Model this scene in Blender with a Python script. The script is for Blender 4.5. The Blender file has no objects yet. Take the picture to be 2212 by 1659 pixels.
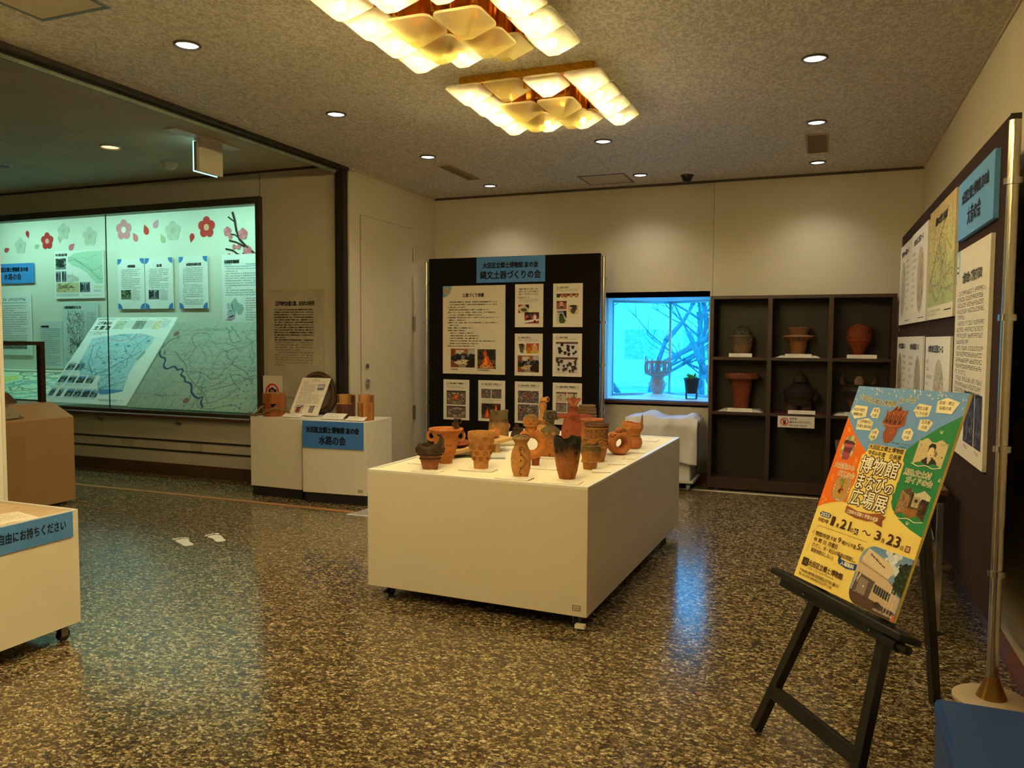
import bpy, math, random
import numpy as np
from mathutils import Vector, Matrix

SC = bpy.context.scene
COL = SC.collection
PI = math.pi
rnd = random.Random(11)
# lamp powers and sky strength
SKY, CH_W, DL_W, ALC_W, TUBE_W, CASE_W = 7.0, 92.0, 20.0, 22.0, 2.0, 9.5

# ---------------------------------------------------------------- camera, world, exposure
cam = bpy.data.cameras.new('camera')
cam.sensor_width = 36.0
cam.lens = 36.0 * 1700.77 / 2212.0
cam.clip_end = 200
cam_o = bpy.data.objects.new('camera', cam)
COL.objects.link(cam_o)
YAW, PITCH, ROLL = -0.375053, -0.0575448, 0.00572796
f_ = Vector((math.sin(YAW) * math.cos(PITCH), math.cos(YAW) * math.cos(PITCH), math.sin(PITCH)))
r_ = Vector((math.cos(YAW), -math.sin(YAW), 0))
u_ = r_.cross(f_)
r2 = r_ * math.cos(ROLL) + u_ * math.sin(ROLL)
u2 = -r_ * math.sin(ROLL) + u_ * math.cos(ROLL)
mw = Matrix.Identity(4)
for i in range(3):
    mw[i][0], mw[i][1], mw[i][2] = r2[i], u2[i], -f_[i]
mw[2][3] = 1.4
cam_o.matrix_world = mw
SC.camera = cam_o

SC.view_settings.view_transform = 'Standard'
SC.view_settings.look = 'None'
SC.view_settings.exposure = 0.42
SC.view_settings.gamma = 1.0
SC.view_settings.use_curve_mapping = False
SC.cycles.max_bounces = 10
SC.cycles.transparent_max_bounces = 16
SC.cycles.sample_clamp_indirect = 6.0
SC.cycles.caustics_reflective = False
SC.cycles.caustics_refractive = False
SC.cycles.use_denoising = True

world = bpy.data.worlds.new('sky')
SC.world = world
world.use_nodes = True
wn = world.node_tree
wn.nodes.clear()
wo = wn.nodes.new('ShaderNodeOutputWorld')
wb = wn.nodes.new('ShaderNodeBackground')
wt = wn.nodes.new('ShaderNodeTexCoord')
ws = wn.nodes.new('ShaderNodeSeparateXYZ')
wr = wn.nodes.new('ShaderNodeValToRGB')
wn.links.new(wt.outputs['Generated'], ws.inputs[0])
wn.links.new(ws.outputs['Z'], wr.inputs[0])
wr.color_ramp.elements[0].position = 0.0
wr.color_ramp.elements[0].color = (0.02, 0.44, 0.85, 1)
wr.color_ramp.elements[1].position = 0.6
wr.color_ramp.elements[1].color = (0.015, 0.28, 0.8, 1)
wn.links.new(wr.outputs[0], wb.inputs['Color'])
wb.inputs['Strength'].default_value = SKY
wn.links.new(wb.outputs[0], wo.inputs['Surface'])

# ---------------------------------------------------------------- materials
def s2l(c):
    out = []
    for v in c[:3]:
        v = v / 255.0
        out.append(v / 12.92 if v <= 0.04045 else ((v + 0.055) / 1.055) ** 2.4)
    return (*out, 1.0)

MATS = {}

def mat(name, col, rough=0.5, metal=0.0, var=0.06, vscale=8.0, bump=0.0, bscale=60.0, stretch=None,
        spec=0.5, col2=None, coat=0.0, kind='noise'):
    """principled surface with a procedural colour variation and fine relief"""
    if name in MATS:
        return MATS[name]
    m = bpy.data.materials.new(name)
    m.use_nodes = True
    nt = m.node_tree
    b = nt.nodes['Principled BSDF']
    b.inputs['Roughness'].default_value = rough
    b.inputs['Metallic'].default_value = metal
    b.inputs['Specular IOR Level'].default_value = spec
    b.inputs['Coat Weight'].default_value = coat
    tc = nt.nodes.new('ShaderNodeTexCoord')
    mp = nt.nodes.new('ShaderNodeMapping')
    nt.links.new(tc.outputs['Object'], mp.inputs[0])
    if stretch:
        mp.inputs['Scale'].default_value = stretch
    nz = nt.nodes.new('ShaderNodeTexNoise')
    nz.inputs['Scale'].default_value = vscale
    nz.inputs['Detail'].default_value = 5
    nt.links.new(mp.outputs[0], nz.inputs['Vector'])
    rp = nt.nodes.new('ShaderNodeValToRGB')
    c = s2l(col)
    if col2 is None:
        lo = tuple(max(0, x * (1 - 2 * var)) for x in c[:3]) + (1,)
        hi = tuple(min(1, x * (1 + 2 * var)) for x in c[:3]) + (1,)
    else:
        lo, hi = c, s2l(col2)
    rp.color_ramp.elements[0].position = 0.3
    rp.color_ramp.elements[1].position = 0.7
    rp.color_ramp.elements[0].color = lo
    rp.color_ramp.elements[1].color = hi
    nt.links.new(nz.outputs['Fac'], rp.inputs[0])
    nt.links.new(rp.outputs[0], b.inputs['Base Color'])
    if bump:
        n2 = nt.nodes.new('ShaderNodeTexNoise')
        n2.inputs['Scale'].default_value = bscale
        n2.inputs['Detail'].default_value = 3
        nt.links.new(mp.outputs[0], n2.inputs['Vector'])
        bp = nt.nodes.new('ShaderNodeBump')
        bp.inputs['Strength'].default_value = bump
        bp.inputs['Distance'].default_value = 0.01
        nt.links.new(n2.outputs['Fac'], bp.inputs['Height'])
        nt.links.new(bp.outputs[0], b.inputs['Normal'])
    MATS[name] = m
    return m

def clay(name, low, top, p0=0.55, p1=0.85, soot=None, rough=0.75):
    """fired clay: the body colour turns to the fire-marked colour towards the rim, blotched"""
    if name in MATS:
        return MATS[name]
    m = bpy.data.materials.new(name)
    m.use_nodes = True
    nt = m.node_tree
    b = nt.nodes['Principled BSDF']
    b.inputs['Roughness'].default_value = rough
    b.inputs['Specular IOR Level'].default_value = 0.3
    tc = nt.nodes.new('ShaderNodeTexCoord')
    sp = nt.nodes.new('ShaderNodeSeparateXYZ')
    nt.links.new(tc.outputs['Generated'], sp.inputs[0])
    nz = nt.nodes.new('ShaderNodeTexNoise')
    nz.inputs['Scale'].default_value = 14
    nz.inputs['Detail'].default_value = 6
    nt.links.new(tc.outputs['Object'], nz.inputs['Vector'])
    ma = nt.nodes.new('ShaderNodeMath')
    ma.operation = 'MULTIPLY_ADD'
    ma.inputs[1].default_value = 0.45
    nt.links.new(nz.outputs['Fac'], ma.inputs[0])
    nt.links.new(sp.outputs['Z'], ma.inputs[2])
    rp = nt.nodes.new('ShaderNodeValToRGB')
    rp.color_ramp.elements[0].position = min(0.98, p0 + 0.2)
    rp.color_ramp.elements[1].position = min(1.0, p1 + 0.2)
    rp.color_ramp.elements[0].color = s2l(low)
    rp.color_ramp.elements[1].color = s2l(top)
    nt.links.new(ma.outputs[0], rp.inputs[0])
    n3 = nt.nodes.new('ShaderNodeTexNoise')
    n3.inputs['Scale'].default_value = 45
    n3.inputs['Detail'].default_value = 4
    nt.links.new(tc.outputs['Object'], n3.inputs['Vector'])
    mx = nt.nodes.new('ShaderNodeMix')
    mx.data_type = 'RGBA'
    mx.blend_type = 'MULTIPLY'
    mx.inputs['Factor'].default_value = 0.45
    nt.links.new(rp.outputs[0], mx.inputs['A'])
    r3 = nt.nodes.new('ShaderNodeValToRGB')
    r3.color_ramp.elements[0].position = 0.3
    r3.color_ramp.elements[0].color = (0.45, 0.42, 0.4, 1)
    r3.color_ramp.elements[1].position = 0.62
    nt.links.new(n3.outputs['Fac'], r3.inputs[0])
    nt.links.new(r3.outputs[0], mx.inputs['B'])
    nt.links.new(mx.outputs['Result'], b.inputs['Base Color'])
    bp = nt.nodes.new('ShaderNodeBump')
    bp.inputs['Strength'].default_value = 0.35
    bp.inputs['Distance'].default_value = 0.004
    nt.links.new(n3.outputs['Fac'], bp.inputs['Height'])
    nt.links.new(bp.outputs[0], b.inputs['Normal'])
    MATS[name] = m
    return m

def emis(name, col, strength):
    if name in MATS:
        return MATS[name]
    m = bpy.data.materials.new(name)
    m.use_nodes = True
    nt = m.node_tree
    nt.nodes.clear()
    o = nt.nodes.new('ShaderNodeOutputMaterial')
    e = nt.nodes.new('ShaderNodeEmission')
    e.inputs['Color'].default_value = (*col, 1)
    e.inputs['Strength'].default_value = strength
    nt.links.new(e.outputs[0], o.inputs['Surface'])
    MATS[name] = m
    return m

def glass(name, tint=(0.97, 1.0, 0.98), rough=0.0, refl=1.0):
    """a thin clear pane: straight-through light with a fresnel reflection"""
    if name in MATS:
        return MATS[name]
    m = bpy.data.materials.new(name)
    m.use_nodes = True
    nt = m.node_tree
    nt.nodes.clear()
    o = nt.nodes.new('ShaderNodeOutputMaterial')
    t = nt.nodes.new('ShaderNodeBsdfTransparent')
    t.inputs['Color'].default_value = (*tint, 1)
    g = nt.nodes.new('ShaderNodeBsdfGlossy')
    g.inputs['Roughness'].default_value = rough
    fr = nt.nodes.new('ShaderNodeFresnel')
    fr.inputs['IOR'].default_value = 1.45
    ml = nt.nodes.new('ShaderNodeMath')
    ml.operation = 'MULTIPLY'
    ml.inputs[1].default_value = refl
    nt.links.new(fr.outputs[0], ml.inputs[0])
    mx = nt.nodes.new('ShaderNodeMixShader')
    nt.links.new(ml.outputs[0], mx.inputs[0])
    nt.links.new(t.outputs[0], mx.inputs[1])
    nt.links.new(g.outputs[0], mx.inputs[2])
    nt.links.new(mx.outputs[0], o.inputs['Surface'])
    MATS[name] = m
    return m

def flat(col):
    """printed ink or paper of one colour"""
    n = 'print_%02x%02x%02x' % tuple(col)
    return mat(n, col, rough=0.6, var=0.015, vscale=30, spec=0.25)

# ---------------------------------------------------------------- mesh building
class MB:
    def __init__(s):
        s.v, s.f = [], []

    def add(s, vs, fs):
        n = len(s.v)
        s.v += [tuple(p) for p in vs]
        s.f += [tuple(i + n for i in q) for q in fs]
        return s

    def box(s, x0, x1, y0, y1, z0, z1):
        return s.add([(x0, y0, z0), (x1, y0, z0), (x1, y1, z0), (x0, y1, z0),
                      (x0, y0, z1), (x1, y0, z1), (x1, y1, z1), (x0, y1, z1)],
                     [(0, 3, 2, 1), (4, 5, 6, 7), (0, 1, 5, 4), (1, 2, 6, 5), (2, 3, 7, 6), (3, 0, 4, 7)])

    def bar(s, a, b, w, d, up=(0, 0, 1)):
        """a rectangular bar from a to b: w across, d along the third axis"""
        a, b = Vector(a), Vector(b)
        t = (b - a).normalized()
        x = t.cross(Vector(up))
        x = x.normalized() if x.length > 1e-6 else Vector((1, 0, 0))
        y = x.cross(t)
        vs = []
        for p in (a, b):
            for i, j in ((-1, -1), (1, -1), (1, 1), (-1, 1)):
                vs.append(p + x * (w / 2 * i) + y * (d / 2 * j))
        return s.add(vs, [(0, 1, 2, 3), (7, 6, 5, 4), (0, 4, 5, 1), (1, 5, 6, 2), (2, 6, 7, 3), (3, 7, 4, 0)])

    def prism(s, poly, z0, z1):
        n = len(poly)
        vs = [(x, y, z0) for x, y in poly] + [(x, y, z1) for x, y in poly]
        fs = [tuple(range(n - 1, -1, -1)), tuple(range(n, 2 * n))]
        for i in range(n):
            j = (i + 1) % n
            fs.append((i, j, n + j, n + i))
        return s.add(vs, fs)

    def quadxy(s, x0, x1, y0, y1, z):
        return s.add([(x0, y0, z), (x1, y0, z), (x1, y1, z), (x0, y1, z)], [(0, 1, 2, 3)])

    def polyxy(s, poly, z):
        area = sum(poly[i][0] * poly[(i + 1) % len(poly)][1] - poly[(i + 1) % len(poly)][0] * poly[i][1] for i in range(len(poly)))
        if area < 0:
            poly = poly[::-1]
        return s.add([(x, y, z) for x, y in poly], [tuple(range(len(poly)))])

    def tube(s, pts, r, seg=8, closed=False, flat_=1.0):
        pts = [Vector(p) for p in pts]
        n = len(pts)
        rs = r if isinstance(r, (list, tuple)) else [r] * n
        vs, fs = [], []
        prev = None
        for i in range(n):
            if closed:
                t = pts[(i + 1) % n] - pts[i - 1]
            else:
                t = pts[min(i + 1, n - 1)] - pts[max(i - 1, 0)]
            t.normalize()
            if prev is None:
                ref = Vector((0, 0, 1)) if abs(t.z) < 0.9 else Vector((1, 0, 0))
                x = t.cross(ref).normalized()
            else:
                x = prev - t * prev.dot(t)
                x = x.normalized() if x.length > 1e-6 else t.orthogonal().normalized()
            prev = x
            y = t.cross(x)
            for k in range(seg):
                a = 2 * PI * k / seg
                vs.append(pts[i] + x * (rs[i] * math.cos(a)) + y * (rs[i] * flat_ * math.sin(a)))
        m = n if closed else n - 1
        for i in range(m):
            j = (i + 1) % n
            for k in range(seg):
                l = (k + 1) % seg
                fs.append((i * seg + k, i * seg + l, j * seg + l, j * seg + k))
        if not closed:
            fs.append(tuple(range(seg - 1, -1, -1)))
            fs.append(tuple((n - 1) * seg + k for k in range(seg)))
        return s.add(vs, fs)

    def lathe(s, prof, seg=40, c=(0, 0, 0), sx=1.0, sy=1.0, fn=None, cap0=True, cap1=False):
        """revolve (r, z) points; fn(r, z, angle) -> (r, z) may bend each ring"""
        vs, fs = [], []
        for r, z in prof:
            for k in range(seg):
                a = 2 * PI * k / seg
                rr, zz = fn(r, z, a) if fn else (r, z)
                vs.append((c[0] + rr * sx * math.cos(a), c[1] + rr * sy * math.sin(a), c[2] + zz))
        for i in range(len(prof) - 1):
            for k in range(seg):
                l = (k + 1) % seg
                fs.append((i * seg + k, i * seg + l, (i + 1) * seg + l, (i + 1) * seg + k))
        if cap0:
            fs.append(tuple(range(seg - 1, -1, -1)))
        if cap1:
            fs.append(tuple((len(prof) - 1) * seg + k for k in range(seg)))
        return s.add(vs, fs)

    def ell(s, c, r, seg=14, rings=9, rot=None):
        vs, fs = [], []
        for i in range(rings + 1):
            th = PI * i / rings
            for k in range(seg):
                a = 2 * PI * k / seg
                p = Vector((r[0] * math.sin(th) * math.cos(a), r[1] * math.sin(th) * math.sin(a), -r[2] * math.cos(th)))
                if rot:
                    p = rot @ p
                vs.append(p + Vector(c))
        for i in range(rings):
            for k in range(seg):
                l = (k + 1) % seg
                fs.append((i * seg + k, i * seg + l, (i + 1) * seg + l, (i + 1) * seg + k))
        return s.add(vs, fs)

    def torus(s, c, R, r, axis='z', seg=24, sub=8, squash=1.0, flat_=1.0):
        pts = []
        for k in range(seg):
            a = 2 * PI * k / seg
            x, y = R * math.cos(a), R * squash * math.sin(a)
            p = {'z': (x, y, 0), 'y': (x, 0, y), 'x': (0, x, y)}[axis]
            pts.append((c[0] + p[0], c[1] + p[1], c[2] + p[2]))
        return s.tube(pts, r, sub, True, flat_)

    def build(s, name, m, parent=None, smooth=False, bevel=0.0, solid=0.0, sub=0):
        me = bpy.data.meshes.new(name)
        me.from_pydata(s.v, [], s.f)
        me.update()
        if smooth:
            me.polygons.foreach_set('use_smooth', [True] * len(me.polygons))
            me.set_sharp_from_angle(angle=math.radians(smooth if smooth > 1 else 40))
        if m:
            me.materials.append(m)
        o = bpy.data.objects.new(name, me)
        COL.objects.link(o)
        if parent:
            o.parent = parent
        if bevel:
            b = o.modifiers.new('bevel', 'BEVEL')
            b.width = bevel
            b.segments = 2
            b.limit_method = 'ANGLE'
        if sub:
            b = o.modifiers.new('sub', 'SUBSURF')
            b.levels = b.render_levels = sub
        if solid:
            b = o.modifiers.new('solid', 'SOLIDIFY')
            b.thickness = solid
        return o

def tag(o, label=None, cat=None, group=None, kind=None):
    if label: o['label'] = label
    if cat: o['category'] = cat
    if group: o['group'] = group
    if kind: o['kind'] = kind
    return o

def thing(name, label, cat, loc=(0, 0, 0), rz=0.0, group=None, M=None):
    o = bpy.data.objects.new(name, None)
    o.empty_display_size = 0.05
    COL.objects.link(o)
    if M is not None:
        o.matrix_world = M
    else:
        o.location = loc
        o.rotation_euler = (0, 0, rz)
    return tag(o, label, cat, group)

def struct(name, mb, m, label=None, bevel=0.0, smooth=False):
    o = mb.build(name, m, None, smooth, bevel)
    o['kind'] = 'structure'
    if label: o['label'] = label
    return o

def dup(o, parent=None, M=None, label=None):
    """copy of a thing with copies of its parts and their sub-parts"""
    c = o.copy()
    COL.objects.link(c)
    c.parent = parent
    if M is not None:
        c.matrix_world = M
    if label:
        c['label'] = label
    for ch in list(o.children):
        dup(ch, c)
    return c

def frame(o, x, y):
    """matrix with origin o, local x and y as given, z = x cross y"""
    x, y = Vector(x).normalized(), Vector(y).normalized()
    z = x.cross(y)
    M = Matrix.Identity(4)
    for i in range(3):
        M[i][0], M[i][1], M[i][2], M[i][3] = x[i], y[i], z[i], o[i]
    return M

# ---------------------------------------------------------------- lettering (font curves turned to meshes)
PENDING = []

def text(parent, name, body, x, y, size, m, z=0.0, ax=0.0, ay=0.5, w=None, bold=0.0, rot=0.0, lead=1.0, sp=1.0, halo=0.0):
    """lettering in the parent's x-y plane, anchored at fraction (ax, ay) of its own box"""
    cu = bpy.data.curves.new(name, 'FONT')
    cu.body = body
    cu.size = size
    cu.resolution_u = 2
    cu.space_line = lead
    cu.space_character = sp
    o = bpy.data.objects.new(name + '_curve', cu)
    COL.objects.link(o)
    PENDING.append((o, parent, name, x, y, z, ax, ay, w, rot, m, halo or bold * .75, 12 if halo else 4))

def flush_text():
    bpy.context.view_layer.update()
    dg = bpy.context.evaluated_depsgraph_get()
    made = []
    for (o, parent, name, x, y, z, ax, ay, w, rot, m, halo, rep) in PENDING:
        me = bpy.data.meshes.new_from_object(o.evaluated_get(dg))
        n = len(me.vertices)
        if n:
            co = np.empty(n * 3, np.float32)
            me.vertices.foreach_get('co', co)
            co = co.reshape(n, 3)
            lo, hi = co.min(0), co.max(0)
            k = w / (hi[0] - lo[0]) if w else 1.0
            px = (co[:, 0] - lo[0] - ax * (hi[0] - lo[0])) * k
            py = co[:, 1] - lo[1] - ay * (hi[1] - lo[1])
            c, s_ = math.cos(rot), math.sin(rot)
            out = np.stack([x + px * c - py * s_, y + px * s_ + py * c, np.full(n, z, np.float32)], 1)
            me.vertices.foreach_set('co', out.astype(np.float32).ravel())
            if halo:      # a stroked outline: the letters repeated around a small circle
                fs = [tuple(p.vertices) for p in me.polygons]
                vs, ff = [], []
                for q in range(rep):
                    dx, dy = halo * math.cos(PI / 4 + q * 2 * PI / rep), halo * math.sin(PI / 4 + q * 2 * PI / rep)
                    vs += [(a + dx, b + dy, c_ + q * 1e-6) for a, b, c_ in out.tolist()]
                    ff += [tuple(i + q * n for i in f) for f in fs]
                me = bpy.data.meshes.new(name)
                me.from_pydata(vs, [], ff)
        me.materials.clear()
        me.materials.append(m)
        me.name = name
        ob = bpy.data.objects.new(name, me)
        COL.objects.link(ob)
        ob.parent = parent
        made.append(o)
    for o in made:
        cu = o.data
        bpy.data.objects.remove(o)
        bpy.data.curves.remove(cu)
    PENDING.clear()

def marks(parent, name, x, y, w, size, pitch, lines, m, z, seed=0, cols=None, dens=1.0):
    """rows of print too small to read: strokes of the size and density of the letters"""
    R = random.Random(seed)
    mb = MB()
    for i, fill in enumerate(lines):
        yy = y - i * pitch
        n = int(w * abs(fill) / size)
        x0 = x + (size if fill < 0 else 0)
        for k in range(n):
            if R.random() < 0.07:
                continue
            cx = x0 + k * size
            a, b = size * 0.86, size * 0.13
            for q in R.sample((0, 0.37, 0.74), 2 if dens >= 1 else 1):
                u0 = R.uniform(0, 0.2) * size
                mb.quadxy(cx + u0, cx + a - R.uniform(0, .15) * size, yy - size * (q + .13), yy - size * q, z)
            u = R.choice((0.1, 0.38, 0.66)) * size
            mb.quadxy(cx + u, cx + u + b, yy - size * 0.9, yy, z)
    return mb.build(name, m, parent)

# ---------------------------------------------------------------- flat printed pictures: a fine grid of coloured cells
class Cv:
    def __init__(s, nx, ny, bg, seed=0):
        s.nx, s.ny = nx, ny
        s.a = np.empty((ny, nx, 3), np.float32)
        s.a[:] = np.array(bg, np.float32)
        s.R = np.random.default_rng(seed)
        s.Y, s.X = np.mgrid[0:ny, 0:nx]
        s.X = (s.X + 0.5) / nx
        s.Y = (s.Y + 0.5) / ny

    def put(s, mask, col):
        s.a[mask] = np.array(col, np.float32)
        return s

    def rect(s, x0, y0, x1, y1, col):
        return s.put((s.X >= x0) & (s.X < x1) & (s.Y >= y0) & (s.Y < y1), col)

    def ell(s, cx, cy, rx, ry, col):
        return s.put(((s.X - cx) / rx) ** 2 + ((s.Y - cy) / ry) ** 2 < 1, col)

    def poly(s, pts, col):
        ins = np.zeros(s.X.shape, bool)
        n = len(pts)
        for i in range(n):
            (x1, y1), (x2, y2) = pts[i], pts[(i + 1) % n]
            if y1 == y2:
                continue
            c = ((y1 > s.Y) != (y2 > s.Y)) & (s.X < (x2 - x1) * (s.Y - y1) / (y2 - y1) + x1)
            ins ^= c
        return s.put(ins, col)

    def grad(s, y0, y1, c0, c1):
        t = np.clip((s.Y - y0) / (y1 - y0), 0, 1)[..., None]
        mk = (s.Y >= y0) & (s.Y < y1)
        g = np.array(c0) * (1 - t) + np.array(c1) * t
        s.a[mk] = g[mk]
        return s

    def line(s, pts, wd, col):
        for (x1, y1), (x2, y2) in zip(pts[:-1], pts[1:]):
            dx, dy = x2 - x1, y2 - y1
            L = max(dx * dx + dy * dy, 1e-9)
            t = np.clip(((s.X - x1) * dx + (s.Y - y1) * dy) / L, 0, 1)
            asp = s.ny / s.nx
            d = np.hypot(s.X - x1 - t * dx, (s.Y - y1 - t * dy) * asp)
            s.put(d < wd, col)
        return s

    def blobs(s, n, cols, r=(0.02, 0.06), box=(0, 0, 1, 1), asp=1.0):
        for _ in range(n):
            x = s.R.uniform(box[0], box[2])
            y = s.R.uniform(box[1], box[3])
            q = s.R.uniform(*r)
            s.ell(x, y, q, q * asp, cols[s.R.integers(len(cols))])
        return s

    def walk(s, n, col, wd, step=0.05, box=(0, 0, 1, 1), length=12, bend=0.7):
        for _ in range(n):
            x, y = s.R.uniform(box[0], box[2]), s.R.uniform(box[1], box[3])
            a = s.R.uniform(0, 6.28)
            pts = [(x, y)]
            for _ in range(length):
                a += s.R.normal(0, bend)
                x, y = x + step * math.cos(a), y + step * math.sin(a)
                if not (box[0] < x < box[2] and box[1] < y < box[3]):
                    break
                pts.append((x, y))
            if len(pts) > 1:
                s.line(pts, wd, col)
        return s

    def noise(s, k):
        s.a = np.clip(s.a + s.R.normal(0, k, s.a.shape[:2])[..., None], 0, 255)
        return s

PHOTO = None

def photo_mat():
    global PHOTO
    if PHOTO is None:
        m = bpy.data.materials.new('printed_picture')
        m.use_nodes = True
        b = m.node_tree.nodes['Principled BSDF']
        b.inputs['Roughness'].default_value = 0.5
        b.inputs['Specular IOR Level'].default_value = 0.25
        at = m.node_tree.nodes.new('ShaderNodeVertexColor')
        at.layer_name = 'ink'
        m.node_tree.links.new(at.outputs[0], b.inputs['Base Color'])
        PHOTO = m
    return PHOTO

def picture(parent, name, x, y, w, h, cv, z, clip=None):
    """print the canvas on a grid whose top left corner is (x, y); clip(u, v) may cut an outline"""
    nx, ny = cv.nx, cv.ny
    gx, gy = np.meshgrid(np.linspace(0, 1, nx + 1), np.linspace(0, 1, ny + 1))
    vs = np.stack([x + gx * w, y - gy * h, np.full(gx.shape, z)], -1).reshape(-1, 3)
    i, j = np.meshgrid(np.arange(nx), np.arange(ny))
    a = j * (nx + 1) + i
    fs = np.stack([a + nx + 1, a + nx + 2, a + 1, a], -1).reshape(-1, 4)
    cols = cv.a.reshape(-1, 3)
    if clip is not None:
        keep = clip(cv.X, cv.Y).ravel()
        fs, cols = fs[keep], cols[keep]
    me = bpy.data.meshes.new(name)
    me.from_pydata(vs.tolist(), [], fs.tolist())
    c = cols / 255.0
    lin = np.where(c <= 0.04045, c / 12.92, ((c + 0.055) / 1.055) ** 2.4)
    ca = me.color_attributes.new('ink', 'FLOAT_COLOR', 'CORNER')
    out = np.ones((len(fs) * 4, 4), np.float32)
    out[:, :3] = np.repeat(lin, 4, 0)
    ca.data.foreach_set('color', out.ravel())
    me.materials.append(photo_mat())
    o = bpy.data.objects.new(name, me)
    COL.objects.link(o)
    o.parent = parent
    return o

class Sheet:
    """a flat printed panel: local x right, y up, z out of the face; origin at the top left corner"""
    def __init__(s, name, label, cat, M, w, h, t=0.006, col=(240, 238, 232), group=None, m=None):
        s.w, s.h, s.t = w, h, t
        s.root = thing(name, label, cat, M=M, group=group)
        MB().box(0, w, -h, 0, 0.0005, t).build('board', m or flat(col), s.root)
        s.n = 0

    def z(s, l=1):
        return s.t + 0.0005 * l

    def text(s, body, x, y, size, col=(20, 18, 22), name='lettering', l=4, **k):
        text(s.root, name, body, x, -y, size, flat(col), z=s.z(l), **k)

    def poly(s, name, pts, col, l=1):
        return MB().polyxy([(x, -y) for x, y in pts], s.z(l)).build(name, flat(col), s.root)

    def rect(s, name, x0, y0, x1, y1, col, l=1):
        return MB().quadxy(x0, x1, -y1, -y0, s.z(l)).build(name, flat(col), s.root)

    def pic(s, x0, y0, x1, y1, cv, l=2, name='photograph', clip=None):
        return picture(s.root, name, x0, -y0, x1 - x0, y1 - y0, cv, s.z(l), clip)

    def marks(s, x, y, w, size, pitch, lines, seed=0, col=(40, 38, 42), l=3, name='small_print', **k):
        return marks(s.root, name, x, -y, w, size, pitch, lines, flat(col), s.z(l), seed, **k)
# ---------------------------------------------------------------- room dimensions (metres, camera stands at 0, 0, 1.4)
XR, XL, YB, ZC = 0.785, -3.985, 7.79, 2.92
ZA = 2.96            # alcove ceiling
YC = 6.11            # wall with the built-in display case, left alcove
XA = -10.7           # far left end of the alcove
YN = -3.2            # wall behind the camera

WALL = mat('wall_paint', (205, 196, 176), rough=0.75, var=0.02, vscale=1.5, bump=0.08, bscale=220)
WALL2 = mat('alcove_wall_cloth', (196, 186, 168), rough=0.8, var=0.03, vscale=1.2, bump=0.1, bscale=300)
CASEWALL = mat('case_back_cloth', (226, 224, 208), rough=0.85, var=0.015, vscale=2, bump=0.06, bscale=400)
BASEB = mat('baseboard_vinyl', (112, 66, 44), rough=0.45, var=0.12, vscale=5, stretch=(0.4, 0.4, 6))
WHITE = mat('white_melamine', (232, 224, 208), rough=0.35, var=0.01, vscale=3)
WHITE2 = mat('white_laminate_bright', (238, 235, 226), rough=0.32, var=0.01, vscale=3)
BLACKM = mat('black_metal', (22, 21, 22), rough=0.4, var=0.1)
DARKGAP = mat('shadow_gap', (38, 33, 28), rough=0.9, var=0.05)
CHROME = mat('chrome', (205, 205, 208), rough=0.18, metal=1.0, var=0.01)
STEEL = mat('brushed_steel', (150, 148, 145), rough=0.35, metal=1.0, var=0.03, stretch=(1, 1, 20))
ALU = mat('aluminium_pole', (210, 205, 196), rough=0.22, metal=1.0, var=0.02)
BRONZE = mat('bronze_frame', (96, 86, 72), rough=0.4, metal=0.8, var=0.05)
GREYW = mat('grey_plastic', (150, 150, 152), rough=0.5, var=0.03)
PLUG = mat('ceiling_fitting_white', (214, 208, 196), rough=0.5, var=0.02)

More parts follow.
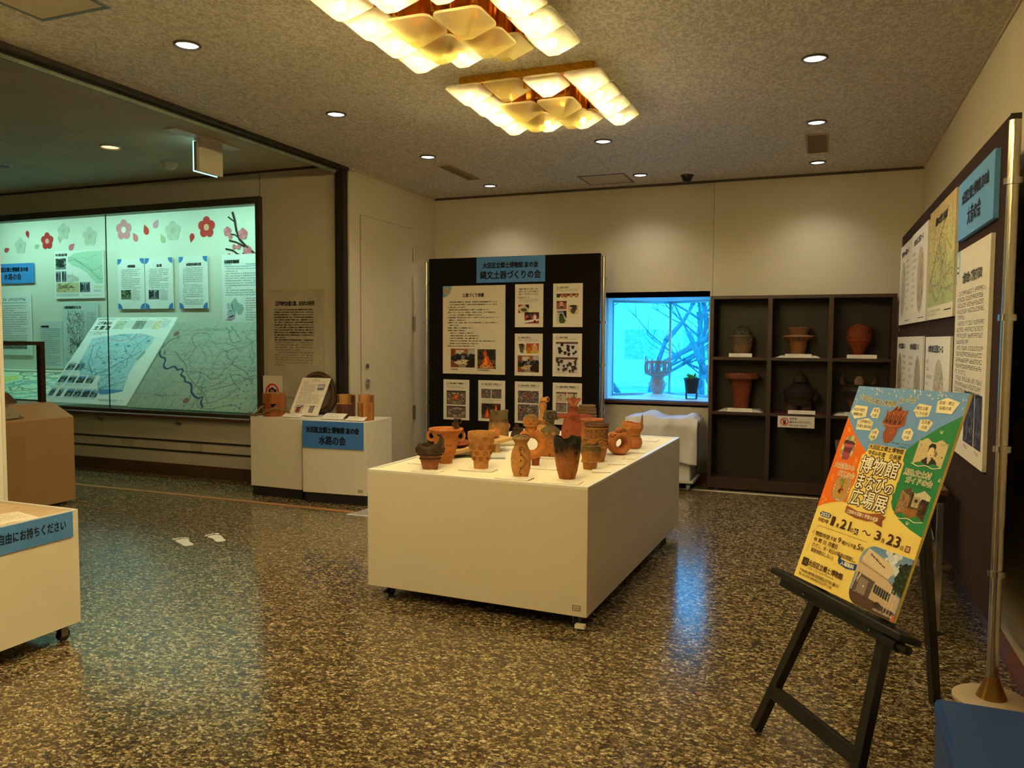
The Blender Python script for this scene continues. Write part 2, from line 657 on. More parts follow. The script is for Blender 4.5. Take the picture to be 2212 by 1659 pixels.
def floor_mat():
    m = bpy.data.materials.new('speckled_stone_chip_floor')
    m.use_nodes = True
    nt = m.node_tree
    b = nt.nodes['Principled BSDF']
    tc = nt.nodes.new('ShaderNodeTexCoord')
    mp = nt.nodes.new('ShaderNodeMapping')
    mp.inputs['Scale'].default_value = (0.8, 1.1, 1)
    nt.links.new(tc.outputs['Object'], mp.inputs[0])
    wv = nt.nodes.new('ShaderNodeTexNoise')
    wv.inputs['Scale'].default_value = 60
    nt.links.new(mp.outputs[0], wv.inputs['Vector'])
    ad = nt.nodes.new('ShaderNodeMix')
    ad.data_type = 'RGBA'
    ad.blend_type = 'LINEAR_LIGHT'
    ad.inputs['Factor'].default_value = 0.012
    nt.links.new(mp.outputs[0], ad.inputs['A'])
    nt.links.new(wv.outputs['Color'], ad.inputs['B'])
    vo = nt.nodes.new('ShaderNodeTexVoronoi')
    vo.inputs['Scale'].default_value = 74
    vo.inputs['Randomness'].default_value = 1.0
    nt.links.new(ad.outputs['Result'], vo.inputs['Vector'])
    sp = nt.nodes.new('ShaderNodeSeparateColor')
    nt.links.new(vo.outputs['Color'], sp.inputs[0])
    rp = nt.nodes.new('ShaderNodeValToRGB')
    e = rp.color_ramp.elements
    e[0].position, e[0].color = 0.0, s2l((64, 54, 38))
    e[1].position, e[1].color = 1.0, s2l((196, 180, 146))
    for p, c in ((0.22, (92, 78, 54)), (0.45, (126, 108, 76)), (0.66, (152, 134, 98)), (0.84, (170, 150, 110))):
        q = e.new(p)
        q.color = s2l(c)
    nt.links.new(sp.outputs[0], rp.inputs[0])
    v2 = nt.nodes.new('ShaderNodeTexVoronoi')
    v2.feature = 'DISTANCE_TO_EDGE'
    v2.inputs['Scale'].default_value = 74
    nt.links.new(ad.outputs['Result'], v2.inputs['Vector'])
    r2_ = nt.nodes.new('ShaderNodeValToRGB')
    r2_.color_ramp.elements[0].position = 0.03
    r2_.color_ramp.elements[0].color = (0.22, 0.2, 0.17, 1)
    r2_.color_ramp.elements[1].position = 0.16
    nt.links.new(v2.outputs['Distance'], r2_.inputs[0])
    mx = nt.nodes.new('ShaderNodeMix')
    mx.data_type = 'RGBA'
    mx.blend_type = 'MULTIPLY'
    mx.inputs['Factor'].default_value = 1.0
    nt.links.new(rp.outputs[0], mx.inputs['A'])
    nt.links.new(r2_.outputs[0], mx.inputs['B'])
    nt.links.new(mx.outputs['Result'], b.inputs['Base Color'])
    b.inputs['Roughness'].default_value = 0.16
    b.inputs['Specular IOR Level'].default_value = 0.55
    n3 = nt.nodes.new('ShaderNodeTexNoise')
    n3.inputs['Scale'].default_value = 26
    n3.inputs['Detail'].default_value = 2
    nt.links.new(mp.outputs[0], n3.inputs['Vector'])
    bp = nt.nodes.new('ShaderNodeBump')
    bp.inputs['Strength'].default_value = 0.09
    bp.inputs['Distance'].default_value = 0.01
    nt.links.new(n3.outputs['Fac'], bp.inputs['Height'])
    nt.links.new(bp.outputs[0], b.inputs['Normal'])
    return m

def ceiling_mat():
    m = bpy.data.materials.new('embossed_ceiling_paper')
    m.use_nodes = True
    nt = m.node_tree
    b = nt.nodes['Principled BSDF']
    b.inputs['Roughness'].default_value = 0.6
    b.inputs['Specular IOR Level'].default_value = 0.35
    tc = nt.nodes.new('ShaderNodeTexCoord')
    mp = nt.nodes.new('ShaderNodeMapping')
    mp.inputs['Scale'].default_value = (1.6, 1.0, 1)
    mp.inputs['Rotation'].default_value = (0, 0, 0.5)
    nt.links.new(tc.outputs['Object'], mp.inputs[0])
    n1 = nt.nodes.new('ShaderNodeTexNoise')
    n1.inputs['Scale'].default_value = 30
    n1.inputs['Detail'].default_value = 2.5
    n1.inputs['Distortion'].default_value = 1.2
    nt.links.new(mp.outputs[0], n1.inputs['Vector'])
    rp = nt.nodes.new('ShaderNodeValToRGB')
    rp.color_ramp.elements[0].position = 0.42
    rp.color_ramp.elements[1].position = 0.56
    nt.links.new(n1.outputs['Fac'], rp.inputs[0])
    cr = nt.nodes.new('ShaderNodeValToRGB')
    cr.color_ramp.elements[0].color = s2l((196, 188, 174))
    cr.color_ramp.elements[1].color = s2l((232, 226, 214))
    nt.links.new(rp.outputs[0], cr.inputs[0])
    nt.links.new(cr.outputs[0], b.inputs['Base Color'])
    bp = nt.nodes.new('ShaderNodeBump')
    bp.inputs['Strength'].default_value = 0.45
    bp.inputs['Distance'].default_value = 0.004
    nt.links.new(rp.outputs[0], bp.inputs['Height'])
    nt.links.new(bp.outputs[0], b.inputs['Normal'])
    return m

# floor, ceilings
struct('floor', MB().box(XA, XR + 0.1, YN, 9.2, -0.1, 0.0), floor_mat())
struct('ceiling', MB().box(XL, XR + 0.1, YN, YB + 0.1, ZC, ZC + 0.1), ceiling_mat())
ALC = mat('alcove_ceiling_board', (186, 176, 152), rough=0.8, var=0.05, vscale=3, bump=0.15, bscale=90)
struct('ceiling_alcove', MB().box(XA, -6.162, YN, YC + 0.05, ZA, ZA + 0.1).box(-6.154, XL - 0.002, YN, YC + 0.05, ZA, ZA + 0.1)
       .box(-6.17, -6.14, YN, YC + 0.05, ZA + 0.004, ZA + 0.1), ALC)
# walls
W0, W1, WZ0, WZ1 = -2.05, -1.02, 0.79, 1.82
struct('wall_back', MB().box(XL - 0.1, W0, YB, YB + 0.1, 0, ZC + .1).box(W1, -1.0, YB, YB + 0.1, 0, ZC + .1)
       .box(-0.997, XR + 0.1, YB, YB + 0.1, 0, ZC + .1).box(W0, W1, YB, YB + 0.1, 0, WZ0).box(W0, W1, YB, YB + 0.1, WZ1, ZC + .1), WALL)
struct('wall_right', MB().box(XR, XR + 0.1, YN, YB + .1, 0, ZC + .1), WALL)
struct('wall_left', MB().box(XL - 0.1, XL, YC, YB + .1, 0, ZC + .1), WALL)
CX0, CX1, CZ0, CZ1 = -10.3, -4.976, 0.64, 2.662      # glazed opening of the built-in case
struct('wall_case', MB().box(CX1, -4.09, YC, YC + 0.12, 0, ZA).box(XA, CX1, YC, YC + 0.12, 0, CZ0)
       .box(XA, CX1, YC, YC + 0.12, CZ1, ZA).box(XA, CX0, YC, YC + .12, CZ0, CZ1), WALL2)
struct('wall_alcove_left', MB().box(XA - 0.1, XA, YN, YC + 1.1, 0, ZA), WALL2)
struct('wall_front', MB().box(XA, XR + 0.1, YN - 0.1, YN, 0, ZA), WALL)
struct('wall_case_back', MB().box(XA, -4.83, 7.025, 7.125, CZ0, ZA), CASEWALL)
struct('wall_case_end', MB().box(-4.93, -4.83, YC + .12, 7.025, CZ0, ZA), CASEWALL)
struct('ceiling_case', MB().box(XA, -4.83, YC + .12, 7.125, ZA, ZA + .05), CASEWALL)
# trims
TR = mat('cream_cornice', (190, 176, 150), rough=0.6, var=0.04)
DKTR = mat('dark_cornice', (74, 62, 50), rough=0.6, var=0.08)
struct('trim_1', MB().box(XL, XR, YB - 0.014, YB, ZC - 0.022, ZC), DKTR)
struct('trim_2', MB().box(XL, XL + 0.012, YC + .02, YB, ZC - 0.016, ZC), TR)
struct('trim_3', MB().box(XR - 0.01, XR, YN, YB, ZC - 0.012, ZC), TR)
struct('trim_4', MB().box(XA, XL - 0.12, YC - 0.012, YC, ZA - 0.02, ZA), DKTR)
struct('baseboard_right', MB().box(XR - 0.012, XR, YN, YB, 0, 0.1), BASEB)
struct('baseboard_back', MB().box(XL, XR - .012, YB - 0.012, YB, 0, 0.1), BASEB)
struct('baseboard_left', MB().box(XL, XL + 0.012, YC + .02, YB - .012, 0, 0.1), BASEB)
struct('baseboard_case', MB().box(XA, -4.09, YC - 0.012, YC, 0, 0.12), mat('case_plinth_brown', (78, 54, 36), rough=0.5, var=0.1))
struct('trim_5', MB().box(XL + .03, 0.0, 7.395, 7.43, 0, 0.004), mat('pale_floor_strip', (214, 200, 170), rough=0.4, var=0.03))
struct('trim_6', MB().box(XA, -3.47, 5.33, 5.385, 0, 0.004), mat('brown_floor_strip', (170, 116, 66), rough=0.4, var=0.08, stretch=(0.3, 4, 1)))
# two recessed grooves below the built-in case
struct('trim_7', MB().box(XA, -4.976, YC - 0.006, YC + .001, 0.342, 0.36), DARKGAP)
struct('trim_8', MB().box(XA, -4.976, YC - 0.006, YC + .001, 0.24, 0.258), DARKGAP)
struct('trim_9', MB().box(-4.972, -4.968, YC - 0.003, YC + .001, 2.72, ZA), DARKGAP)

# sliding-partition track and its post
RAILD = mat('dark_track_metal', (58, 52, 50), rough=0.4, metal=0.6, var=0.06)
tr = thing('partition_track', 'long dark double ceiling track between the hall and the alcove', 'track', (XL - 0.045, 0, ZC))
MB().box(-0.035, 0.045, YN, 6.2, -0.03, 0).build('rail', RAILD, tr)
MB().box(-0.012, 0.004, YN, 6.19, -0.034, -0.03).build('slot', DARKGAP, tr)
MB().box(0.012, 0.028, YN, 6.19, -0.034, -0.03).build('slot', DARKGAP, tr)
MB().box(-0.06, -0.04, YN, 6.05, -0.055, 0).build('fascia', mat('track_fascia', (128, 140, 128), rough=0.5, var=0.1), tr)
po = thing('partition_post', 'dark vertical jamb channel at the corner of the alcove wall', 'post', (-4.035, 6.06, 0))
MB().box(-0.05, -0.03, -0.03, 0.035, 0, 2.885).build('flange', RAILD, po)
MB().box(-0.03, 0.022, -0.012, 0.035, 0, 2.885).build('channel', DARKGAP, po)
MB().box(0.022, 0.042, -0.03, 0.035, 0, 2.885).build('flange', RAILD, po)
sl = thing('sliding_partition', 'white sliding partition leaf at the far left, behind the leaflet cart', 'partition', (XL - 0.045, 2.86, 0))
MB().box(-0.03, 0.03, -1.9, 0, 0.02, 2.86).build('leaf', WHITE2, sl, bevel=0.003)
MB().box(-0.034, 0.034, -0.012, 0.006, 0.02, 2.86).build('edge_strip', WHITE, sl)

# door in the left wall
DOORM = mat('door_paint', (204, 194, 172), rough=0.55, var=0.015, vscale=2)
D0, D1, DZ = 6.29, 7.28, 2.525
struct('trim_10', MB().box(XL, XL + 0.002, D0 - .004, D1 + .004, 0.1, DZ + .004), DARKGAP)
dr = struct('door_1', MB().box(XL + 0.0022, XL + 0.007, D0, D1, 0.1, DZ), DOORM, 'flush cream door in the left wall with two visible hinges')
for z in (2.26, 1.55, 0.62):
    h = MB().tube([(XL + 0.014, D1 + .012, z - .075), (XL + 0.014, D1 + .012, z + .075)], 0.011, 10)
    h.box(XL + .006, XL + .011, D1 - .012, D1 + .035, z - .07, z + .07)
    h.build('hinge', STEEL, dr, 40)
lk = MB().lathe([(0.0, 0.02), (0.03, 0.018), (0.036, 0.006), (0.036, 0)][::-1], 20, sx=1, sy=1.4)
lk = lk.build('lock_plate', CHROME, dr, 40)
lk.rotation_euler = (PI / 2, 0, PI / 2); lk.location = (XL + .007, D0 + .09, 0.97)
l2 = MB().lathe([(0.022, 0), (0.022, 0.012), (0.0, 0.014)], 18).build('deadbolt', STEEL, dr, 40)
l2.rotation_euler = (PI / 2, 0, PI / 2); l2.location = (XL + .007, D0 + .09, 1.135)

# ---------------------------------------------------------------- bay window
REV = mat('window_reveal_paint', (226, 224, 218), rough=0.5, var=0.015)
GLS = glass('window_glass', (0.96, 1.0, 1.0))
bay = [(-2.05, 7.79), (-2.12, 8.36), (-1.585, 8.84), (-1.105, 8.47), (-1.02, 7.79)]
wb_ = MB()
wb_.prism([(x, y) for x, y in bay], WZ0 - 0.05, WZ0)
struct('trim_11', wb_, REV)
struct('trim_12', MB().prism([(x, y) for x, y in bay], WZ1, WZ1 + .05), REV)
side = MB().bar((-2.065, 7.80, 1.305), (-2.135, 8.36, 1.305), 1.03, 0.03, up=(1, 0, 0))
side.bar((-1.005, 7.80, 1.305), (-1.09, 8.46, 1.305), 1.03, 0.03, up=(1, 0, 0))
struct('trim_13', side, REV)
struct('trim_14', MB().box(W0 - .03, W1 + .03, YB - 0.03, YB + .06, WZ0 - 0.028, WZ0), mat('brown_sill_edge', (92, 62, 50), rough=0.4, var=0.08))
wf = MB()
for a, b in ((bay[1], bay[2]), (bay[2], bay[3])):
    for z in (WZ0 + .012, WZ1 - .012):
        wf.bar((*a, z), (*b, z), 0.03, 0.024)
for p in bay[1:4]:
    wf.box(p[0] - .012, p[0] + .012, p[1] - .012, p[1] + .012, WZ0, WZ1)
win = struct('window_1', wf, mat('window_frame_alu', (180, 196, 204), rough=0.35, metal=0.6, var=0.02), 'angled two-pane bay window in the back wall')
for a, b in ((bay[1], bay[2]), (bay[2], bay[3])):
    MB().add([(*a, WZ0), (*b, WZ0), (*b, WZ1), (*a, WZ1)], [(0, 1, 2, 3)]).build('glass_pane', GLS, win)
pl = bpy.data.lights.new('window_portal', 'AREA')
pl.shape = 'RECTANGLE'
pl.size, pl.size_y = 1.0, 1.0
pl.cycles.is_portal = True
plo = bpy.data.objects.new('window_portal', pl)
plo.location = (-1.6, 8.9, 1.3)
plo.rotation_euler = (PI / 2, 0, PI)
plo.rotation_euler = (-PI / 2, 0, 0)
COL.objects.link(plo)

# ---------------------------------------------------------------- outside the window
gm = mat('garden_earth', (168, 172, 166), rough=0.9, var=0.2, vscale=1.5)
struct('ground', MB().box(-60, 60, 9.25, 90, -1.2, -1.0), gm)
BARK = mat('grey_bark', (96, 98, 108), rough=0.9, var=0.2, vscale=12, bump=0.3)
def bare_tree(x, y, h, seed, label, lean=0.0):
    R = random.Random(seed)
    t = thing('bare_tree', label, 'tree', (x, y, -1.0), group=None)
    trunk, tw = MB(), MB()
    def grow(mb, p, d, L, r, lv):
        pts, rs = [p], [r]
        for i in range(5):
            d = (d + Vector((R.uniform(-.22, .22), R.uniform(-.22, .22), R.uniform(-.1, .16)))).normalized()
            p = p + d * (L / 5)
            pts.append(p); rs.append(r * (1 - 0.13 * (i + 1)))
        mb.tube(pts, rs, 6 if lv < 2 else 4)
        if lv < 4:
            for k in range(4 if lv < 2 else 3):
                q = pts[R.randint(2, 5)]
                a = R.uniform(0, 6.28)
                nd = (d + Vector((math.cos(a), math.sin(a), R.uniform(-.2, .35))) * R.uniform(.7, 1.1)).normalized()
                grow(tw, q, nd, L * R.uniform(.55, .75), r * .5, lv + 1)
    grow(trunk, Vector((0, 0, 0)), Vector((lean, 0, 1)).normalized(), h, 0.1, 0)
    trunk.build('trunk', BARK, t, 60)
    b = tw.build('branches', BARK, t, 60)
    b['kind'] = 'stuff'
bare_tree(-3.2, 13.0, 2.6, 3, 'bare tree leaning across the left pane outside the window', 0.5)
bare_tree(-1.9, 15.5, 3.0, 8, 'bare tree standing behind the middle post of the window', -0.15)
bare_tree(-1.0, 13.5, 2.8, 21, 'bare tree seen in the upper right pane of the window', -0.4)
bl = thing('apartment_block', 'pale building with rows of windows beyond the bare trees', 'building', (-4, 40, -1))
BW = mat('pale_facade', (226, 230, 232), rough=0.8, var=0.04)
MB().box(-16, 16, 0, 8, 0, 14).build('walls', BW, bl)
wm = mat('far_window_glass', (150, 168, 178), rough=0.2, var=0.1)
q0 = None
for i in range(10):
    for j in range(4):
        if q0 is None:
            q0 = MB().box(0, 1.7, -0.05, 0.02, 0, 1.5).build('window', wm, bl)
            o = q0
        else:
            o = q0.copy(); COL.objects.link(o)
        o.location = (-14.5 + i * 3, 0, 1.4 + j * 3.1)
        
# ---------------------------------------------------------------- ceiling fittings
GOLD = mat('polished_brass', (226, 168, 62), rough=0.13, metal=1.0, var=0.05, vscale=20)
def shade_mat(name, tint, transp):
    m = bpy.data.materials.new(name)
    m.use_nodes = True
    nt = m.node_tree
    nt.nodes.clear()
    o = nt.nodes.new('ShaderNodeOutputMaterial')
    t = nt.nodes.new('ShaderNodeBsdfTransparent')
    t.inputs[0].default_value = (*tint, 1)
    tl = nt.nodes.new('ShaderNodeBsdfTranslucent')
    tl.inputs[0].default_value = (*tint, 1)
    df = nt.nodes.new('ShaderNodeBsdfPrincipled')
    df.inputs['Base Color'].default_value = (*tint, 1)
    df.inputs['Roughness'].default_value = 0.25
    nz = nt.nodes.new('ShaderNodeTexNoise')
    nz.inputs['Scale'].default_value = 90
    bp = nt.nodes.new('ShaderNodeBump')
    bp.inputs['Strength'].default_value = 0.05
    nt.links.new(nz.outputs['Fac'], bp.inputs['Height'])
    nt.links.new(bp.outputs[0], df.inputs['Normal'])
    m1 = nt.nodes.new('ShaderNodeMixShader')
    m1.inputs[0].default_value = 0.35
    nt.links.new(tl.outputs[0], m1.inputs[1])
    nt.links.new(df.outputs[0], m1.inputs[2])
    m2 = nt.nodes.new('ShaderNodeMixShader')
    m2.inputs[0].default_value = transp
    nt.links.new(m1.outputs[0], m2.inputs[1])
    nt.links.new(t.outputs[0], m2.inputs[2])
    nt.links.new(m2.outputs[0], o.inputs['Surface'])
    return m
SHADE = shade_mat('frosted_lamp_glass', (0.96, 0.88, 0.52), 0.66)
BULB = emis('bulb_glow', (1.0, 0.86, 0.55), 40.0)

def shade_mesh(hs, ht, depth, r):
    """square glass dish: wide rounded rim above, sloping faces, small facet below"""
    def sq(h, rr, n=4):
        pts = []
        for cx, cy, a0 in ((h - rr, h - rr, 0), (-h + rr, h - rr, 90), (-h + rr, -h + rr, 180), (h - rr, -h + rr, 270)):
            for k in range(n + 1):
                a = math.radians(a0 + 90 * k / n)
                pts.append((cx + rr * math.cos(a), cy + rr * math.sin(a)))
        return pts
    rings = [(sq(hs * .985, r), 0.012), (sq(hs, r), 0.0), (sq(ht, r * .35), -depth)]
    mb = MB()
    n = len(rings[0][0])
    vs = [(x, y, z) for ring, z in rings for x, y in ring]
    fs = []
    for i in range(2):
        for k in range(n):
            l = (k + 1) % n
            fs.append((i * n + k, (i + 1) * n + k, (i + 1) * n + l, i * n + l))
    fs.append(tuple(2 * n + k for k in range(n - 1, -1, -1)))
    return mb.add(vs, fs)

def chandelier(cx, cy, label, out):
    t = thing('ceiling_chandelier', label, 'chandelier', (cx, cy, ZC))
    MB().box(-.39, .39, -.39, .39, -.012, 0).build('base_plate', GOLD, t)
    rim = MB()
    for s in (-1, 1):
        rim.box(-.4, .4, s * .4 - .008, s * .4 + .008, -.045, 0)
        rim.box(s * .4 - .008, s * .4 + .008, -.392, .392, -.045, 0)
    rim.build('rim', GOLD, t)
    r0 = None
    for i in range(5):
        for j in range(5):
            if r0 is None:
                o = r0 = MB().tube([(0, 0, -.012), (0, 0, -.1)], 0.012, 8).build('rod', GOLD, t, 40)
            else:
                o = r0.copy(); COL.objects.link(o)
            o.location = ((i - 2) * .19, (j - 2) * .19, 0)
    k = 0
    for i in range(4):
        for j in range(4):
            x, y = (i - 1.5) * .24, (j - 1.5) * .24
            inner = i in (1, 2) and j in (1, 2)
            dz = -.135 if inner else -.075
            lit = not inner and (i, j) not in out
            MB().box(x - .045, x + .045, y - .045, y + .045, dz - .02, -.012).build('socket', GOLD, t)
            sh = shade_mesh(.113, .03, .072, .036).build('glass_shade', SHADE, t, 30)
            sh.location = (x, y, dz)
            if lit:
                bu = MB().ell((0, 0, 0), (.022, .022, .026), 12, 8).build('bulb', BULB, t, 60)
                bu.location = (x, y, dz - .022)
                L = bpy.data.lights.new('bulb_light', 'POINT')
                L.energy = CH_W
                L.color = (1.0, 0.82, 0.58)
                L.shadow_soft_size = 0.028
                lo = bpy.data.objects.new('bulb_light', L)
                COL.objects.link(lo)
                lo.parent = t
                lo.location = (x, y, dz - .016)
    return t
chandelier(-1.61, 4.65, 'brass ceiling chandelier of square frosted shades, the farther of two', ((1, 0), ))
chandelier(-1.61, 3.32, 'brass ceiling chandelier of square frosted shades, the nearer one cut by the top edge', ((2, 3), ))
chandelier(-1.61, 1.99, 'brass ceiling chandelier of square frosted shades, next in the row above the camera', ())  # this and the next two are unseen, added for light from the camera side
chandelier(-1.61, 0.66, 'brass ceiling chandelier of square frosted shades right beside the camera', ())
chandelier(-1.61, -0.67, 'brass ceiling chandelier of square frosted shades behind the camera', ())

RING = mat('downlight_ring', (96, 90, 84), rough=0.3, metal=0.7, var=0.04)
LAMPW = emis('downlight_lamp', (1.0, 0.93, 0.82), 9.0)
LAMPO = emis('downlight_lamp_orange', (1.0, 0.55, 0.2), 2.5)
def downlight(x, y, label, power, group='ceiling downlights in the hall', lamp=LAMPW, ring=RING, r=.07, col=(1, .9, .74)):
    t = thing('downlight', label, 'downlight', (x, y, ZA if x < XL else ZC), group=group)
    MB().lathe([(r, 0), (r, -.006), (r * .88, -.012), (r * .78, -.006), (r * .76, 0.0)], 28, cap0=False).build('trim_ring', ring, t, 50)
    if lamp:
        MB().lathe([(r * .76, -.003)], 28, cap0=True).build('lamp', lamp, t)
    else:
        MB().lathe([(r * .76, -.002)], 28, cap0=True).build('lamp', mat('unlit_reflector', (70, 72, 66), rough=.3, metal=.5), t)
    if power:
        L = bpy.data.lights.new('downlight_beam', 'SPOT')
        L.energy = power
        L.color = col
        L.spot_size = math.radians(120)
        L.spot_blend = 0.9
        L.shadow_soft_size = 0.05
        lo = bpy.data.objects.new('downlight_beam', L)
        COL.objects.link(lo)
        lo.parent = t
        lo.location = (0, 0, -.02)
rowname = {3.28: 'nearest', 4.63: 'second nearest', 5.97: 'third nearest', 7.3: 'farthest'}
for y in (3.28, 4.63, 5.97, 7.3):
    downlight(-3.12, y, 'lit recessed downlight, %s in the left row of the hall ceiling' % rowname[y], DL_W)
for y in (5.97, 7.3):
    downlight(-1.61, y, 'lit recessed downlight, %s in the middle row beyond the chandeliers' % ('nearer' if y < 6 else 'farther'), DL_W)
for y in (4.63, 5.97, 7.3):
    downlight(-0.08, y, 'lit recessed downlight, %s in the right row of the hall ceiling' % {4.63: 'nearest', 5.97: 'middle', 7.3: 'farthest'}[y], DL_W)
downlight(-3.12, 1.95, 'lit recessed downlight outside the picture, left of the camera', DL_W)  # two unseen downlights added to brighten the near left side
downlight(-3.12, 0.6, 'lit recessed downlight outside the picture, behind the camera', DL_W)
RINGW = mat('downlight_ring_white', (200, 194, 180), rough=0.4, var=0.03)
downlight(-5.5, 4.91, 'small orange-lit downlight with white ring in the alcove ceiling', ALC_W, 'alcove downlights', LAMPO, RINGW, .085, (1, .6, .3))
downlight(-7.04, 5.07, 'unlit recessed downlight at the left edge of the alcove ceiling', 0, 'alcove downlights', None, RINGW, .1)

sd = thing('smoke_detector', 'cream domed smoke detector on the alcove ceiling', 'detector', (-5.51, 5.55, ZA))
MB().lathe([(.075, 0), (.075, -.012), (.062, -.016)], 28, cap0=False).build('base', PLUG, sd, 50)
MB().lathe([(.062, -.012), (.058, -.035), (.04, -.056), (.0, -.064)], 28, cap0=False).build('dome', PLUG, sd, 60)
es = thing('exit_sign', 'hanging exit light box with its cream back towards the hall', 'sign', (-4.57, 5.02, ZA))
MB().box(-.055, .055, -.40, .32, -.012, 0).build('ceiling_plate', PLUG, es)
MB().box(-.03, .03, -.13, .11, -.03, -.012).build('neck', PLUG, es)
MB().box(-.002, .028, -.14, .12, -.27, -.03).build('housing', PLUG, es, bevel=.003)
MB().box(-.03, -.004, -.135, .115, -.262, -.04).build('inner_box', mat('sign_side_brown', (92, 80, 58), rough=.5), es)
MB().box(-.036, -.03, -.14, .12, -.27, -.036).build('light_panel', emis('exit_panel_glow', (0.45, 1.0, 0.85), 1.6), es)

dc = thing('dome_camera', 'black dome security camera on a white ceiling plate', 'camera', (-1.2, 7.41, ZC))
MB().lathe([(.115, 0), (.113, -.008), (.07, -.012)], 32, cap0=False, cap1=True).build('plate', PLUG, dc, 50)
MB().lathe([(.062, -.01), (.06, -.022)], 28, cap0=False, cap1=True).build('collar', BLACKM, dc, 50)
MB().lathe([(.048, -.015), (.047, -.04), (.038, -.062), (.02, -.076), (0, -.08)], 28, cap0=False).build('dome', mat('smoked_dome', (14, 14, 18), rough=.06, var=.02), dc, 60)

def vent(x0, x1, y0, y1, label, along):
    t = thing('air_vent', label, 'vent', (0, 0, ZC))
    fr = MB()
    w = .014
    fr.box(x0, x1, y0, y0 + w, -.01, 0).box(x0, x1, y1 - w, y1, -.01, 0).box(x0, x0 + w, y0 + w, y1 - w, -.01, 0).box(x1 - w, x1, y0 + w, y1 - w, -.01, 0)
    fr.build('frame', mat('vent_frame', (150, 132, 104), rough=.5, var=.04), t)
    MB().box(x0 + w, x1 - w, y0 + w, y1 - w, -.002, -.0005).build('backing', DARKGAP, t)
    n = int((y1 - y0 - 2 * w) / .02)
    s0 = None
    for k in range(n):
        y = y0 + w + (k + .5) * (y1 - y0 - 2 * w) / n
        if s0 is None:
            s0 = MB().bar((x0 + w, 0, -.006), (x1 - w, 0, -.006), .012, .002, up=(0, .5, 1)).build('slat', mat('vent_slat', (128, 110, 84), rough=.5, var=.04), t)
            o = s0
        else:
            o = s0.copy(); COL.objects.link(o)
        o.location = (0, y, 0)
vent(-3.2, -3.08, 6.32, 6.95, 'long tan slatted ceiling vent near the left wall', 'y')
vent(-.16, .005, 6.3, 6.91, 'tan slatted ceiling vent between the right-hand downlights', 'y')
def hatch(x0, x1, y0, y1, label):
    t = thing('ceiling_hatch', label, 'hatch', (0, 0, ZC))
    w = .02
    f = MB().box(x0, x1, y0, y0 + w, -.006, 0).box(x0, x1, y1 - w, y1, -.006, 0).box(x0, x0 + w, y0 + w, y1 - w, -.006, 0).box(x1 - w, x1, y0 + w, y1 - w, -.006, 0)
    f.build('frame', mat('hatch_frame', (112, 112, 106), rough=.4, metal=.5, var=.05), t)
    MB().box(x0 + w, x1 - w, y0 + w, y1 - w, -.004, 0).build('cover', mat('hatch_cover', (200, 188, 164), rough=.6, var=.03), t)
hatch(-2.18, -1.735, 7.17, 7.6, 'square ceiling inspection hatch near the dome camera')
hatch(-3.54, -3.1, 2.35, 2.79, 'framed ceiling inspection hatch at the top left corner')
# ---------------------------------------------------------------- built-in glazed wall case in the alcove
wc = thing('glazed_display_case', 'long glazed wall case with bronze frame built into the alcove wall', 'display case', (CX1, YC, 0))
fr = MB()
fr.box(CX0 - CX1, 0.035, -.05, -.003, CZ1 - .01, CZ1 + .055).box(CX0 - CX1, .035, -.05, -.003, CZ0 - .035, CZ0 + .012)
fr.box(-.012, .035, -.05, -.003, CZ0 + .012, CZ1 - .01)
fr.build('frame', BRONZE, wc)
GC = glass('case_glass', (0.93, 1.0, 0.97), refl=0.06)
jx = -6.912 - CX1
for a, b in ((CX0 - CX1, jx - .003), (jx + .003, -.012)):
    MB().box(a, b, -.022, -.016, CZ0 + .012, CZ1 - .01).build('glass_pane', GC, wc)
MB().box(jx - .003, jx + .003, -.024, -.014, CZ0 + .012, CZ1 - .01).build('glass_joint', mat('glass_joint_dark', (40, 62, 60), rough=.4), wc)
MB().box(CX0 - CX1 - .3, .02, .121, .925, CZ0 - .04, CZ0).build('deck', CASEWALL, wc)
MB().box(CX0 - CX1 - .3, -3.05, .66, .925, CZ0, .975).build('rear_ledge', CASEWALL, wc)
TUBE = emis('fluorescent_tube', (0.62, 1.0, 0.92), TUBE_W)
for x0 in (-9.9, -8.2, -6.5):
    lt = thing('case_lamp', 'fluorescent lamp above the case glass, %s' % {-9.9: 'leftmost', -8.2: 'middle one', -6.5: 'rightmost'}[x0], 'lamp', (x0, YC + .22, 2.86), group='lamps inside the wall case')
    MB().box(0, 1.5, -.05, .05, .0, .058).build('housing', PLUG, lt)
    MB().tube([(.03, 0, -.02), (1.47, 0, -.02)], .014, 8).build('tube', TUBE, lt)
    L = bpy.data.lights.new('lamp_light', 'AREA')
    L.shape = 'RECTANGLE'
    L.size, L.size_y = 1.4, .06
    L.energy = CASE_W
    L.color = (0.50, 1.0, 0.88)
    lo = bpy.data.objects.new('lamp_light', L)
    COL.objects.link(lo)
    lo.parent = lt
    lo.location = (.75, 0, -.04)
    lo.rotation_euler = (0.35, 0, 0)

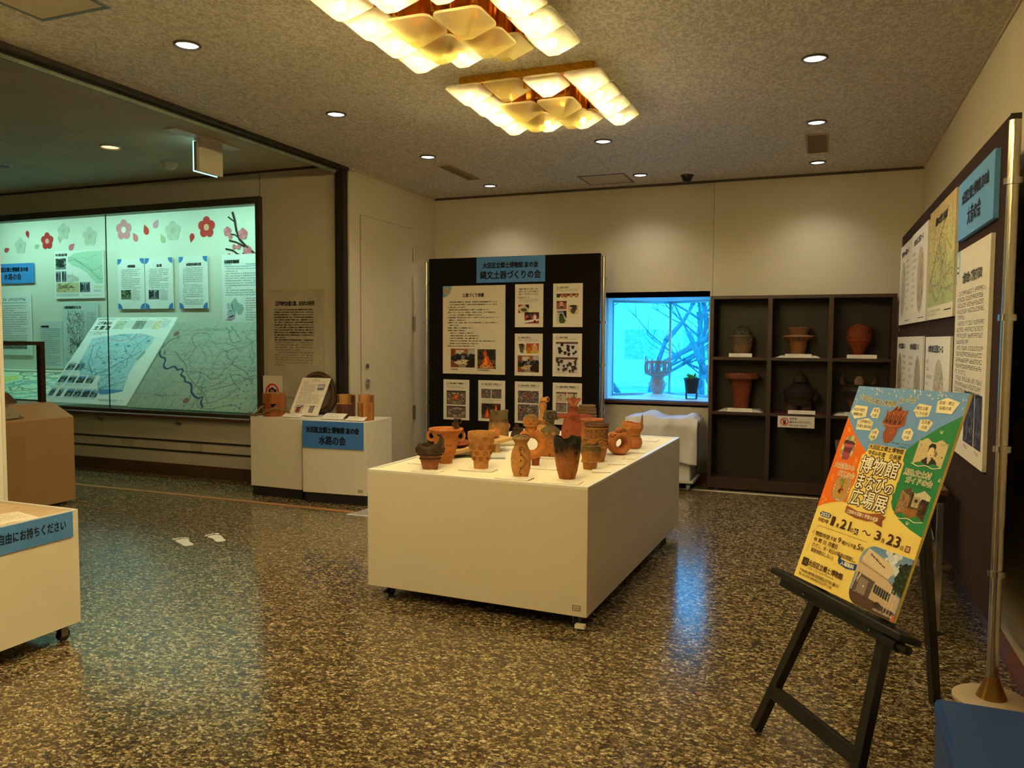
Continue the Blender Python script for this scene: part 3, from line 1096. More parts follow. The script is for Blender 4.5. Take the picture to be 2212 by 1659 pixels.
hr = thing('handrail', 'brown wooden handrail on brackets under the glazed wall case', 'handrail', (CX1, YC, .6))
MB().tube([(-5.2, -.075, 0), (-.08, -.075, 0)], .021, 12).build('rail', mat('rail_wood', (92, 54, 32), rough=.35, var=.12, stretch=(.5, 8, 8)), hr, 40)
br0 = None
for x in (-3.1, -2.06, -1.0):
    if br0 is None:
        br0 = MB().tube([(0, -.07, -.012), (0, -.07, -.05), (0, -.045, -.07), (0, -.004, -.075)], .012, 8).build('bracket', STEEL, hr, 40)
        o = br0
    else:
        o = br0.copy(); COL.objects.link(o)
    o.location = (x, 0, 0)
for x, w in ((-6.68, 'left'), (-5.77, 'right')):
    v = thing('speaker_vent', 'round pierced vent plate under the wall case, the %s of the two' % w, 'vent', (x, YC - .006, .3))
    MB().box(-.075, .075, -.006, 0, -.036, .036).build('plate', mat('vent_plate', (176, 164, 142), rough=.5), v)
    MB().lathe([(.034, 0), (.034, .004), (.0, .006)], 24).build('grille', mat('vent_grille', (120, 112, 98), rough=.6, var=.2, vscale=300), v, 40).rotation_euler = (PI / 2, 0, 0)
    v.children[-1].location = (0, -.006, 0)

INK = (24, 24, 28)
BLUE = (70, 130, 196)
SIGNB = (84, 140, 216)
YP = 7.013

def wallsheet(name, label, cat, x0, x1, z0, z1, y=YP, **k):
    return Sheet(name, label, cat, frame((x0, y, z1), (1, 0, 0), (0, 0, 1)), x1 - x0, z1 - z0, **k)

def flower(cx, cz, r, col, core, label, faded=False):
    t = thing('blossom_decal', label, 'decal', M=frame((cx, 7.022, cz), (1, 0, 0), (0, 0, 1)), group='blossom decals in the wall case')
    mb = MB()
    for k in range(5):
        a = PI / 2 + k * 2 * PI / 5
        mb.polyxy([(r * .56 * math.cos(a) + r * .42 * math.cos(q * PI / 8), r * .56 * math.sin(a) + r * .42 * math.sin(q * PI / 8)) for q in range(16)], .001 + k * .00015)
    mb.build('petals', flat(col), t)
    MB().polyxy([(r * .3 * math.cos(q * PI / 8), r * .3 * math.sin(q * PI / 8)) for q in range(16)], .0022).build('centre', flat(core), t)

def petal(cx, cz, r, col, rot, label):
    t = thing('petal_decal', label, 'decal', M=frame((cx, 7.022, cz), (1, 0, 0), (0, 0, 1)), group='petal decals in the wall case')
    pts = [(0, -r)] + [(r * .62 * math.cos(a), r * .25 + r * .72 * math.sin(a)) for a in [PI * (i / 10 * 1.3 - .15) for i in range(11)]]
    c, s_ = math.cos(rot), math.sin(rot)
    MB().polyxy([(x * c - y * s_, x * s_ + y * c) for x, y in pts], .001).build('petal', flat(col), t)
flower(-8.947, 2.570, .11, (196, 44, 40), (232, 160, 140), 'red five-petal blossom decal left of the glass joint')
flower(-7.685, 2.652, .125, (224, 140, 150), (246, 226, 208), 'pink five-petal blossom decal right of the glass joint')
flower(-6.449, 2.625, .125, (206, 50, 40), (238, 170, 140), 'red five-petal blossom decal left of the plum branch')
for x, z, w in ((-9.42, 2.529, 'just right of the white partition'), (-8.666, 2.676, 'highest, left of the glass joint'), (-8.229, 2.596, 'beside the glass joint'), (-6.939, 2.606, 'in the right half of the case')):
    flower(x, z, .12 if x > -8.5 else .105, (196, 198, 178), (182, 184, 160), 'pale grey blossom decal %s' % w)
petal(-9.285, 2.664, .05, (196, 44, 44), .3, 'small red petal decal at the far left of the case')
petal(-9.126, 2.514, .045, (176, 184, 150), 1.9, 'small pale green petal decal left of the red blossom')
petal(-9.665, 2.488, .05, (200, 80, 80), 1.8, 'small red petal decal at the left edge beside the partition')
petal(-8.731, 2.584, .05, (176, 184, 160), .05, 'small pale petal decal under the highest grey blossom')
petal(-8.532, 2.487, .06, (214, 110, 120), 2.2, 'pink petal decal above the map poster')
petal(-7.510, 2.561, .06, (222, 120, 120), -2.6, 'pink petal decal below the pink blossom')
petal(-7.342, 2.639, .065, (208, 62, 44), -2.8, 'red petal decal in the middle of the case')
petal(-7.185, 2.701, .06, (220, 150, 170), 2.5, 'pale pink petal decal near the top of the case')
petal(-7.093, 2.529, .06, (180, 186, 150), -2.6, 'pale green petal decal below the pink one')
petal(-6.664, 2.516, .055, (196, 44, 36), -.3, 'red petal decal left of the last red blossom')
pbm = thing('plum_branch_decal', 'dark plum branch decal with pink blossoms at the right end of the case', 'decal', M=frame((-6.084, 7.021, 2.775), (1, 0, 0), (0, 0, 1)))
bm_ = MB()
for pts, w in (([(0, 0), (.03, -.09), (.05, -.2), (.09, -.3), (.18, -.38), (.3, -.47)], .014), ([(-.06, -.05), (.0, -.09), (.032, -.11)], .008), ([(-.07, -.17), (-.03, -.24), (.03, -.25), (.075, -.28)], .008),
               ([(-.05, -.31), (.04, -.33), (.11, -.36), (.18, -.4)], .01), ([(-.1, -.4), (.0, -.42), (.06, -.46), (.12, -.48), (.2, -.41)], .01)):
    bm_.tube([(x, y, .002) for x, y in pts], w, 6, flat_=.2)
bm_.build('branch', flat((52, 34, 30)), pbm)
fl = MB(); f2 = MB()
for cx, cy, r in ((-.07, -.21, .055), (.14, -.245, .065), (-.05, -.5, .052), (.03, -.52, .028), (.2, -.43, .062), (.27, -.49, .05), (-.03, -.27, .03), (.02, -.38, .028), (.08, -.385, .03)):
    for k in range(5):
        a = PI / 2 + k * 2 * PI / 5
        (fl if k % 2 else f2).polyxy([(cx + r * .5 * math.cos(a) + r * .5 * math.cos(q * PI / 6), cy + r * .5 * math.sin(a) + r * .5 * math.sin(q * PI / 6)) for q in range(12)], .004 + .0002 * k)
fl.build('blossoms', flat((222, 130, 136)), pbm)
f2.build('blossoms', flat((206, 108, 116)), pbm)

# sheets on the back of the case
s = wallsheet('title_board', 'bright blue title board half hidden by the white partition', 'sign', -9.899, -9.177, 2.060, 2.310, t=.012, col=(64, 140, 214))
s.text('大田区立郷土博物館 友の会', .352, .075, .06, ax=.5, w=.56, bold=.004)
s.text('水路の会', .352, .165, .085, ax=.5, w=.31, bold=.003)

def cv_map(seed, nx=70, ny=70):
    c = Cv(nx, ny, (232, 240, 236), seed)
    return c
s = wallsheet('map_poster', 'white poster with a green route map and four small photographs', 'poster', -8.810, -7.994, 1.857, 2.433, t=.012)
W, H = s.w, s.h
pts = [(.29, .13), (.42, .05), (.7, .02), (.985, .015), (.985, .7), (.86, .7), (.76, .6), (.66, .46), (.5, .36), (.36, .3), (.28, .22)]
s.poly('map_area', [(x * W, y * H) for x, y in pts], (186, 218, 190))
mb = MB()
for pl_, w in (([(.29, .2), (.42, .19), (.52, .25), (.62, .33), (.74, .42), (.83, .53), (.9, .6), (.98, .6)], .003), ([(.29, .14), (.4, .15), (.56, .27), (.68, .32), (.8, .44), (.9, .58)], .002),
               ([(.56, .27), (.56, .14), (.72, .2), (.86, .08)], .0012), ([(.74, .42), (.88, .4), (.97, .32)], .002), ([(.97, .32), (.93, .5), (.9, .58)], .0012), ([(.78, .3), (.8, .16)], .001)):
    mb.tube([(x * W, -y * H, s.z(2)) for x, y in pl_], w, 4, flat_=.2)
mb.build('route_lines', flat((120, 130, 140)), s.root)
s.text('今に残る品川道', .03 * W, .075 * H, .034, w=.24 * W, bold=.003)
def ph_shrine(seed, tone=(40, 60, 44)):
    c = Cv(26, 26, (176, 190, 186), seed)
    c.blobs(60, [(30, 44, 34), (50, 70, 52), (20, 30, 28), (90, 110, 90)], (.05, .16), (0, 0, 1, .8), 1.2)
    c.rect(.3, .35, .7, .8, tone).rect(.36, .5, .64, .8, (22, 24, 26)).poly([(.2, .38), (.5, .15), (.8, .38)], (36, 40, 40))
    c.rect(0, .8, 1, 1, (130, 136, 132))
    return c.noise(14)
def ph_street(seed):
    c = Cv(26, 26, (150, 160, 166), seed)
    c.poly([(0, 0), (.35, .3), (.35, .75), (0, 1)], (46, 50, 56)).poly([(1, 0), (.6, .3), (.62, .75), (1, 1)], (70, 76, 84))
    c.poly([(.35, .7), (.62, .7), (1, 1), (0, 1)], (120, 122, 124))
    c.rect(.44, .12, .5, .75, (30, 30, 34)).blobs(12, [(30, 40, 36), (60, 70, 70)], (.05, .12), (0, .1, .4, .6))
    return c.noise(14)
s.pic(.03 * W, .15 * H, .245 * W, .38 * H, ph_shrine(3))
s.pic(.03 * W, .42 * H, .13 * W, .645 * H, ph_street(4))
s.pic(.155 * W, .42 * H, .245 * W, .645 * H, ph_street(5))
c = Cv(48, 22, (206, 196, 150), 6)
c.walk(14, (110, 92, 64), .012, .05, (0, .1, .95, .95)); c.poly([(.05, .6), (.18, .05), (.3, .7)], (150, 136, 100)); c.poly([(.3, .6), (.42, .1), (.55, .6)], (128, 116, 84)); c.poly([(.5, .5), (.68, .25), (.8, .6)], (120, 100, 76)); c.noise(8)
s.pic(.03 * W, .665 * H, .5 * W, .87 * H, c)
s.pic(.52 * W, .66 * H, .72 * W, .87 * H, ph_street(7))
s.marks(.26 * W, .5 * H, .24 * W, .012, .014, [.6, .7, 1, 1, 1, 1, .6], 1)
s.marks(.03 * W, .89 * H, .47 * W, .01, .013, [1, 1, 1], 2)
s.marks(.58 * W, .93 * H, .4 * W, .008, .012, [1], 3)
s.rect('note', .82 * W, .74 * H, .97 * W, .8 * H, (216, 226, 190))
s.marks(.79 * W, .83 * H, .18 * W, .009, .012, [1, .9], 4)

s = wallsheet('text_poster', 'tall text poster with a grey photograph under the blue title board', 'poster', -9.907, -9.244, 1.156, 1.934, t=.012)
s.marks(.07, .06, .52, .034, .05, [1], 11, dens=1)
s.rect('rule', .06, .115, .6, .121, (90, 140, 190))
s.marks(.06, .15, .53, .0135, .029, [-1, 1, .6, -1, 1, 1, 1, 1, 1, .8, -1, 1, .5, -1, 1, 1, .7], 12)
c = Cv(50, 20, (120, 122, 116), 4); c.blobs(50, [(96, 98, 92), (140, 140, 132), (110, 112, 104)], (.03, .12)); c.noise(16)
s.pic(.06, .6, .58, .7, c)
s = wallsheet('text_sheet', 'narrow text sheet standing left of the route sketch map', 'poster', -9.106, -8.706, 1.000, 1.579, t=.01, col=(206, 216, 210))
s.text('八幡塚村絵図', .03, .062, .03, w=.14, bold=.002)
s.rect('rule', .03, .088, .36, .093, (90, 140, 190))
s.marks(.03, .105, .33, .0125, .025, [-1, 1, 1, 1, .6, -1, 1, 1, 1, 1, 1, 1, .5, -1, 1, 1, .8, -1], 13)
s = wallsheet('sketch_map_sheet', 'sheet with a fine black line map of old waterways', 'poster', -8.694, -8.105, 1.000, 1.811, t=.01, col=(206, 218, 214))
s.text('六郷田無道をたどる', .03, .06, .036, w=.28, bold=.003)
c = Cv(90, 130, (206, 218, 214), 31)
c.walk(70, (70, 78, 80), .006, .03, (.1, .0, .95, 1), 16, .5)
c.walk(46, (50, 56, 60), .006, .03, (.2, .6, .95, 1), 16, .5)
c.line([(.1, .28), (.4, .5), (.6, .75), (.62, 1)], .009, (60, 66, 70)).line([(.3, .3), (.45, .1), (.7, .06), (.9, .3), (.7, .5)], .008, (60, 66, 70))
s.pic(.03, .1, .39, .66, c)
s.marks(.4, .12, .15, .0115, .022, [-1] + [1] * 14, 14)
s.marks(.04, .68, .2, .009, .013, [1, 1, 1], 15)

def corner_sheet(x0, x1, z0, z1, title, tw, label, lines, pic_, seed):
    s = wallsheet('blue_cornered_poster', label, 'poster', x0, x1, z0, z1, t=.014, group='text posters with blue quarter-circle corners')
    W, H = s.w, s.h
    r = .066
    for cx, cy, a0 in ((0, 0, 270), (W, 0, 180), (W, H, 90), (0, H, 0)):
        pts = [(cx, cy)]
        for k in range(9):
            a = math.radians(a0 + 90 * k / 8)
            pts.append((cx + r * math.cos(a), cy - r * math.sin(a)))
        s.poly('corner', pts, BLUE)
    s.text(title, W / 2 + .01, .088, .034, ax=.5, w=tw, bold=.003)
    s.marks(.055, .125, W - .115, .012, .0212, lines, seed)
    if pic_:
        s.pic(.05, .365, .205, .475, pic_)
        s.marks(.215, .36, W - .28, .0095, .0145, [.6] + [1] * 8, seed + 1)
    return s
c = Cv(30, 24, (60, 80, 60), 2); c.blobs(70, [(40, 60, 44), (90, 110, 80), (150, 160, 110), (30, 44, 40)], (.04, .13)); c.rect(0, .7, 1, 1, (120, 120, 100)); c.noise(16)
corner_sheet(-7.770, -7.358, 1.723, 2.309, '六郷田無道', .12, 'blue-cornered text poster, the left one of the touching pair', [-1, .9, -1, 1, .6, -1, 1, 1, 1, .7, -1], c, 21)
corner_sheet(-7.343, -6.931, 1.722, 2.306, '品川道', .075, 'blue-cornered text poster, the right one of the touching pair', [-1, 1, 1, 1, .7, -1, 1, .6, -1, 1, 1], ph_street(9), 23)
corner_sheet(-6.836, -6.427, 1.721, 2.305, '大田区内を通る古道', .215, 'blue-cornered text poster standing alone beside the pair', [-1] + [1] * 7 + [.2, -1] + [1] * 6 + [.15, -1, 1, 1], None, 25)

s = wallsheet('picture_map_poster', 'text poster with a grey and pink ward map at the right end of the case', 'poster', -6.227, -5.674, 1.553, 2.308, t=.01)
s.text('目黒筋御場絵図', .04, .078, .042, w=.2, bold=.003)
s.marks(.04, .105, .1, .012, .02, [1], 3); s.marks(.33, .105, .17, .012, .02, [1], 4)
s.rect('rule', .04, .128, .51, .134, (84, 136, 190))
s.marks(.045, .15, .46, .0135, .0262, [-1, .4, -1, 1, 1, 1, 1, 1, .2, -1, 1, 1], 27)
s.marks(.32, .475, .19, .0135, .0262, [-1, 1, 1, 1, 1, .5, -1, 1, .9, .7], 28)
for pts, col in (([(.06, .54), (.1, .53), (.14, .55), (.15, .6), (.11, .63), (.07, .6)], (186, 200, 198)), ([(.12, .53), (.18, .47), (.2, .56), (.2, .63), (.15, .62)], (176, 192, 192)),
                 ([(.18, .47), (.22, .53), (.28, .55), (.3, .6), (.26, .66), (.21, .66)], (170, 188, 188)), ([(.07, .62), (.15, .61), (.2, .64), (.13, .69), (.07, .69)], (184, 198, 198)),
                 ([(.07, .69), (.14, .67), (.18, .66), (.17, .71), (.11, .73), (.07, .72)], (206, 170, 190))):
    s.poly('ward', pts, col)
s.marks(.03, .71, .1, .008, .01, [1, 1], 29)

# the slanted boards inside the case
def slant(x0, w, ytop, ztop, ybot, zbot, **k):
    up = Vector((0, ytop - ybot, ztop - zbot))
    return Sheet(k.pop('name'), k.pop('label'), k.pop('cat'), frame((x0, ytop, ztop), (1, 0, 0), up), w, up.length, **k)
s = slant(-7.970, 1.218, 6.895, 1.612, 6.156, 0.672, name='slanted_map_board', label='big white slanted board with a blue area map and rows of photographs', cat='display board', t=.012)
MB().bar((.6, -.5, 0), (.6, -.5, -.3), .04, .04).build('strut', WHITE, s.root)
s.text('目黒筋御場絵図でたどる', .03, .025, .026, (60, 80, 96), w=.27)
s.text('江戸後期の', .06, .085, .052, w=.22, bold=.001)
s.text('主要道', .05, .155, .062, w=.25, sp=1.4, bold=.002)
s.marks(.02, .215, .3, .018, .026, [1, .8], 41, (70, 90, 100))
for i, (a, b, col) in enumerate(((.345, .5, (206, 212, 186)), (.632, .8, (150, 160, 148)), (.93, 1.03, (232, 214, 170)))):
    c = Cv(34, 26, col, 50 + i); c.walk(24, tuple(int(v * .72) for v in col), .014, .06); c.noise(8)
    s.pic(a, .05, b, .172, c)
    s.marks(b + .012, .045, .11, .01, .014, [1] * 8, 51 + i, (110, 150, 160))
    s.marks(a, .02, .17, .014, .02, [1], 57 + i, (60, 80, 90))
mp_ = [(.123, .312), (.549, .243), (.839, .237), (1.052, .287), (1.06, .379), (1.036, .47), (.99, .596), (1.005, .824), (1.06, 1.02), (.777, 1.088), (.631, .931), (.607, .827), (.288, .818), (.167, .649), (.15, .45)]
def inpoly(X, Y, pts):
    ins = np.zeros(X.shape, bool)
    for i in range(len(pts)):
        (x1, y1), (x2, y2) = pts[i], pts[(i + 1) % len(pts)]
        if y1 != y2:
            ins ^= ((y1 > Y) != (y2 > Y)) & (X < (x2 - x1) * (Y - y1) / (y2 - y1) + x1)
    return ins
c = Cv(150, 140, (176, 210, 216), 61)
c.noise(9)
c.walk(130, (130, 176, 196), .003, .02, (0, 0, 1, 1), 14, .5)
c.walk(16, (84, 116, 132), .004, .03, (0, 0, 1, 1), 22, .35)
c.line([(0, .25), (.3, .1), (.5, .13), (.9, .0)], .005, (196, 130, 160))
c.line([(.1, .2), (.2, .5), (.45, .75), (.6, .95)], .005, (90, 120, 134)).line([(.9, .3), (.6, .55), (.4, .7), (.5, 1)], .005, (90, 120, 134))
c.blobs(22, [(84, 136, 190), (96, 150, 196)], (.012, .032), (.1, .1, .95, .9), .6)
c.rect(.55, .9, 1, .97, (84, 136, 190)).blobs(8, [(206, 120, 140)], (.006, .012), (.3, .3, .9, .9))
box_ = (.12, .235, 1.07, 1.09)
s.pic(box_[0], box_[1], box_[2], box_[3], c, name='area_map', clip=lambda X, Y: inpoly(X * (box_[2] - box_[0]) + box_[0], Y * (box_[3] - box_[1]) + box_[1], mp_))
s.poly('green_bank', [(1.03, .47), (1.05, .5), (1.01, .62), (.975, .6), (.99, .53)], (150, 180, 160), 4)
def ph_land(seed):
    c = Cv(20, 18, (120, 156, 190), seed)
    c.rect(0, 0, 1, .3, (90, 140, 190) if seed % 2 else (150, 160, 160))
    c.blobs(26, [(34, 46, 52), (54, 66, 64), (26, 34, 40), (96, 106, 96)], (.08, .2), (0, .3, 1, 1))
    c.poly([(.2, 1), (.5, .45), (.65, .45), (.8, 1)], (130, 140, 140) if seed % 3 else (60, 70, 72))
    return c.noise(14)
for k, x in enumerate((.025, .165)):
    s.pic(x, .668, x + .115, .765, ph_land(70 + k)); s.marks(x, .78, .115, .009, .012, [1, 1, .6], 80 + k, (120, 160, 170)); s.marks(x, .65, .09, .011, .012, [1], 90 + k)
for k in range(4):
    x = .03 + k * .137
    s.pic(x, .843, x + .11, .934, ph_land(73 + k)); s.marks(x, .945, .11, .009, .012, [1, 1, .8], 83 + k, (120, 160, 170)); s.marks(x, .828, .1, .011, .012, [1], 93 + k)
for k in range(6):
    x = .014 + k * .1225
    wd = .07 if k < 2 else .11
    s.pic(x, 1.02, x + wd, 1.115, ph_land(77 + k)); s.marks(x, 1.122, wd, .009, .012, [1, 1], 87 + k, (120, 160, 170)); s.marks(x, 1.004, .1, .011, .012, [1], 97 + k)
s.marks(.78, 1.13, .36, .012, .016, [1, .8], 99, (60, 90, 100))

s = slant(-6.741, 1.744, 6.864, 1.557, 6.156, 0.661, name='slanted_river_map', label='big grey slanted old map with a dark blue winding river', cat='map', t=.008,
          m=mat('aged_map_paper', (150, 154, 138), rough=.7, var=.06, vscale=3))
MB().bar((.8, -.5, 0), (.8, -.5, -.3), .04, .04).build('strut', WHITE, s.root)
c = Cv(190, 124, (160, 163, 144), 64)
c.noise(5)
for q in range(7):
    c.line([(0, .1 + q * .15), (1, .11 + q * .15)], .0022, (140, 143, 126))
for q in range(8):
    c.line([(.06 + q * .14, 0), (.05 + q * .14, 1)], .0022, (138, 141, 124))
c.walk(90, (128, 132, 118), .002, .02, (.08, .05, 1, 1), 12, .5)
c.walk(18, (102, 108, 98), .003, .025, (.1, .05, 1, 1), 20, .35)
c.blobs(70, [(84, 96, 100), (70, 84, 90)], (.003, .006), (.5, .5, 1, 1), 1.5)
s.pic(.0, .0, s.w, s.h, c, name='map_print', l=1)
O_ = .092
def mline(pts, w, col, nm):
    MB().tube([(x + O_, -y, s.z(3)) for x, y in pts], w, 4, flat_=.1).build(nm, flat(col), s.root)
mline([(-.086, .407), (-.06, .46), (-.023, .488), (.04, .503), (.069, .543), (.07, .57), (.078, .598), (.11, .63), (.159, .644), (.2, .62), (.236, .607), (.27, .63), (.306, .656), (.353, .639), (.391, .67), (.38, .7), (.395, .724), (.451, .745), (.47, .77), (.486, .798), (.54, .81), (.593, .832), (.62, .87), (.64, .921), (.68, .95), (.715, .977), (.778, 1.0), (.832, .98), (.83, 1.02), (.846, 1.059), (.896, 1.107)], .011, (44, 58, 92), 'river')
mline([(-.085, .365), (-.06, .31), (-.031, .257), (.034, .223), (.065, .189)], .007, (84, 96, 104), 'upper_river')
mline([(.129, .412), (.242, .491), (.365, .576), (.42, .64), (.453, .699), (.55, .77), (.644, .838), (.74, .89), (.815, .936), (.88, 1.0), (.943, 1.069)], .004, (100, 108, 100), 'road')
mline([(.156, .171), (.248, .112), (.4, .087), (.565, .103), (.816, .119)], .004, (128, 134, 122), 'stream')
mline([(.541, .268), (.643, .308), (.754, .29), (.971, .344), (.832, .393), (.741, .371)], .004, (120, 128, 120), 'stream')
mline([(.964, .208), (1.069, .247), (1.128, .35), (1.209, .45)], .004, (120, 128, 120), 'stream')
mline([(.487, .39), (.579, .469), (.635, .554), (.748, .56), (.813, .519), (.876, .565), (1.086, .583), (1.255, .707), (1.353, .799)], .0035, (120, 128, 118), 'stream')
for x, y in ((-.0, .164), (.637, 1.032)):
    s.poly('compass_mark', [(x + O_ + .038 * math.cos(q * PI / 8), y + .034 * math.sin(q * PI / 8)) for q in range(16)], (140, 84, 84), 3)
s.poly('hill_mark', [(-.032 + O_, .38), (.02 + O_, .454), (-.024 + O_, .445)], (96, 110, 92), 3)
s.poly('grey_shoal', [(.03 + O_, .2), (.08 + O_, .19), (.09 + O_, .24), (.065 + O_, .3), (.05 + O_, .24)], (140, 146, 134), 3)
s.marks(.17, .955, .012, .012, .045, [1, 1, 1, 1], 5, (74, 80, 84)); s.marks(.27, .975, .3, .022, .03, [.9], 6, (60, 56, 52))

s = slant(-9.952, 1.908, 6.772, 0.949, 6.238, 0.682, name='low_map_sheet', label='almost flat pale yellow-green map sheet at the left of the case deck', cat='map', t=.006, col=(226, 232, 206))
c = Cv(130, 42, (222, 230, 204), 66); c.walk(36, (140, 150, 120), .006, .03, (0, 0, 1, 1), 12, .5); c.poly([(.28, .3), (.45, .1), (.5, .3), (.32, .6)], (226, 222, 130)); c.poly([(0, .5), (.15, .4), (.12, .8), (0, .95)], (230, 224, 120)); c.walk(14, (150, 190, 190), .01, .04, (.4, .2, 1, 1), 10, .3); c.noise(6)
s.pic(0, 0, s.w, s.h, c, name='map_print', l=1)

# ---------------------------------------------------------------- tan showcase with a glass hood in the alcove
TAN = mat('tan_laminate', (186, 146, 100), rough=0.4, var=.02, vscale=3)
sc_ = thing('low_showcase', 'tan floor showcase with sloped top and dark framed glass hood', 'showcase', (-5.85, 4.79, 0))
b = MB()
prof = [(0, .02), (0, .725), (-.235, .838), (-1.25, .838), (-1.25, .02)]
b.add([(x, 0, z) for x, z in prof] + [(x, -1.9, z) for x, z in prof], [(0, 1, 2, 3, 4), (9, 8, 7, 6, 5), (0, 5, 6, 1), (1, 6, 7, 2), (2, 7, 8, 3), (3, 8, 9, 4), (4, 9, 5, 0)])
b.build('body', TAN, sc_, bevel=.003)
MB().box(-1.2, -.05, -1.85, -.05, 0, .02).build('plinth', BLACKM, sc_)
MB().box(0, .003, -1.75, -.44, .06, .62).build('door', mat('tan_laminate_door', (180, 140, 94), rough=.4, var=.02), sc_)
hd = MB()
gx0, gx1, gy0, gy1, gz0, gz1 = -1.22, -.34, -1.75, -.0, .838, 1.352
for x in (gx0, gx1):
    for y in (gy0, gy1):
        hd.box(x - .022, x + .022, y - .044 if y == gy1 else y, y if y == gy1 else y + .044, gz0, gz1)
    hd.box(x - .02, x + .02, gy0 + .044, gy1 - .044, gz1 - .03, gz1)
for y in (gy0, gy1 - .03):
    hd.box(gx0 + .02, gx1 - .02, y, y + .03, gz1 - .03, gz1)
hd.build('hood_frame', mat('dark_bronze', (70, 56, 46), rough=.3, metal=.7), sc_)
for (a, b_) in (((gx1 + .001, gy0), (gx1 + .001, gy1)), ((gx0, gy1 - .012), (gx1, gy1 - .012)), ((gx0, gy0 + .012), (gx1, gy0 + .012))):
    MB().add([(*a, gz0), (*b_, gz0), (*b_, gz1), (*a, gz1)], [(0, 1, 2, 3)]).build('hood_glass', GC, sc_)
MB().box(gx0, gx1, gy0, gy1, gz1, gz1 + .004).build('hood_glass', GC, sc_)
tm = MB()
n = 26
vs, fs = [], []
R9 = random.Random(4)
for i in range(n):
    for j in range(n):
        u, v = i / (n - 1), j / (n - 1)
        e = min(u, 1 - u, v, 1 - v)
        vs.append((-6.98 + u * .72, 3.2 + v * 1.4, .841 + min(e * 2.2, .11) * (.75 + .25 * math.sin(u * 9) * math.cos(v * 7)) + R9.uniform(0, .006) * (e > 0)))
for i in range(n - 1):
    for j in range(n - 1):
        fs.append((i * n + j, (i + 1) * n + j, (i + 1) * n + j + 1, i * n + j + 1))
tm.add(vs, fs)
tag(tm.build('shell_mound_model', mat('brown_soil_model', (104, 78, 60), rough=.9, var=.3, vscale=30, bump=.4, bscale=80), None, 60), 'brown earthy mound model under the glass hood', 'model')
sl_ = Sheet('caption_plate', 'grey caption plate screwed to the sloped top of the tan showcase', 'plate',
            frame((-6.055, 3.72, .8445), (0, 1, 0), (-.235, 0, .113)), .62, .2, t=.006, m=mat('caption_plate_grey', (168, 156, 134), rough=.4))
sl_.root.location = (-5.885, 3.72, .7485)
sl_.root.matrix_world = frame((-6.06, 3.75, .8385), (0, 1, 0), (-.235, 0, .113))
sl_.marks(.06, .02, .5, .014, .022, [1, 1, .8, .3, 1, 1, 1], 71, (92, 84, 70))
for x, y in ((.02, .015), (.6, .015), (.02, .185), (.6, .185)):
    MB().ell((x, -y, .008), (.012, .012, .006), 10, 6).build('screw', STEEL, sl_.root, 60)

# ---------------------------------------------------------------- leaflet cart at the far left
def caster(parent, x, y, h, m=None, lever=0):
    c = MB()
    r = h * .38
    c.box(x - .022, x + .022, y - .022, y + .022, h - .006, h)
    c.box(x - .017, x - .013, y - .012, y + .022, r * .8, h - .006).box(x + .013, x + .017, y - .012, y + .022, r * .8, h - .006)
    o = c.build('caster', STEEL if m is None else m, parent)
    w = MB().tube([(x - .011, y + .008, r), (x + .011, y + .008, r)], r, 14).build('wheel', BLACKM if m is None else m, o, 40)
    if lever:
        MB().box(x - .009, x + .009, y - .055, y - .012, r * 1.1, r * 1.45).build('brake_lever', BLACKM, o)
lc = thing('leaflet_cart', 'white leaflet cart on casters cut by the left edge', 'cart', (-3.18, 2.613, 0))
bx = MB().box(-.57, 0, -1.25, 0, .075, .59)
bx.box(-.57, 0, -.012, 0, .59, .603).box(-.57, 0, -1.25, -1.238, .59, .603).box(-.57, -.558, -1.238, -.012, .59, .603).box(-.012, 0, -1.238, -.012, .59, .603)
bx.build('body', WHITE, lc)
MB().box(-.557, -.013, -1.237, -.013, .59, .594).build('tray', mat('light_wood_tray', (206, 172, 124), rough=.4, var=.06, stretch=(8, 1, 1)), lc)
for x, y in ((-.04, -.07), (-.53, -.07), (-.04, -1.18), (-.53, -1.18)):
    caster(lc, x, y, .075)
s = Sheet('take_one_sign', 'blue strip sign on the side of the leaflet cart', 'sign', frame((-3.179, 1.55, .599), (0, 1, 0), (0, 0, 1)), 1.03, .115, t=.006, col=SIGNB)
s.text('ご自由にお持ちください', .992, .052, .05, ax=1.0, w=.345, bold=.001)
for k in range(5):
    a = Sheet('leaflet', 'printed leaflet lying on the leaflet cart, %s of the fanned row' % ('first', 'second', 'third', 'fourth', 'fifth')[k], 'leaflet',
              frame((-3.46 + .004 * k, 2.30 - .17 * k, .5945 + .0015 * k), (math.cos(1.35 + .1 * k), math.sin(1.35 + .1 * k), 0), (-math.sin(1.35 + .1 * k), math.cos(1.35 + .1 * k), 0)), .2, .21, t=.001, col=(240, 228, 196), group='leaflets on the cart')
    a.marks(.02, .03, .16, .012, .022, [1, .7, 1, 1, .8, 1], 30 + k, (120, 100, 80))
    a.root.matrix_world = a.root.matrix_world
ah = thing('acrylic_leaflet_holder', 'clear acrylic leaflet holder standing on the leaflet cart', 'holder', (-3.66, 2.52, .594))
AC = glass('clear_acrylic', (.9, .92, .95), refl=0.25)
MB().box(-.012, -.008, -.32, 0, 0, .17).build('back_plate', AC, ah)
MB().box(-.012, .05, -.004, 0, 0, .17).build('side_plate', AC, ah)
MB().box(-.012, .05, -.32, 0, 0, .003).build('base_plate', AC, ah)

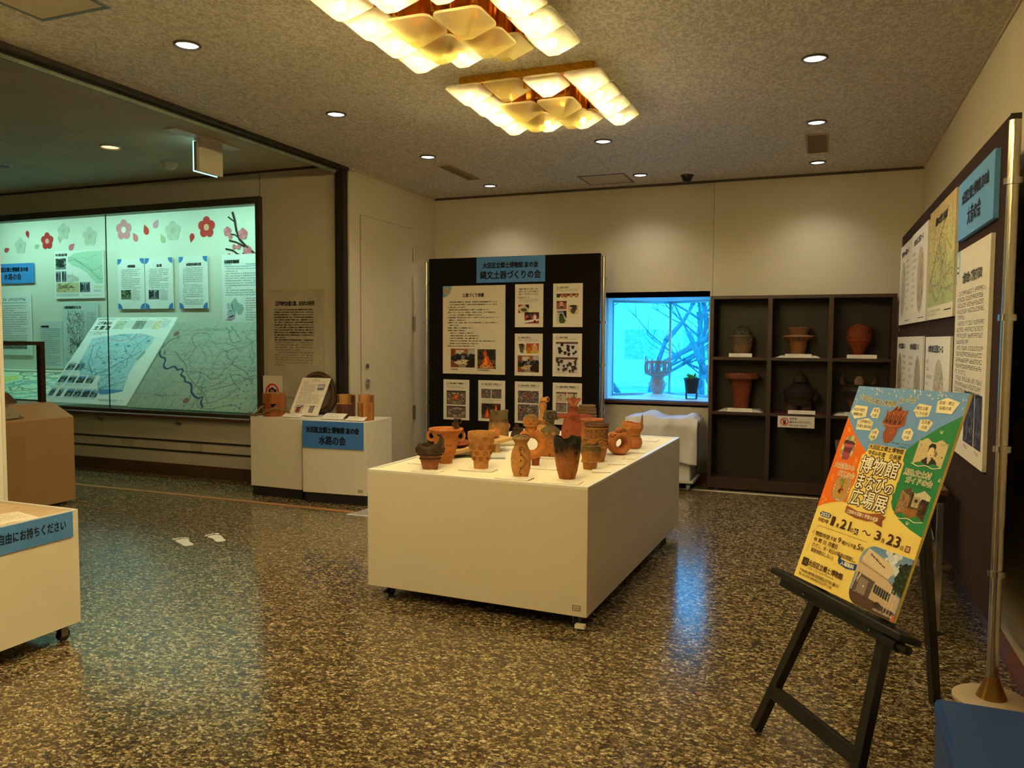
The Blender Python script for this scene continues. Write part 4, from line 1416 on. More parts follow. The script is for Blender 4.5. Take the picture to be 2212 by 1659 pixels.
# ---------------------------------------------------------------- footprints and floor plate
WHT = mat('white_vinyl_sticker', (236, 232, 222), rough=.4, var=.01)
def footprint(cx, cy, ang, left, label):
    t = thing('footprint_sticker', label, 'sticker', (cx, cy, .0012), ang, group='white footprints on the floor')
    m_ = -1 if left else 1
    sole = [(0, -.11), (.026, -.105), (.036, -.07), (.03, -.02), (.03, .02), (.045, .06), (.04, .095), (.01, .11), (-.03, .1), (-.045, .07), (-.04, .02), (-.033, -.04), (-.034, -.08), (-.022, -.105)]
    p = MB().polyxy([(m_ * x, y) for x, y in sole], 0)
    p.build('sole', WHT, t)
    for k, (x, y, r) in enumerate(((-.035, .13, .017), (-.008, .142, .012), (.014, .138, .011), (.033, .127, .01), (.048, .111, .009))):
        MB().polyxy([(m_ * x + r * math.cos(q * PI / 6), y + 1.2 * r * math.sin(q * PI / 6)) for q in range(12)], 0).build('toe', WHT, t)
footprint(-4.01, 4.115, 1.02, False, 'white footprint sticker on the floor, the nearer one')
footprint(-3.885, 4.285, 1.02, True, 'white footprint sticker on the floor, the farther one')
fp = thing('floor_plate', 'silver framed floor plate half hidden behind the big display table', 'plate', (-3.47, 5.26, 0))
pm = MB()
pm.add([(0, 0, .001), (.6, .02, .001), (.62, .32, .001), (.06, .3, .001)], [(0, 1, 2, 3)]).build('plate', mat('speckled_silver', (196, 192, 188), rough=.3, metal=.4, var=.25, vscale=40), fp)
MB().tube([(0, 0, .003), (.6, .02, .003), (.62, .32, .003), (.06, .3, .003)], .009, 6, True, .4).build('rim', mat('white_rim', (232, 228, 220), rough=.4), fp)
# ---------------------------------------------------------------- things on the alcove wall and the two plinths
s = wallsheet('intro_text_board', 'tall grey text panel on the alcove wall above the plinths', 'panel', -4.878, -4.254, .842, 1.843, y=6.098, t=.012,
              m=mat('washed_map_paper', (176, 166, 148), rough=.6, var=.07, vscale=4))
W, H = s.w, s.h
s.text('江戸時代の道と旅、おおたの名所', W * .5, .128, .046, ax=.5, w=.435, bold=.003)
lines = ['　以下にご覧いただくのは大田区立郷土博物館 友の会 分科会に', 'よる展示は、各々が独立したものではありますが、いずれも江戸', '時代の道と関係の深いテーマで設定されているともいえます。',
         '　【大田の歴史地図の会】では、江戸時代から残る大田区域内の', '道のうち主要なものを絵図・地図上に追い、道筋を復元しました。', '今日、利用している道のなかにも、実は江戸時代以前に存在が遡る',
         '来る歴史の道（古道）があることに気づいていただけるでしょう。', '　こうした道には暮らしの変化のなかで実際的な名称が忘れる', 'られてしまったものもあります。今回【水路の会】が取り上げた',
         '伝道もそのひとつです。現地調査を重ねて推定復元した道筋の', '他、道名の由来ともなった本道沿の見出しと大田区のかかわり', 'を紹介しています。', '　遠方への旅に利用された大田区域内の道として東海道は最も']
for i, b in enumerate(lines):
    s.text(b, .075 + .004, .186 + i * .0235, .0145, w=.44 if len(b) > 26 else None, bold=.001, name='body_line')
s.marks(.079, .186 + 13 * .0235 - .008, .44, .0148, .0235, [1, 1, 1, .7, -1, 1, 1, 1, -1, .25], 33, INK)
MB().tube([(x * W, -y * H, s.z(1)) for x, y in ((.9, .02), (.91, .1), (.95, .14), (1, .16))], .0012, 4).build('map_line', flat((140, 130, 116)), s.root)
MB().tube([(x * W, -y * H, s.z(1)) for x, y in ((.88, .55), (.93, .52), (1, .45))], .0012, 4).build('map_line', flat((140, 130, 116)), s.root)

s = wallsheet('no_photo_sign', 'white no-photography sign on the alcove wall behind the log', 'sign', -4.925, -4.71, .77, 1.038, y=6.078, t=.01, col=(216, 208, 194))
cx, cy = .107, .15
s.poly('camera_symbol', [(cx - .045, cy + .03), (cx - .045, cy - .022), (cx - .022, cy - .024), (cx - .014, cy - .04), (cx + .012, cy - .04), (cx + .02, cy - .024), (cx + .047, cy - .022), (cx + .047, cy + .03)], (18, 16, 18), 2)
MB().torus((cx, -(cy + .004), s.z(3)), .017, .003, seg=20, sub=4).build('lens_ring', flat((216, 208, 194)), s.root)
rg = MB().torus((cx, -cy, s.z(4)), .068, .0085, seg=32, sub=6, flat_=.15)
rg.tube([(cx - .048, -(cy - .048), s.z(5)), (cx + .048, -(cy + .048), s.z(5))], .006, 6, flat_=.2)
rg.build('ban_ring', flat((200, 34, 40)), s.root)

def plinth(x, y, rz, w, d, label):
    t = thing('plinth', label, 'plinth', (x, y, 0), rz)
    MB().box(0, w, 0, d, .085, .70).build('body', WHITE, t, bevel=.002)
    MB().box(.01, w - .01, .012, d - .01, 0, .085).build('kick_base', mat('charcoal_kick', (30, 30, 32), rough=.5), t)
    return t
pL = plinth(-4.70, 5.615, -.03, .555, .42, 'white plinth on the left carrying the mortised log')
pR = plinth(-4.095, 5.545, .07, .60, .48, 'white plinth on the right with a blue title sign on its front')
st = MB().quadxy(0, .042, -.026, 0, .0005)
def sticker(parent, M, label=None):
    o = MB().box(0, .042, -.026, 0, 0, .0008).build('inventory_sticker', flat((196, 182, 154)), parent)
    o.matrix_local = M
    l = MB()
    for q in ((0, .042, -.002, 0), (0, .042, -.026, -.024), (0, .042, -.015, -.0135), (0, .002, -.026, 0), (.04, .042, -.026, 0)):
        l.quadxy(q[0], q[1], q[2], q[3], .0012)
    l.build('sticker_print', flat((70, 60, 50)), o)
sticker(pR, frame((.525, -.001, .135), (1, 0, 0), (0, 0, 1)))
Mr = Matrix.Translation((-4.095, 5.545, 0)) @ Matrix.Rotation(.07, 4, 'Z')
s = Sheet('title_sign', 'blue title sign on the front of the right plinth', 'sign', Mr @ frame((.002, -.0008, .697), (1, 0, 0), (0, 0, 1)), .578, .228, t=.008, col=(66, 124, 206))
s.text('大田区立郷土博物館 友の会', .289, .072, .055, ax=.5, w=.5, bold=.004)
s.text('水路の会', .289, .16, .08, ax=.5, w=.25, bold=.003)

LOGW = mat('polished_log_wood', (176, 104, 46), rough=.4, col2=(120, 62, 26), vscale=6, stretch=(6, 6, .6), bump=.1, bscale=20)
BARKD = mat('dark_bark', (104, 56, 36), rough=.7, col2=(64, 32, 22), vscale=14, stretch=(6, 6, .5), bump=.35, bscale=24)
CUTW = mat('fresh_cut_wood', (206, 156, 92), rough=.5, col2=(170, 116, 60), vscale=5, stretch=(5, 5, .7))
STRW = mat('streaked_log_wood', (206, 138, 60), rough=.5, col2=(96, 56, 32), vscale=9, stretch=(6, 6, .25), bump=.25, bscale=20)
lg = thing('mortised_log', 'polished short log with two square holes and a cord on the left plinth', 'log', (-4.54, 5.74, .7), .1)
mb = MB()
def logwall(mb, r, z0, z1, a0, a1, n, ri=None):
    """solid or hollow wedge of a trunk between two angles"""
    vs, fs = [], []
    ri = r * .72 if ri is None else ri
    for i in range(n + 1):
        a = a0 + (a1 - a0) * i / n
        for rr, z in ((ri, z0), (r, z0), (r, z1), (ri, z1)):
            vs.append((rr * math.cos(a), rr * math.sin(a), z))
    for i in range(n):
        for k in range(4):
            l = (k + 1) % 4
            fs.append((i * 4 + k, (i + 1) * 4 + k, (i + 1) * 4 + l, i * 4 + l))
    fs.append((0, 1, 2, 3)); fs.append((n * 4 + 3, n * 4 + 2, n * 4 + 1, n * 4))
    mb.add(vs, fs)
hz0, hz1 = .075, .115
logwall(mb, .1, 0, hz0, 0, 2 * PI, 36, .0)
logwall(mb, .1, hz1, .205, 0, 2 * PI, 36, .0)
for a0, a1 in ((-PI / 2 - .22, -PI / 2 + .22), (-PI / 2 + .72, -PI / 2 + 2 * PI - .72)):
    logwall(mb, .1, hz0, hz1, a0, a1, 24, .0)
mb.build('trunk', LOGW, lg, 50)
CORD = mat('hemp_cord', (128, 98, 58), rough=.9, var=.2, vscale=40, bump=.4, bscale=120)
cd = MB()
cd.tube([(-.05, -.06, .09), (-.06, -.115, .085), (-.09, -.125, .04), (-.14, -.1, .012), (-.2, -.03, .012), (-.19, -.09, .03), (-.12, -.125, .012), (-.04, -.12, .025), (.03, -.13, .06), (.07, -.11, .08), (.05, -.06, .095)], .009, 8)
cd.tube([(.07, -.11, .078), (.1, -.08, .07), (.14, -.03, .05), (.17, .01, .012)], .009, 8)
cd.build('cord', CORD, lg, 60)
def halflog(x, y, r, hf, hb, label, outer):
    t = thing('split_log', label, 'log', (x, y, .7), 0, 'hollow split logs on the right plinth')
    mb = MB()
    logwall(mb, r, 0, hb, -.15, PI + .15, 18)
    logwall(mb, r, 0, hf, PI + .15, 2 * PI - .15, 18)
    mb.build('bark_wall', outer, t, 50)
    ins = MB()
    logwall(ins, r * .725, .01, hb + .0006, -.15, PI + .15, 18, r * .68)
    cap = MB()
    for z, a0, a1 in ((hb, -.15, PI + .15), (hf, PI + .15, 2 * PI - .15)):
        pts = [(r * .99 * math.cos(a0 + (a1 - a0) * i / 14), r * .99 * math.sin(a0 + (a1 - a0) * i / 14)) for i in range(15)] + [(r * .73 * math.cos(a1 - (a1 - a0) * i / 14), r * .73 * math.sin(a1 - (a1 - a0) * i / 14)) for i in range(15)]
        cap.prism(pts, z, z + .003)
    ins.build('inner_face', CUTW, t, 50)
    cap.build('cut_end', CUTW, t)
halflog(-3.87, 5.86, .083, .125, .2, 'dark-barked hollow split log, the left of the two on the right plinth', BARKD)
halflog(-3.60, 5.755, .07, .15, .215, 'light streaky hollow split log, the right of the two on the right plinth', STRW)
hp = thing('branch_hoop', 'dark hoop of bent branches leaning on the alcove wall behind the tilted sheet', 'hoop', (-4.31, 6.05, .7))
hm = MB()
for k in range(4):
    hm.torus((.005 * k, .012 * (k % 2), .18 + .004 * k), .155 + .011 * k, .011, 'y', 40, 7)
hm.build('rings', mat('bent_branch', (92, 70, 50), rough=.6, var=.2, vscale=20, bump=.3), hp, 60)
up = Vector((0, .21, .324))
s = Sheet('tilted_info_sheet', 'white info sheet on a tilted stand on the left plinth', 'sheet', frame((-4.434, 6.02, 1.03), (1, 0, 0), up), .306, .386, t=.005, col=(240, 228, 204))
MB().bar((.15, -.05, -.004), (.15, -.3, -.09), .1, .004).build('stand', flat((210, 200, 180)), s.root)
s.marks(.1, .018, .115, .0165, .02, [1], 49, INK)
s.rect('rule', .03, .043, .27, .0445, (110, 100, 92))
s.marks(.03, .05, .065, .0135, .02, [1], 50, INK)
s.marks(.03, .07, .16, .0105, .0155, [-1, 1, 1, 1, 1, .9, .8], 51)
s.marks(.03, .18, .245, .0105, .0155, [-1, 1, 1, 1, 1, 1, .4, -1, .5], 52)
c = Cv(26, 22, (150, 148, 158), 1); c.poly([(.1, .2), (.75, .15), (.85, .6), (.15, .7)], (196, 188, 190)); c.poly([(.15, .7), (.85, .6), (.85, .75), (.16, .85)], (60, 56, 66)); c.noise(6)
s.pic(.2, .065, .275, .13, c)
c = Cv(30, 34, (206, 190, 170), 2); c.ell(.45, .62, .3, .3, (150, 70, 40)); c.rect(.2, .3, .7, .6, (164, 84, 50)); c.ell(.45, .3, .28, .08, (100, 50, 36)); c.line([(.6, .3), (.9, .02)], .05, (60, 40, 36)); c.ell(.4, .55, .09, .09, (60, 30, 24)); c.noise(10)
s.pic(.04, .285, .125, .37, c)
c = Cv(20, 30, (196, 184, 176), 3); c.rect(.1, .1, .35, .95, (120, 110, 108)); c.rect(.45, .1, .62, .95, (70, 64, 66)); c.rect(.75, 0, 1, 1, (90, 84, 84)); c.noise(8)
s.pic(.19, .285, .24, .36, c)
def card(x, y, z, w, d, rz, label, tilt=.35, nl=2, seed=0, m=None):
    M = Matrix.Translation((x, y, z)) @ Matrix.Rotation(rz, 4, 'Z') @ Matrix.Rotation(tilt, 4, 'X') @ Matrix.Translation((-w / 2, d / 2, 0))
    s = Sheet('caption_card', label, 'card', M, w, d, t=.004, col=(240, 232, 212))
    s.marks(w * .12, d * .2, w * .5, d * .13, d * .2, [1], seed, (60, 54, 50))
    s.marks(w * .12, d * .5, w * .7, d * .09, d * .16, [1] * nl, seed + 1, (110, 100, 92))
    if tilt:
        MB().bar((w / 2, -d * .2, -.001), (w / 2, -d * .2, -d * math.sin(tilt) * .7), w * .6, .003, up=(0, 1, 0)).build('foot', flat((220, 210, 190)), s.root)
    return s
card(-4.30, 5.68, .716, .19, .06, -.04, 'white caption card at the foot of the mortised log', .4, 1, 61)
card(-3.88, 5.70, .724, .2, .1, .1, 'white caption card in front of the dark split log', .4, 3, 63)
card(-3.63, 5.655, .718, .17, .075, .1, 'white caption card in front of the light split log', .35, 2, 65)

# ---------------------------------------------------------------- black display panel with the workshop posters
BLK = mat('black_felt_board', (17, 13, 13), rough=.9, var=.15, vscale=60, spec=.2)
BRN = mat('dark_brown_felt_board', (52, 36, 32), rough=.9, var=.08, vscale=60, spec=.2)
PY = 7.27
def pole(x, y, h, label, clamps, dirn, r=.02, base=.15, group=None):
    t = thing('panel_pole', label, 'pole', (x, y, 0), group=group)
    MB().tube([(0, 0, .06), (0, 0, h)], r, 16).build('tube', ALU, t, 40)
    MB().lathe([(base, 0), (base, .012), (base * .93, .018), (0, .02)], 36, cap0=True).build('base_disc', mat('cream_base_disc', (206, 184, 150), rough=.35, var=.03), t, 40)
    MB().lathe([(.055, .018), (.05, .03), (r * 1.3, .085), (r * 1.2, .1)], 20, cap0=False, cap1=True).build('base_cone', mat('brass_cone', (170, 130, 70), rough=.3, metal=.8, var=.05), t, 40)
    for z in clamps:
        c = MB().lathe([(r * 1.02, -.012), (r * 1.5, -.012), (r * 1.5, .012), (r * 1.02, .012)], 18, cap0=False, c=(0, 0, z))
        c.bar((0, 0, z), (dirn[0] * .03, dirn[1] * .03, z), .012, .018)
        c.build('clamp', CHROME, t, 40)
    return t
bp_ = thing('black_display_panel', 'black display panel covered with white workshop posters', 'display panel', (-3.785, PY, 0))
MB().box(0, 1.81, 0, .03, .28, 2.212).build('board', BLK, bp_, bevel=.002)
for x_ in (-.006, 1.81):
    MB().box(x_, x_ + .006, .004, .026, .29, 2.205).build('edge_strip', BLACKM, bp_)
cl = (.32, .735, 1.15, 1.56, 1.97)
pole(-3.822, PY + .015, 2.185, 'left aluminium pole of the black display panel', cl, (1, 0))
pole(-1.94, PY + .015, 2.185, 'right aluminium pole of the black display panel, beside the window', cl, (-1, 0))

def psheet(name, label, x0, x1, z0, z1, **k):
    return Sheet(name, label, k.pop('cat', 'poster'), frame((x0, PY - .0006, z1), (1, 0, 0), (0, 0, 1)), x1 - x0, z1 - z0, **k)
s = psheet('title_sign', 'blue title sign at the top of the black display panel', -3.248, -2.522, 1.956, 2.209, cat='sign', t=.008, col=(80, 136, 216))
s.text('大田区立郷土博物館 友の会', .362, .083, .06, ax=.5, w=.585, bold=.004)
s.text('縄文土器づくりの会', .362, .178, .085, ax=.5, w=.64, bold=.004)

def ph_fire(seed, nx=40, ny=44):
    c = Cv(nx, ny, (52, 46, 40), seed)
    c.rect(0, .0, 1, .3, (40, 46, 38)).rect(0, .55, 1, .75, (112, 88, 62)).rect(0, .38, 1, .44, (36, 30, 26))
    c.blobs(16, [(70, 80, 60), (26, 28, 24)], (.03, .08), (0, 0, 1, .35))
    c.poly([(.1, .95), (.28, .66), (.38, .42), (.32, .2), (.42, .02), (.5, .14), (.52, .3), (.62, .4), (.7, .62), (.92, .95)], (222, 84, 30))
    c.poly([(.25, .92), (.4, .6), (.42, .35), (.5, .45), (.56, .7), (.75, .92)], (250, 150, 50))
    c.blobs(40, [(250, 190, 90), (90, 30, 16), (232, 110, 40), (50, 24, 18)], (.015, .04), (.15, .68, .85, .95))
    for k in range(14):
        x = .08 + k * .062
        c.line([(x, 1), (x + .06 * (1 if k % 2 else -1), .84)], .012, (206, 170, 130))
    return c.noise(8)
def ph_class(seed, red=False, nx=46, ny=38):
    c = Cv(nx, ny, (120, 84, 60), seed)
    c.rect(0, 0, 1, .38, (160, 104, 62)).rect(.22, .08, .55, .36, (206, 196, 176)).rect(.72, .02, 1, .45, (178, 176, 180)).rect(0, 0, .18, .4, (130, 70, 40))
    c.blobs(34, [(30, 28, 32), (44, 42, 48), (90, 90, 100), (24, 22, 26)], (.05, .11), (.02, .36, 1, .62), 1.1)
    c.poly([(.12, .72), (.5, .56), (.82, .62), (.7, .84), (.3, .86)], (214, 200, 150) if not red else (206, 170, 120))
    c.blobs(12, [(240, 238, 226), (96, 110, 70)], (.02, .04), (.25, .58, .75, .8), .6)
    c.poly([(.3, .84), (.62, .82), (.62, 1), (.35, 1)], (150, 140, 120)).blobs(14, [(34, 24, 22), (56, 34, 28)], (.06, .12), (.68, .6, 1, .95))
    c.poly([(0, .66), (.12, .7), (.1, 1), (0, 1)], (150, 60, 46))
    c.ell(.5, .3, .05, .09, (60, 60, 66)); c.rect(.44, .36, .58, .52, (120, 128, 150))
    return c.noise(10)
def ph_pot(seed, pc, bg, nx=24, ny=26):
    c = Cv(nx, ny, bg, seed)
    c.blobs(12, [tuple(max(0, v - 50) for v in bg), tuple(min(255, v + 20) for v in bg)], (.08, .2))
    c.poly([(.15, .12), (.85, .12), (.82, .42), (.64, .92), (.36, .92), (.18, .42)], pc)
    c.ell(.5, .14, .35, .1, tuple(int(v * .45) for v in pc)); c.blobs(12, [tuple(int(v * .7) for v in pc)], (.03, .06), (.2, .3, .8, .6))
    return c.noise(10)
def ph_manypots(seed, bg, pc, nx=46, ny=36, n=14):
    c = Cv(nx, ny, bg, seed)
    R = random.Random(seed)
    c.rect(0, 0, 1, .14, (96, 70, 60))
    for k in range(n):
        x, y, q = R.uniform(.06, .94), .2 + .7 * k / n, R.uniform(.05, .085)
        col = tuple(int(v * R.uniform(.7, 1.2)) for v in pc)
        c.poly([(x - q, y - q), (x + q, y - q), (x + q * .6, y + q * 1.3), (x - q * .6, y + q * 1.3)], col)
        c.ell(x, y - q, q, q * .5, tuple(int(v * .5) for v in pc))
    return c.noise(10)
def ph_ring(seed, core, nx=46, ny=30):
    c = Cv(nx, ny, (110, 96, 82), seed)
    c.ell(.5, .55, .44, .4, (140, 124, 104)); c.ell(.5, .5, .3, .24, (96, 84, 74))
    R = random.Random(seed)
    for k in range(40):
        a = k / 40 * 2 * PI
        q = R.uniform(.85, 1.05)
        c.ell(.5 + .42 * q * math.cos(a), .52 + .36 * q * math.sin(a), .03, .045, R.choice([(206, 190, 160), (60, 50, 44), (170, 150, 124), (40, 34, 32)]))
    c.blobs(40, core, (.02, .05), (.32, .34, .62, .6)).rect(0, 0, 1, .1, (58, 48, 42))
    return c.noise(10)
def ph_embers(seed, hot, nx=46, ny=34):
    c = Cv(nx, ny, (92, 88, 92), seed)
    R = random.Random(seed)
    for k in range(150):
        x, y, a = R.random(), R.random(), R.uniform(0, 3.1)
        col = R.choice([(40, 36, 40), (150, 146, 150), (110, 104, 108), (28, 24, 28), (190, 180, 176)])
        if hot and math.hypot(x - .5, (y - .4) * 1.3) < .36 and R.random() < .55:
            col = R.choice([(232, 80, 40), (206, 60, 44), (250, 130, 70), (160, 40, 34)])
        c.line([(x, y), (x + .07 * math.cos(a), y + .07 * math.sin(a))], .012, col)
    if not hot:
        for x, y, q, col in ((.15, .4, .13, (150, 90, 80)), (.55, .25, .1, (176, 140, 116)), (.62, .6, .12, (160, 120, 96)), (.4, .7, .09, (140, 110, 96)), (.75, .35, .08, (120, 100, 92))):
            c.ell(x, y, q, q * 1.2, col); c.ell(x + .02, y - .05, q * .6, q * .5, tuple(int(v * .55) for v in col))
    return c.noise(8)
def ph_flames(seed, nx=40, ny=36):
    c = Cv(nx, ny, (58, 42, 36), seed)
    c.blobs(30, [(30, 24, 24), (90, 60, 44), (44, 40, 50)], (.05, .12))
    c.rect(0, .75, 1, 1, (104, 82, 66))
    for x, y0, q in ((.3, .35, .12), (.76, .08, .1)):
        c.poly([(x - q, y0 + .6), (x - q * .6, y0 + .2), (x, y0), (x + q * .7, y0 + .25), (x + q, y0 + .6)], (236, 92, 36)); c.poly([(x - q * .4, y0 + .55), (x, y0 + .2), (x + q * .5, y0 + .55)], (252, 140, 70))
    return c.noise(8)
def ph_hands(seed, nx=26, ny=20, bg=(150, 96, 80)):
    c = Cv(nx, ny, bg, seed)
    c.rect(0, 0, 1, .25, (100, 40, 40)); c.poly([(.3, .1), (.6, .1), (.7, .6), (.45, .75), (.3, .5)], (216, 160, 136)); c.ell(.52, .72, .16, .12, (70, 56, 52))
    return c.noise(10)

s = psheet('workshop_poster', 'large cream workshop poster with an orange bonfire photo on the black panel', -3.623, -2.936, 1.04, 1.93, t=.008, col=(226, 214, 192))
s.poly('corner', [(0, 0), (.1, 0), (.098, .03), (.085, .065), (.06, .095), (.03, .11), (0, .115)], (120, 164, 204))
e_ = MB()
e_.polyxy([(.012, -.02), (.024, -.035), (.036, -.022), (.048, -.033), (.06, -.018), (.066, -.045), (.056, -.07), (.046, -.09), (.034, -.09), (.026, -.072), (.012, -.05)], s.z(3))
e_.build('pot_emblem', flat((196, 150, 104)), s.root)
MB().polyxy([(.03, -.05), (.036, -.043), (.042, -.05), (.036, -.058)], s.z(4)).polyxy([(.02, -.045), (.027, -.04), (.028, -.046)], s.z(4)).polyxy([(.046, -.042), (.054, -.044), (.048, -.048)], s.z(4)).build('emblem_marks', flat((84, 52, 36)), s.root)
s.text('土器づくり体験', .34, .095, .044, ax=.5, w=.235, bold=.002)
body = ['　大田区立郷土博物館には、縄文時代、弥生時代の土器が常設展示されています。', '　これらの土器の形や文様から、使われた時代や地域を推定することも、食生活', 'の一面も知ることができます。',
        '　縄文時代の私たちの祖先の気持ちで土器づくりを体験しましょう。', '①粘土づくり：テラコッタ、赤色粘土、川砂をよく混ぜ、こねて土器用粘土を', '　つくります。これを密閉して１週間ねかせておきます。',
        '②土器の成形：円形の粘土を丸く平たくして底をつくります。粘土ひもをつくって', '　輪積みにし、形を整えます。', '③模様つけ：貝、木の実、竹管、よったひも(縄文原体)、爪、粘土ひも等を使って', '　文様をつけます。',
        '④乾燥：２週間くらい自然乾燥させます。', '⑤野焼き（焚火で土器を焼く）', '　・火床をつくり、薪を燃やして温めます。', '　・土器を火の周辺に置き、徐々に全体を温めます。', '　・火床の中に土器を置き、小枝、細薪で覆います。',
        '　・土器のまわりに太い薪を組み、勢いのある炎で一気に土器を本焼きします。', '　・薪が燃えつきたら土器を取り出して冷却します。', '世界にひとつのご自分の土器の出来上りです。']
for i, b in enumerate(body):
    s.text(b, .055 + (.016 if b[0] == '　' else 0), .163 + i * .0262, .0152, bold=.0006, name='body_line')
s.pic(.09, .635, .36, .825, ph_class(1)); s.pic(.388, .638, .588, .835, ph_fire(2))
s.text('①土器の成形', .09, .845, .014, bold=.0008); s.text('②土器の焼成(野焼き)', .39, .85, .014, bold=.0008)

A3 = (230, 222, 208)
def a3(n, x0, x1, z0, z1, label, title, sub, subn):
    s = psheet('process_sheet', label, x0, x1, z0, z1, t=.004, col=A3, group='white process sheets on the black panel')
    if title:
        s.text(title, .035, .038, .019, bold=.0007)
    if sub:
        s.marks(.035, .052, .215, .0085, .0145, sub, subn)
    return s
s = a3(2, -2.833, -2.539, 1.514, 1.934, 'white process sheet headed by three lines of text, with two small photos', None, None, 0)
for i, b in enumerate(('“縄文土器づくりの会” では、', '現在このような方法で縄文土', '器づくりを行なっています。')):
    s.text(b, .042, .048 + i * .025, .0185, w=.205 if i else .2, bold=.0006, name='body_line')
s.text('① 粘土づくり', .032, .13, .019, bold=.0007)
s.marks(.035, .144, .21, .0085, .0145, [-1, 1, .75], 5)
c = Cv(30, 24, (200, 196, 160), 3); c.poly([(0, 0), (.5, 0), (0, .3)], (170, 40, 40)); c.poly([(0, .55), (.25, 1), (0, 1)], (150, 34, 40)); c.ell(.52, .62, .3, .2, (84, 84, 64)); c.poly([(.6, 0), (1, 0), (1, .5), (.75, .3)], (40, 34, 40)); c.ell(.62, .25, .12, .12, (216, 160, 140)); c.noise(10)
s.pic(.035, .2, .148, .282, c)
c = Cv(36, 28, (150, 60, 44), 4); c.rect(0, 0, 1, .3, (70, 40, 40)); c.blobs(24, [(30, 30, 44), (200, 60, 50), (60, 60, 90), (230, 190, 160)], (.04, .1), (0, .1, 1, .6)); c.poly([(0, .75), (1, .58), (1, .75), (0, .95)], (230, 226, 226)); c.rect(.62, .3, .8, .75, (226, 226, 230)); c.ell(.7, .25, .08, .1, (200, 160, 140)); c.rect(.64, .72, .78, .88, (30, 30, 44)); c.noise(10)
s.pic(.102, .275, .252, .385, c)
s = a3(3, -2.438, -2.141, 1.515, 1.933, 'white process sheet with a row photo and three photos of hands and a dark vase', '② 土器の成形 1', [1, 1], 6)
c = Cv(44, 12, (226, 220, 210), 5); c.rect(0, 0, 1, .5, (90, 40, 40)); [c.ell(x, .5, .09, .38, col) for x, col in ((.08, (50, 40, 44)), (.27, (200, 110, 90)), (.42, (150, 100, 70)), (.66, (190, 150, 90)), (.9, (200, 130, 90)))]; c.noise(10)
s.pic(.035, .098, .257, .142, c); s.pic(.035, .168, .138, .248, ph_hands(7))
c = ph_pot(8, (70, 66, 58), (216, 196, 150)); c.ell(.2, .35, .2, .14, (220, 170, 140)); s.pic(.15, .205, .258, .296, c)
c = Cv(26, 32, (206, 196, 170), 9); c.rect(.1, 0, .6, .2, (100, 120, 160)); c.poly([(.6, 0), (1, 0), (1, .6), (.8, .4)], (40, 20, 30)); c.poly([(.3, .3), (.65, .3), (.9, .8), (.75, .96), (.35, .96), (.25, .7)], (56, 74, 50)); c.ell(.47, .3, .2, .07, (24, 34, 24)); c.noise(8)
s.pic(.035, .262, .138, .385, c)
s = a3(4, -2.833, -2.542, 1.036, 1.45, 'white process sheet with a pot photo, a figurine photo and a classroom photo', '③ 土器の成形 2', [1, 1], 8)
s.pic(.032, .096, .113, .196, ph_pot(10, (96, 88, 60), (220, 216, 206)))
c = Cv(36, 26, (190, 80, 40), 11); c.rect(0, .7, 1, 1, (230, 180, 60)); c.poly([(.45, .2), (.9, .2), (.85, .95), (.5, .95)], (206, 166, 110)); c.ell(.67, .12, .08, .1, (240, 220, 200)); c.poly([(.1, .35), (.35, .35), (.38, .95), (.08, .95)], (190, 120, 40)); c.ell(.22, .25, .1, .14, (150, 80, 30)); c.noise(10)
s.pic(.12, .096, .253, .196, c); s.pic(.032, .215, .255, .38, ph_class(12, True, 50, 40))
s = a3(5, -2.438, -2.143, 1.037, 1.452, 'white process sheet with two photos of dark pots drying on white cloth', '④ 土器の乾燥', [1], 9)
s.pic(.032, .08, .256, .225, ph_manypots(13, (214, 210, 214), (40, 36, 40), n=18)); s.pic(.032, .228, .256, .385, ph_manypots(15, (206, 200, 200), (80, 66, 54), n=22))
s = a3(6, -3.618, -3.327, .567, .979, 'white process sheet with two photos of stone-ringed fire pits, bottom left', '⑤ 土器の焼成（野焼き）1', [.4, .8, 1], 10)
s.pic(.036, .113, .253, .255, ph_ring(16, [(222, 80, 40), (250, 130, 60), (150, 50, 30)])); s.pic(.036, .27, .253, .39, ph_ring(17, [(120, 130, 140), (90, 100, 112), (70, 76, 84)]))
s = a3(7, -3.226, -2.934, .568, .98, 'white process sheet with two small ash photos above one of tall flames', '⑤ 土器の焼成（野焼き）2', [1], 11)
s.pic(.034, .086, .138, .18, ph_embers(18, False, 26, 24)); s.pic(.146, .086, .253, .18, ph_embers(19, True, 26, 24)); s.marks(.045, .195, .2, .0095, .017, [1, .65], 12); s.pic(.036, .232, .246, .385, ph_flames(20))
s = a3(8, -2.83, -2.538, .565, .977, 'white process sheet with a glowing ember photo above one of grey ash and pots', '⑤ 土器の焼成（野焼き）3', [1], 13)
s.pic(.034, .09, .253, .21, ph_embers(21, True)); s.pic(.034, .225, .253, .39, ph_embers(22, False))
s = a3(9, -2.434, -2.139, .567, .975, 'white process sheet with photos of finished pots, bottom right behind the red figure', '⑤ 土器の焼成（野焼き）4', [1], 14)
for k, (a, b) in enumerate(((.034, .142), (.148, .25))):
    s.pic(a, .09, b, .185, ph_manypots(23 + k, (196, 180, 160), (190, 110, 80) if not k else (120, 70, 60), 24, 22, 4))
    s.pic(a, .195, b, .285, ph_manypots(25 + k, (130, 126, 116), (150, 90, 70), 24, 22, 5)); s.pic(a, .295, b, .37, ph_manypots(27 + k, (210, 206, 206), (60, 56, 66), 24, 20, 5))

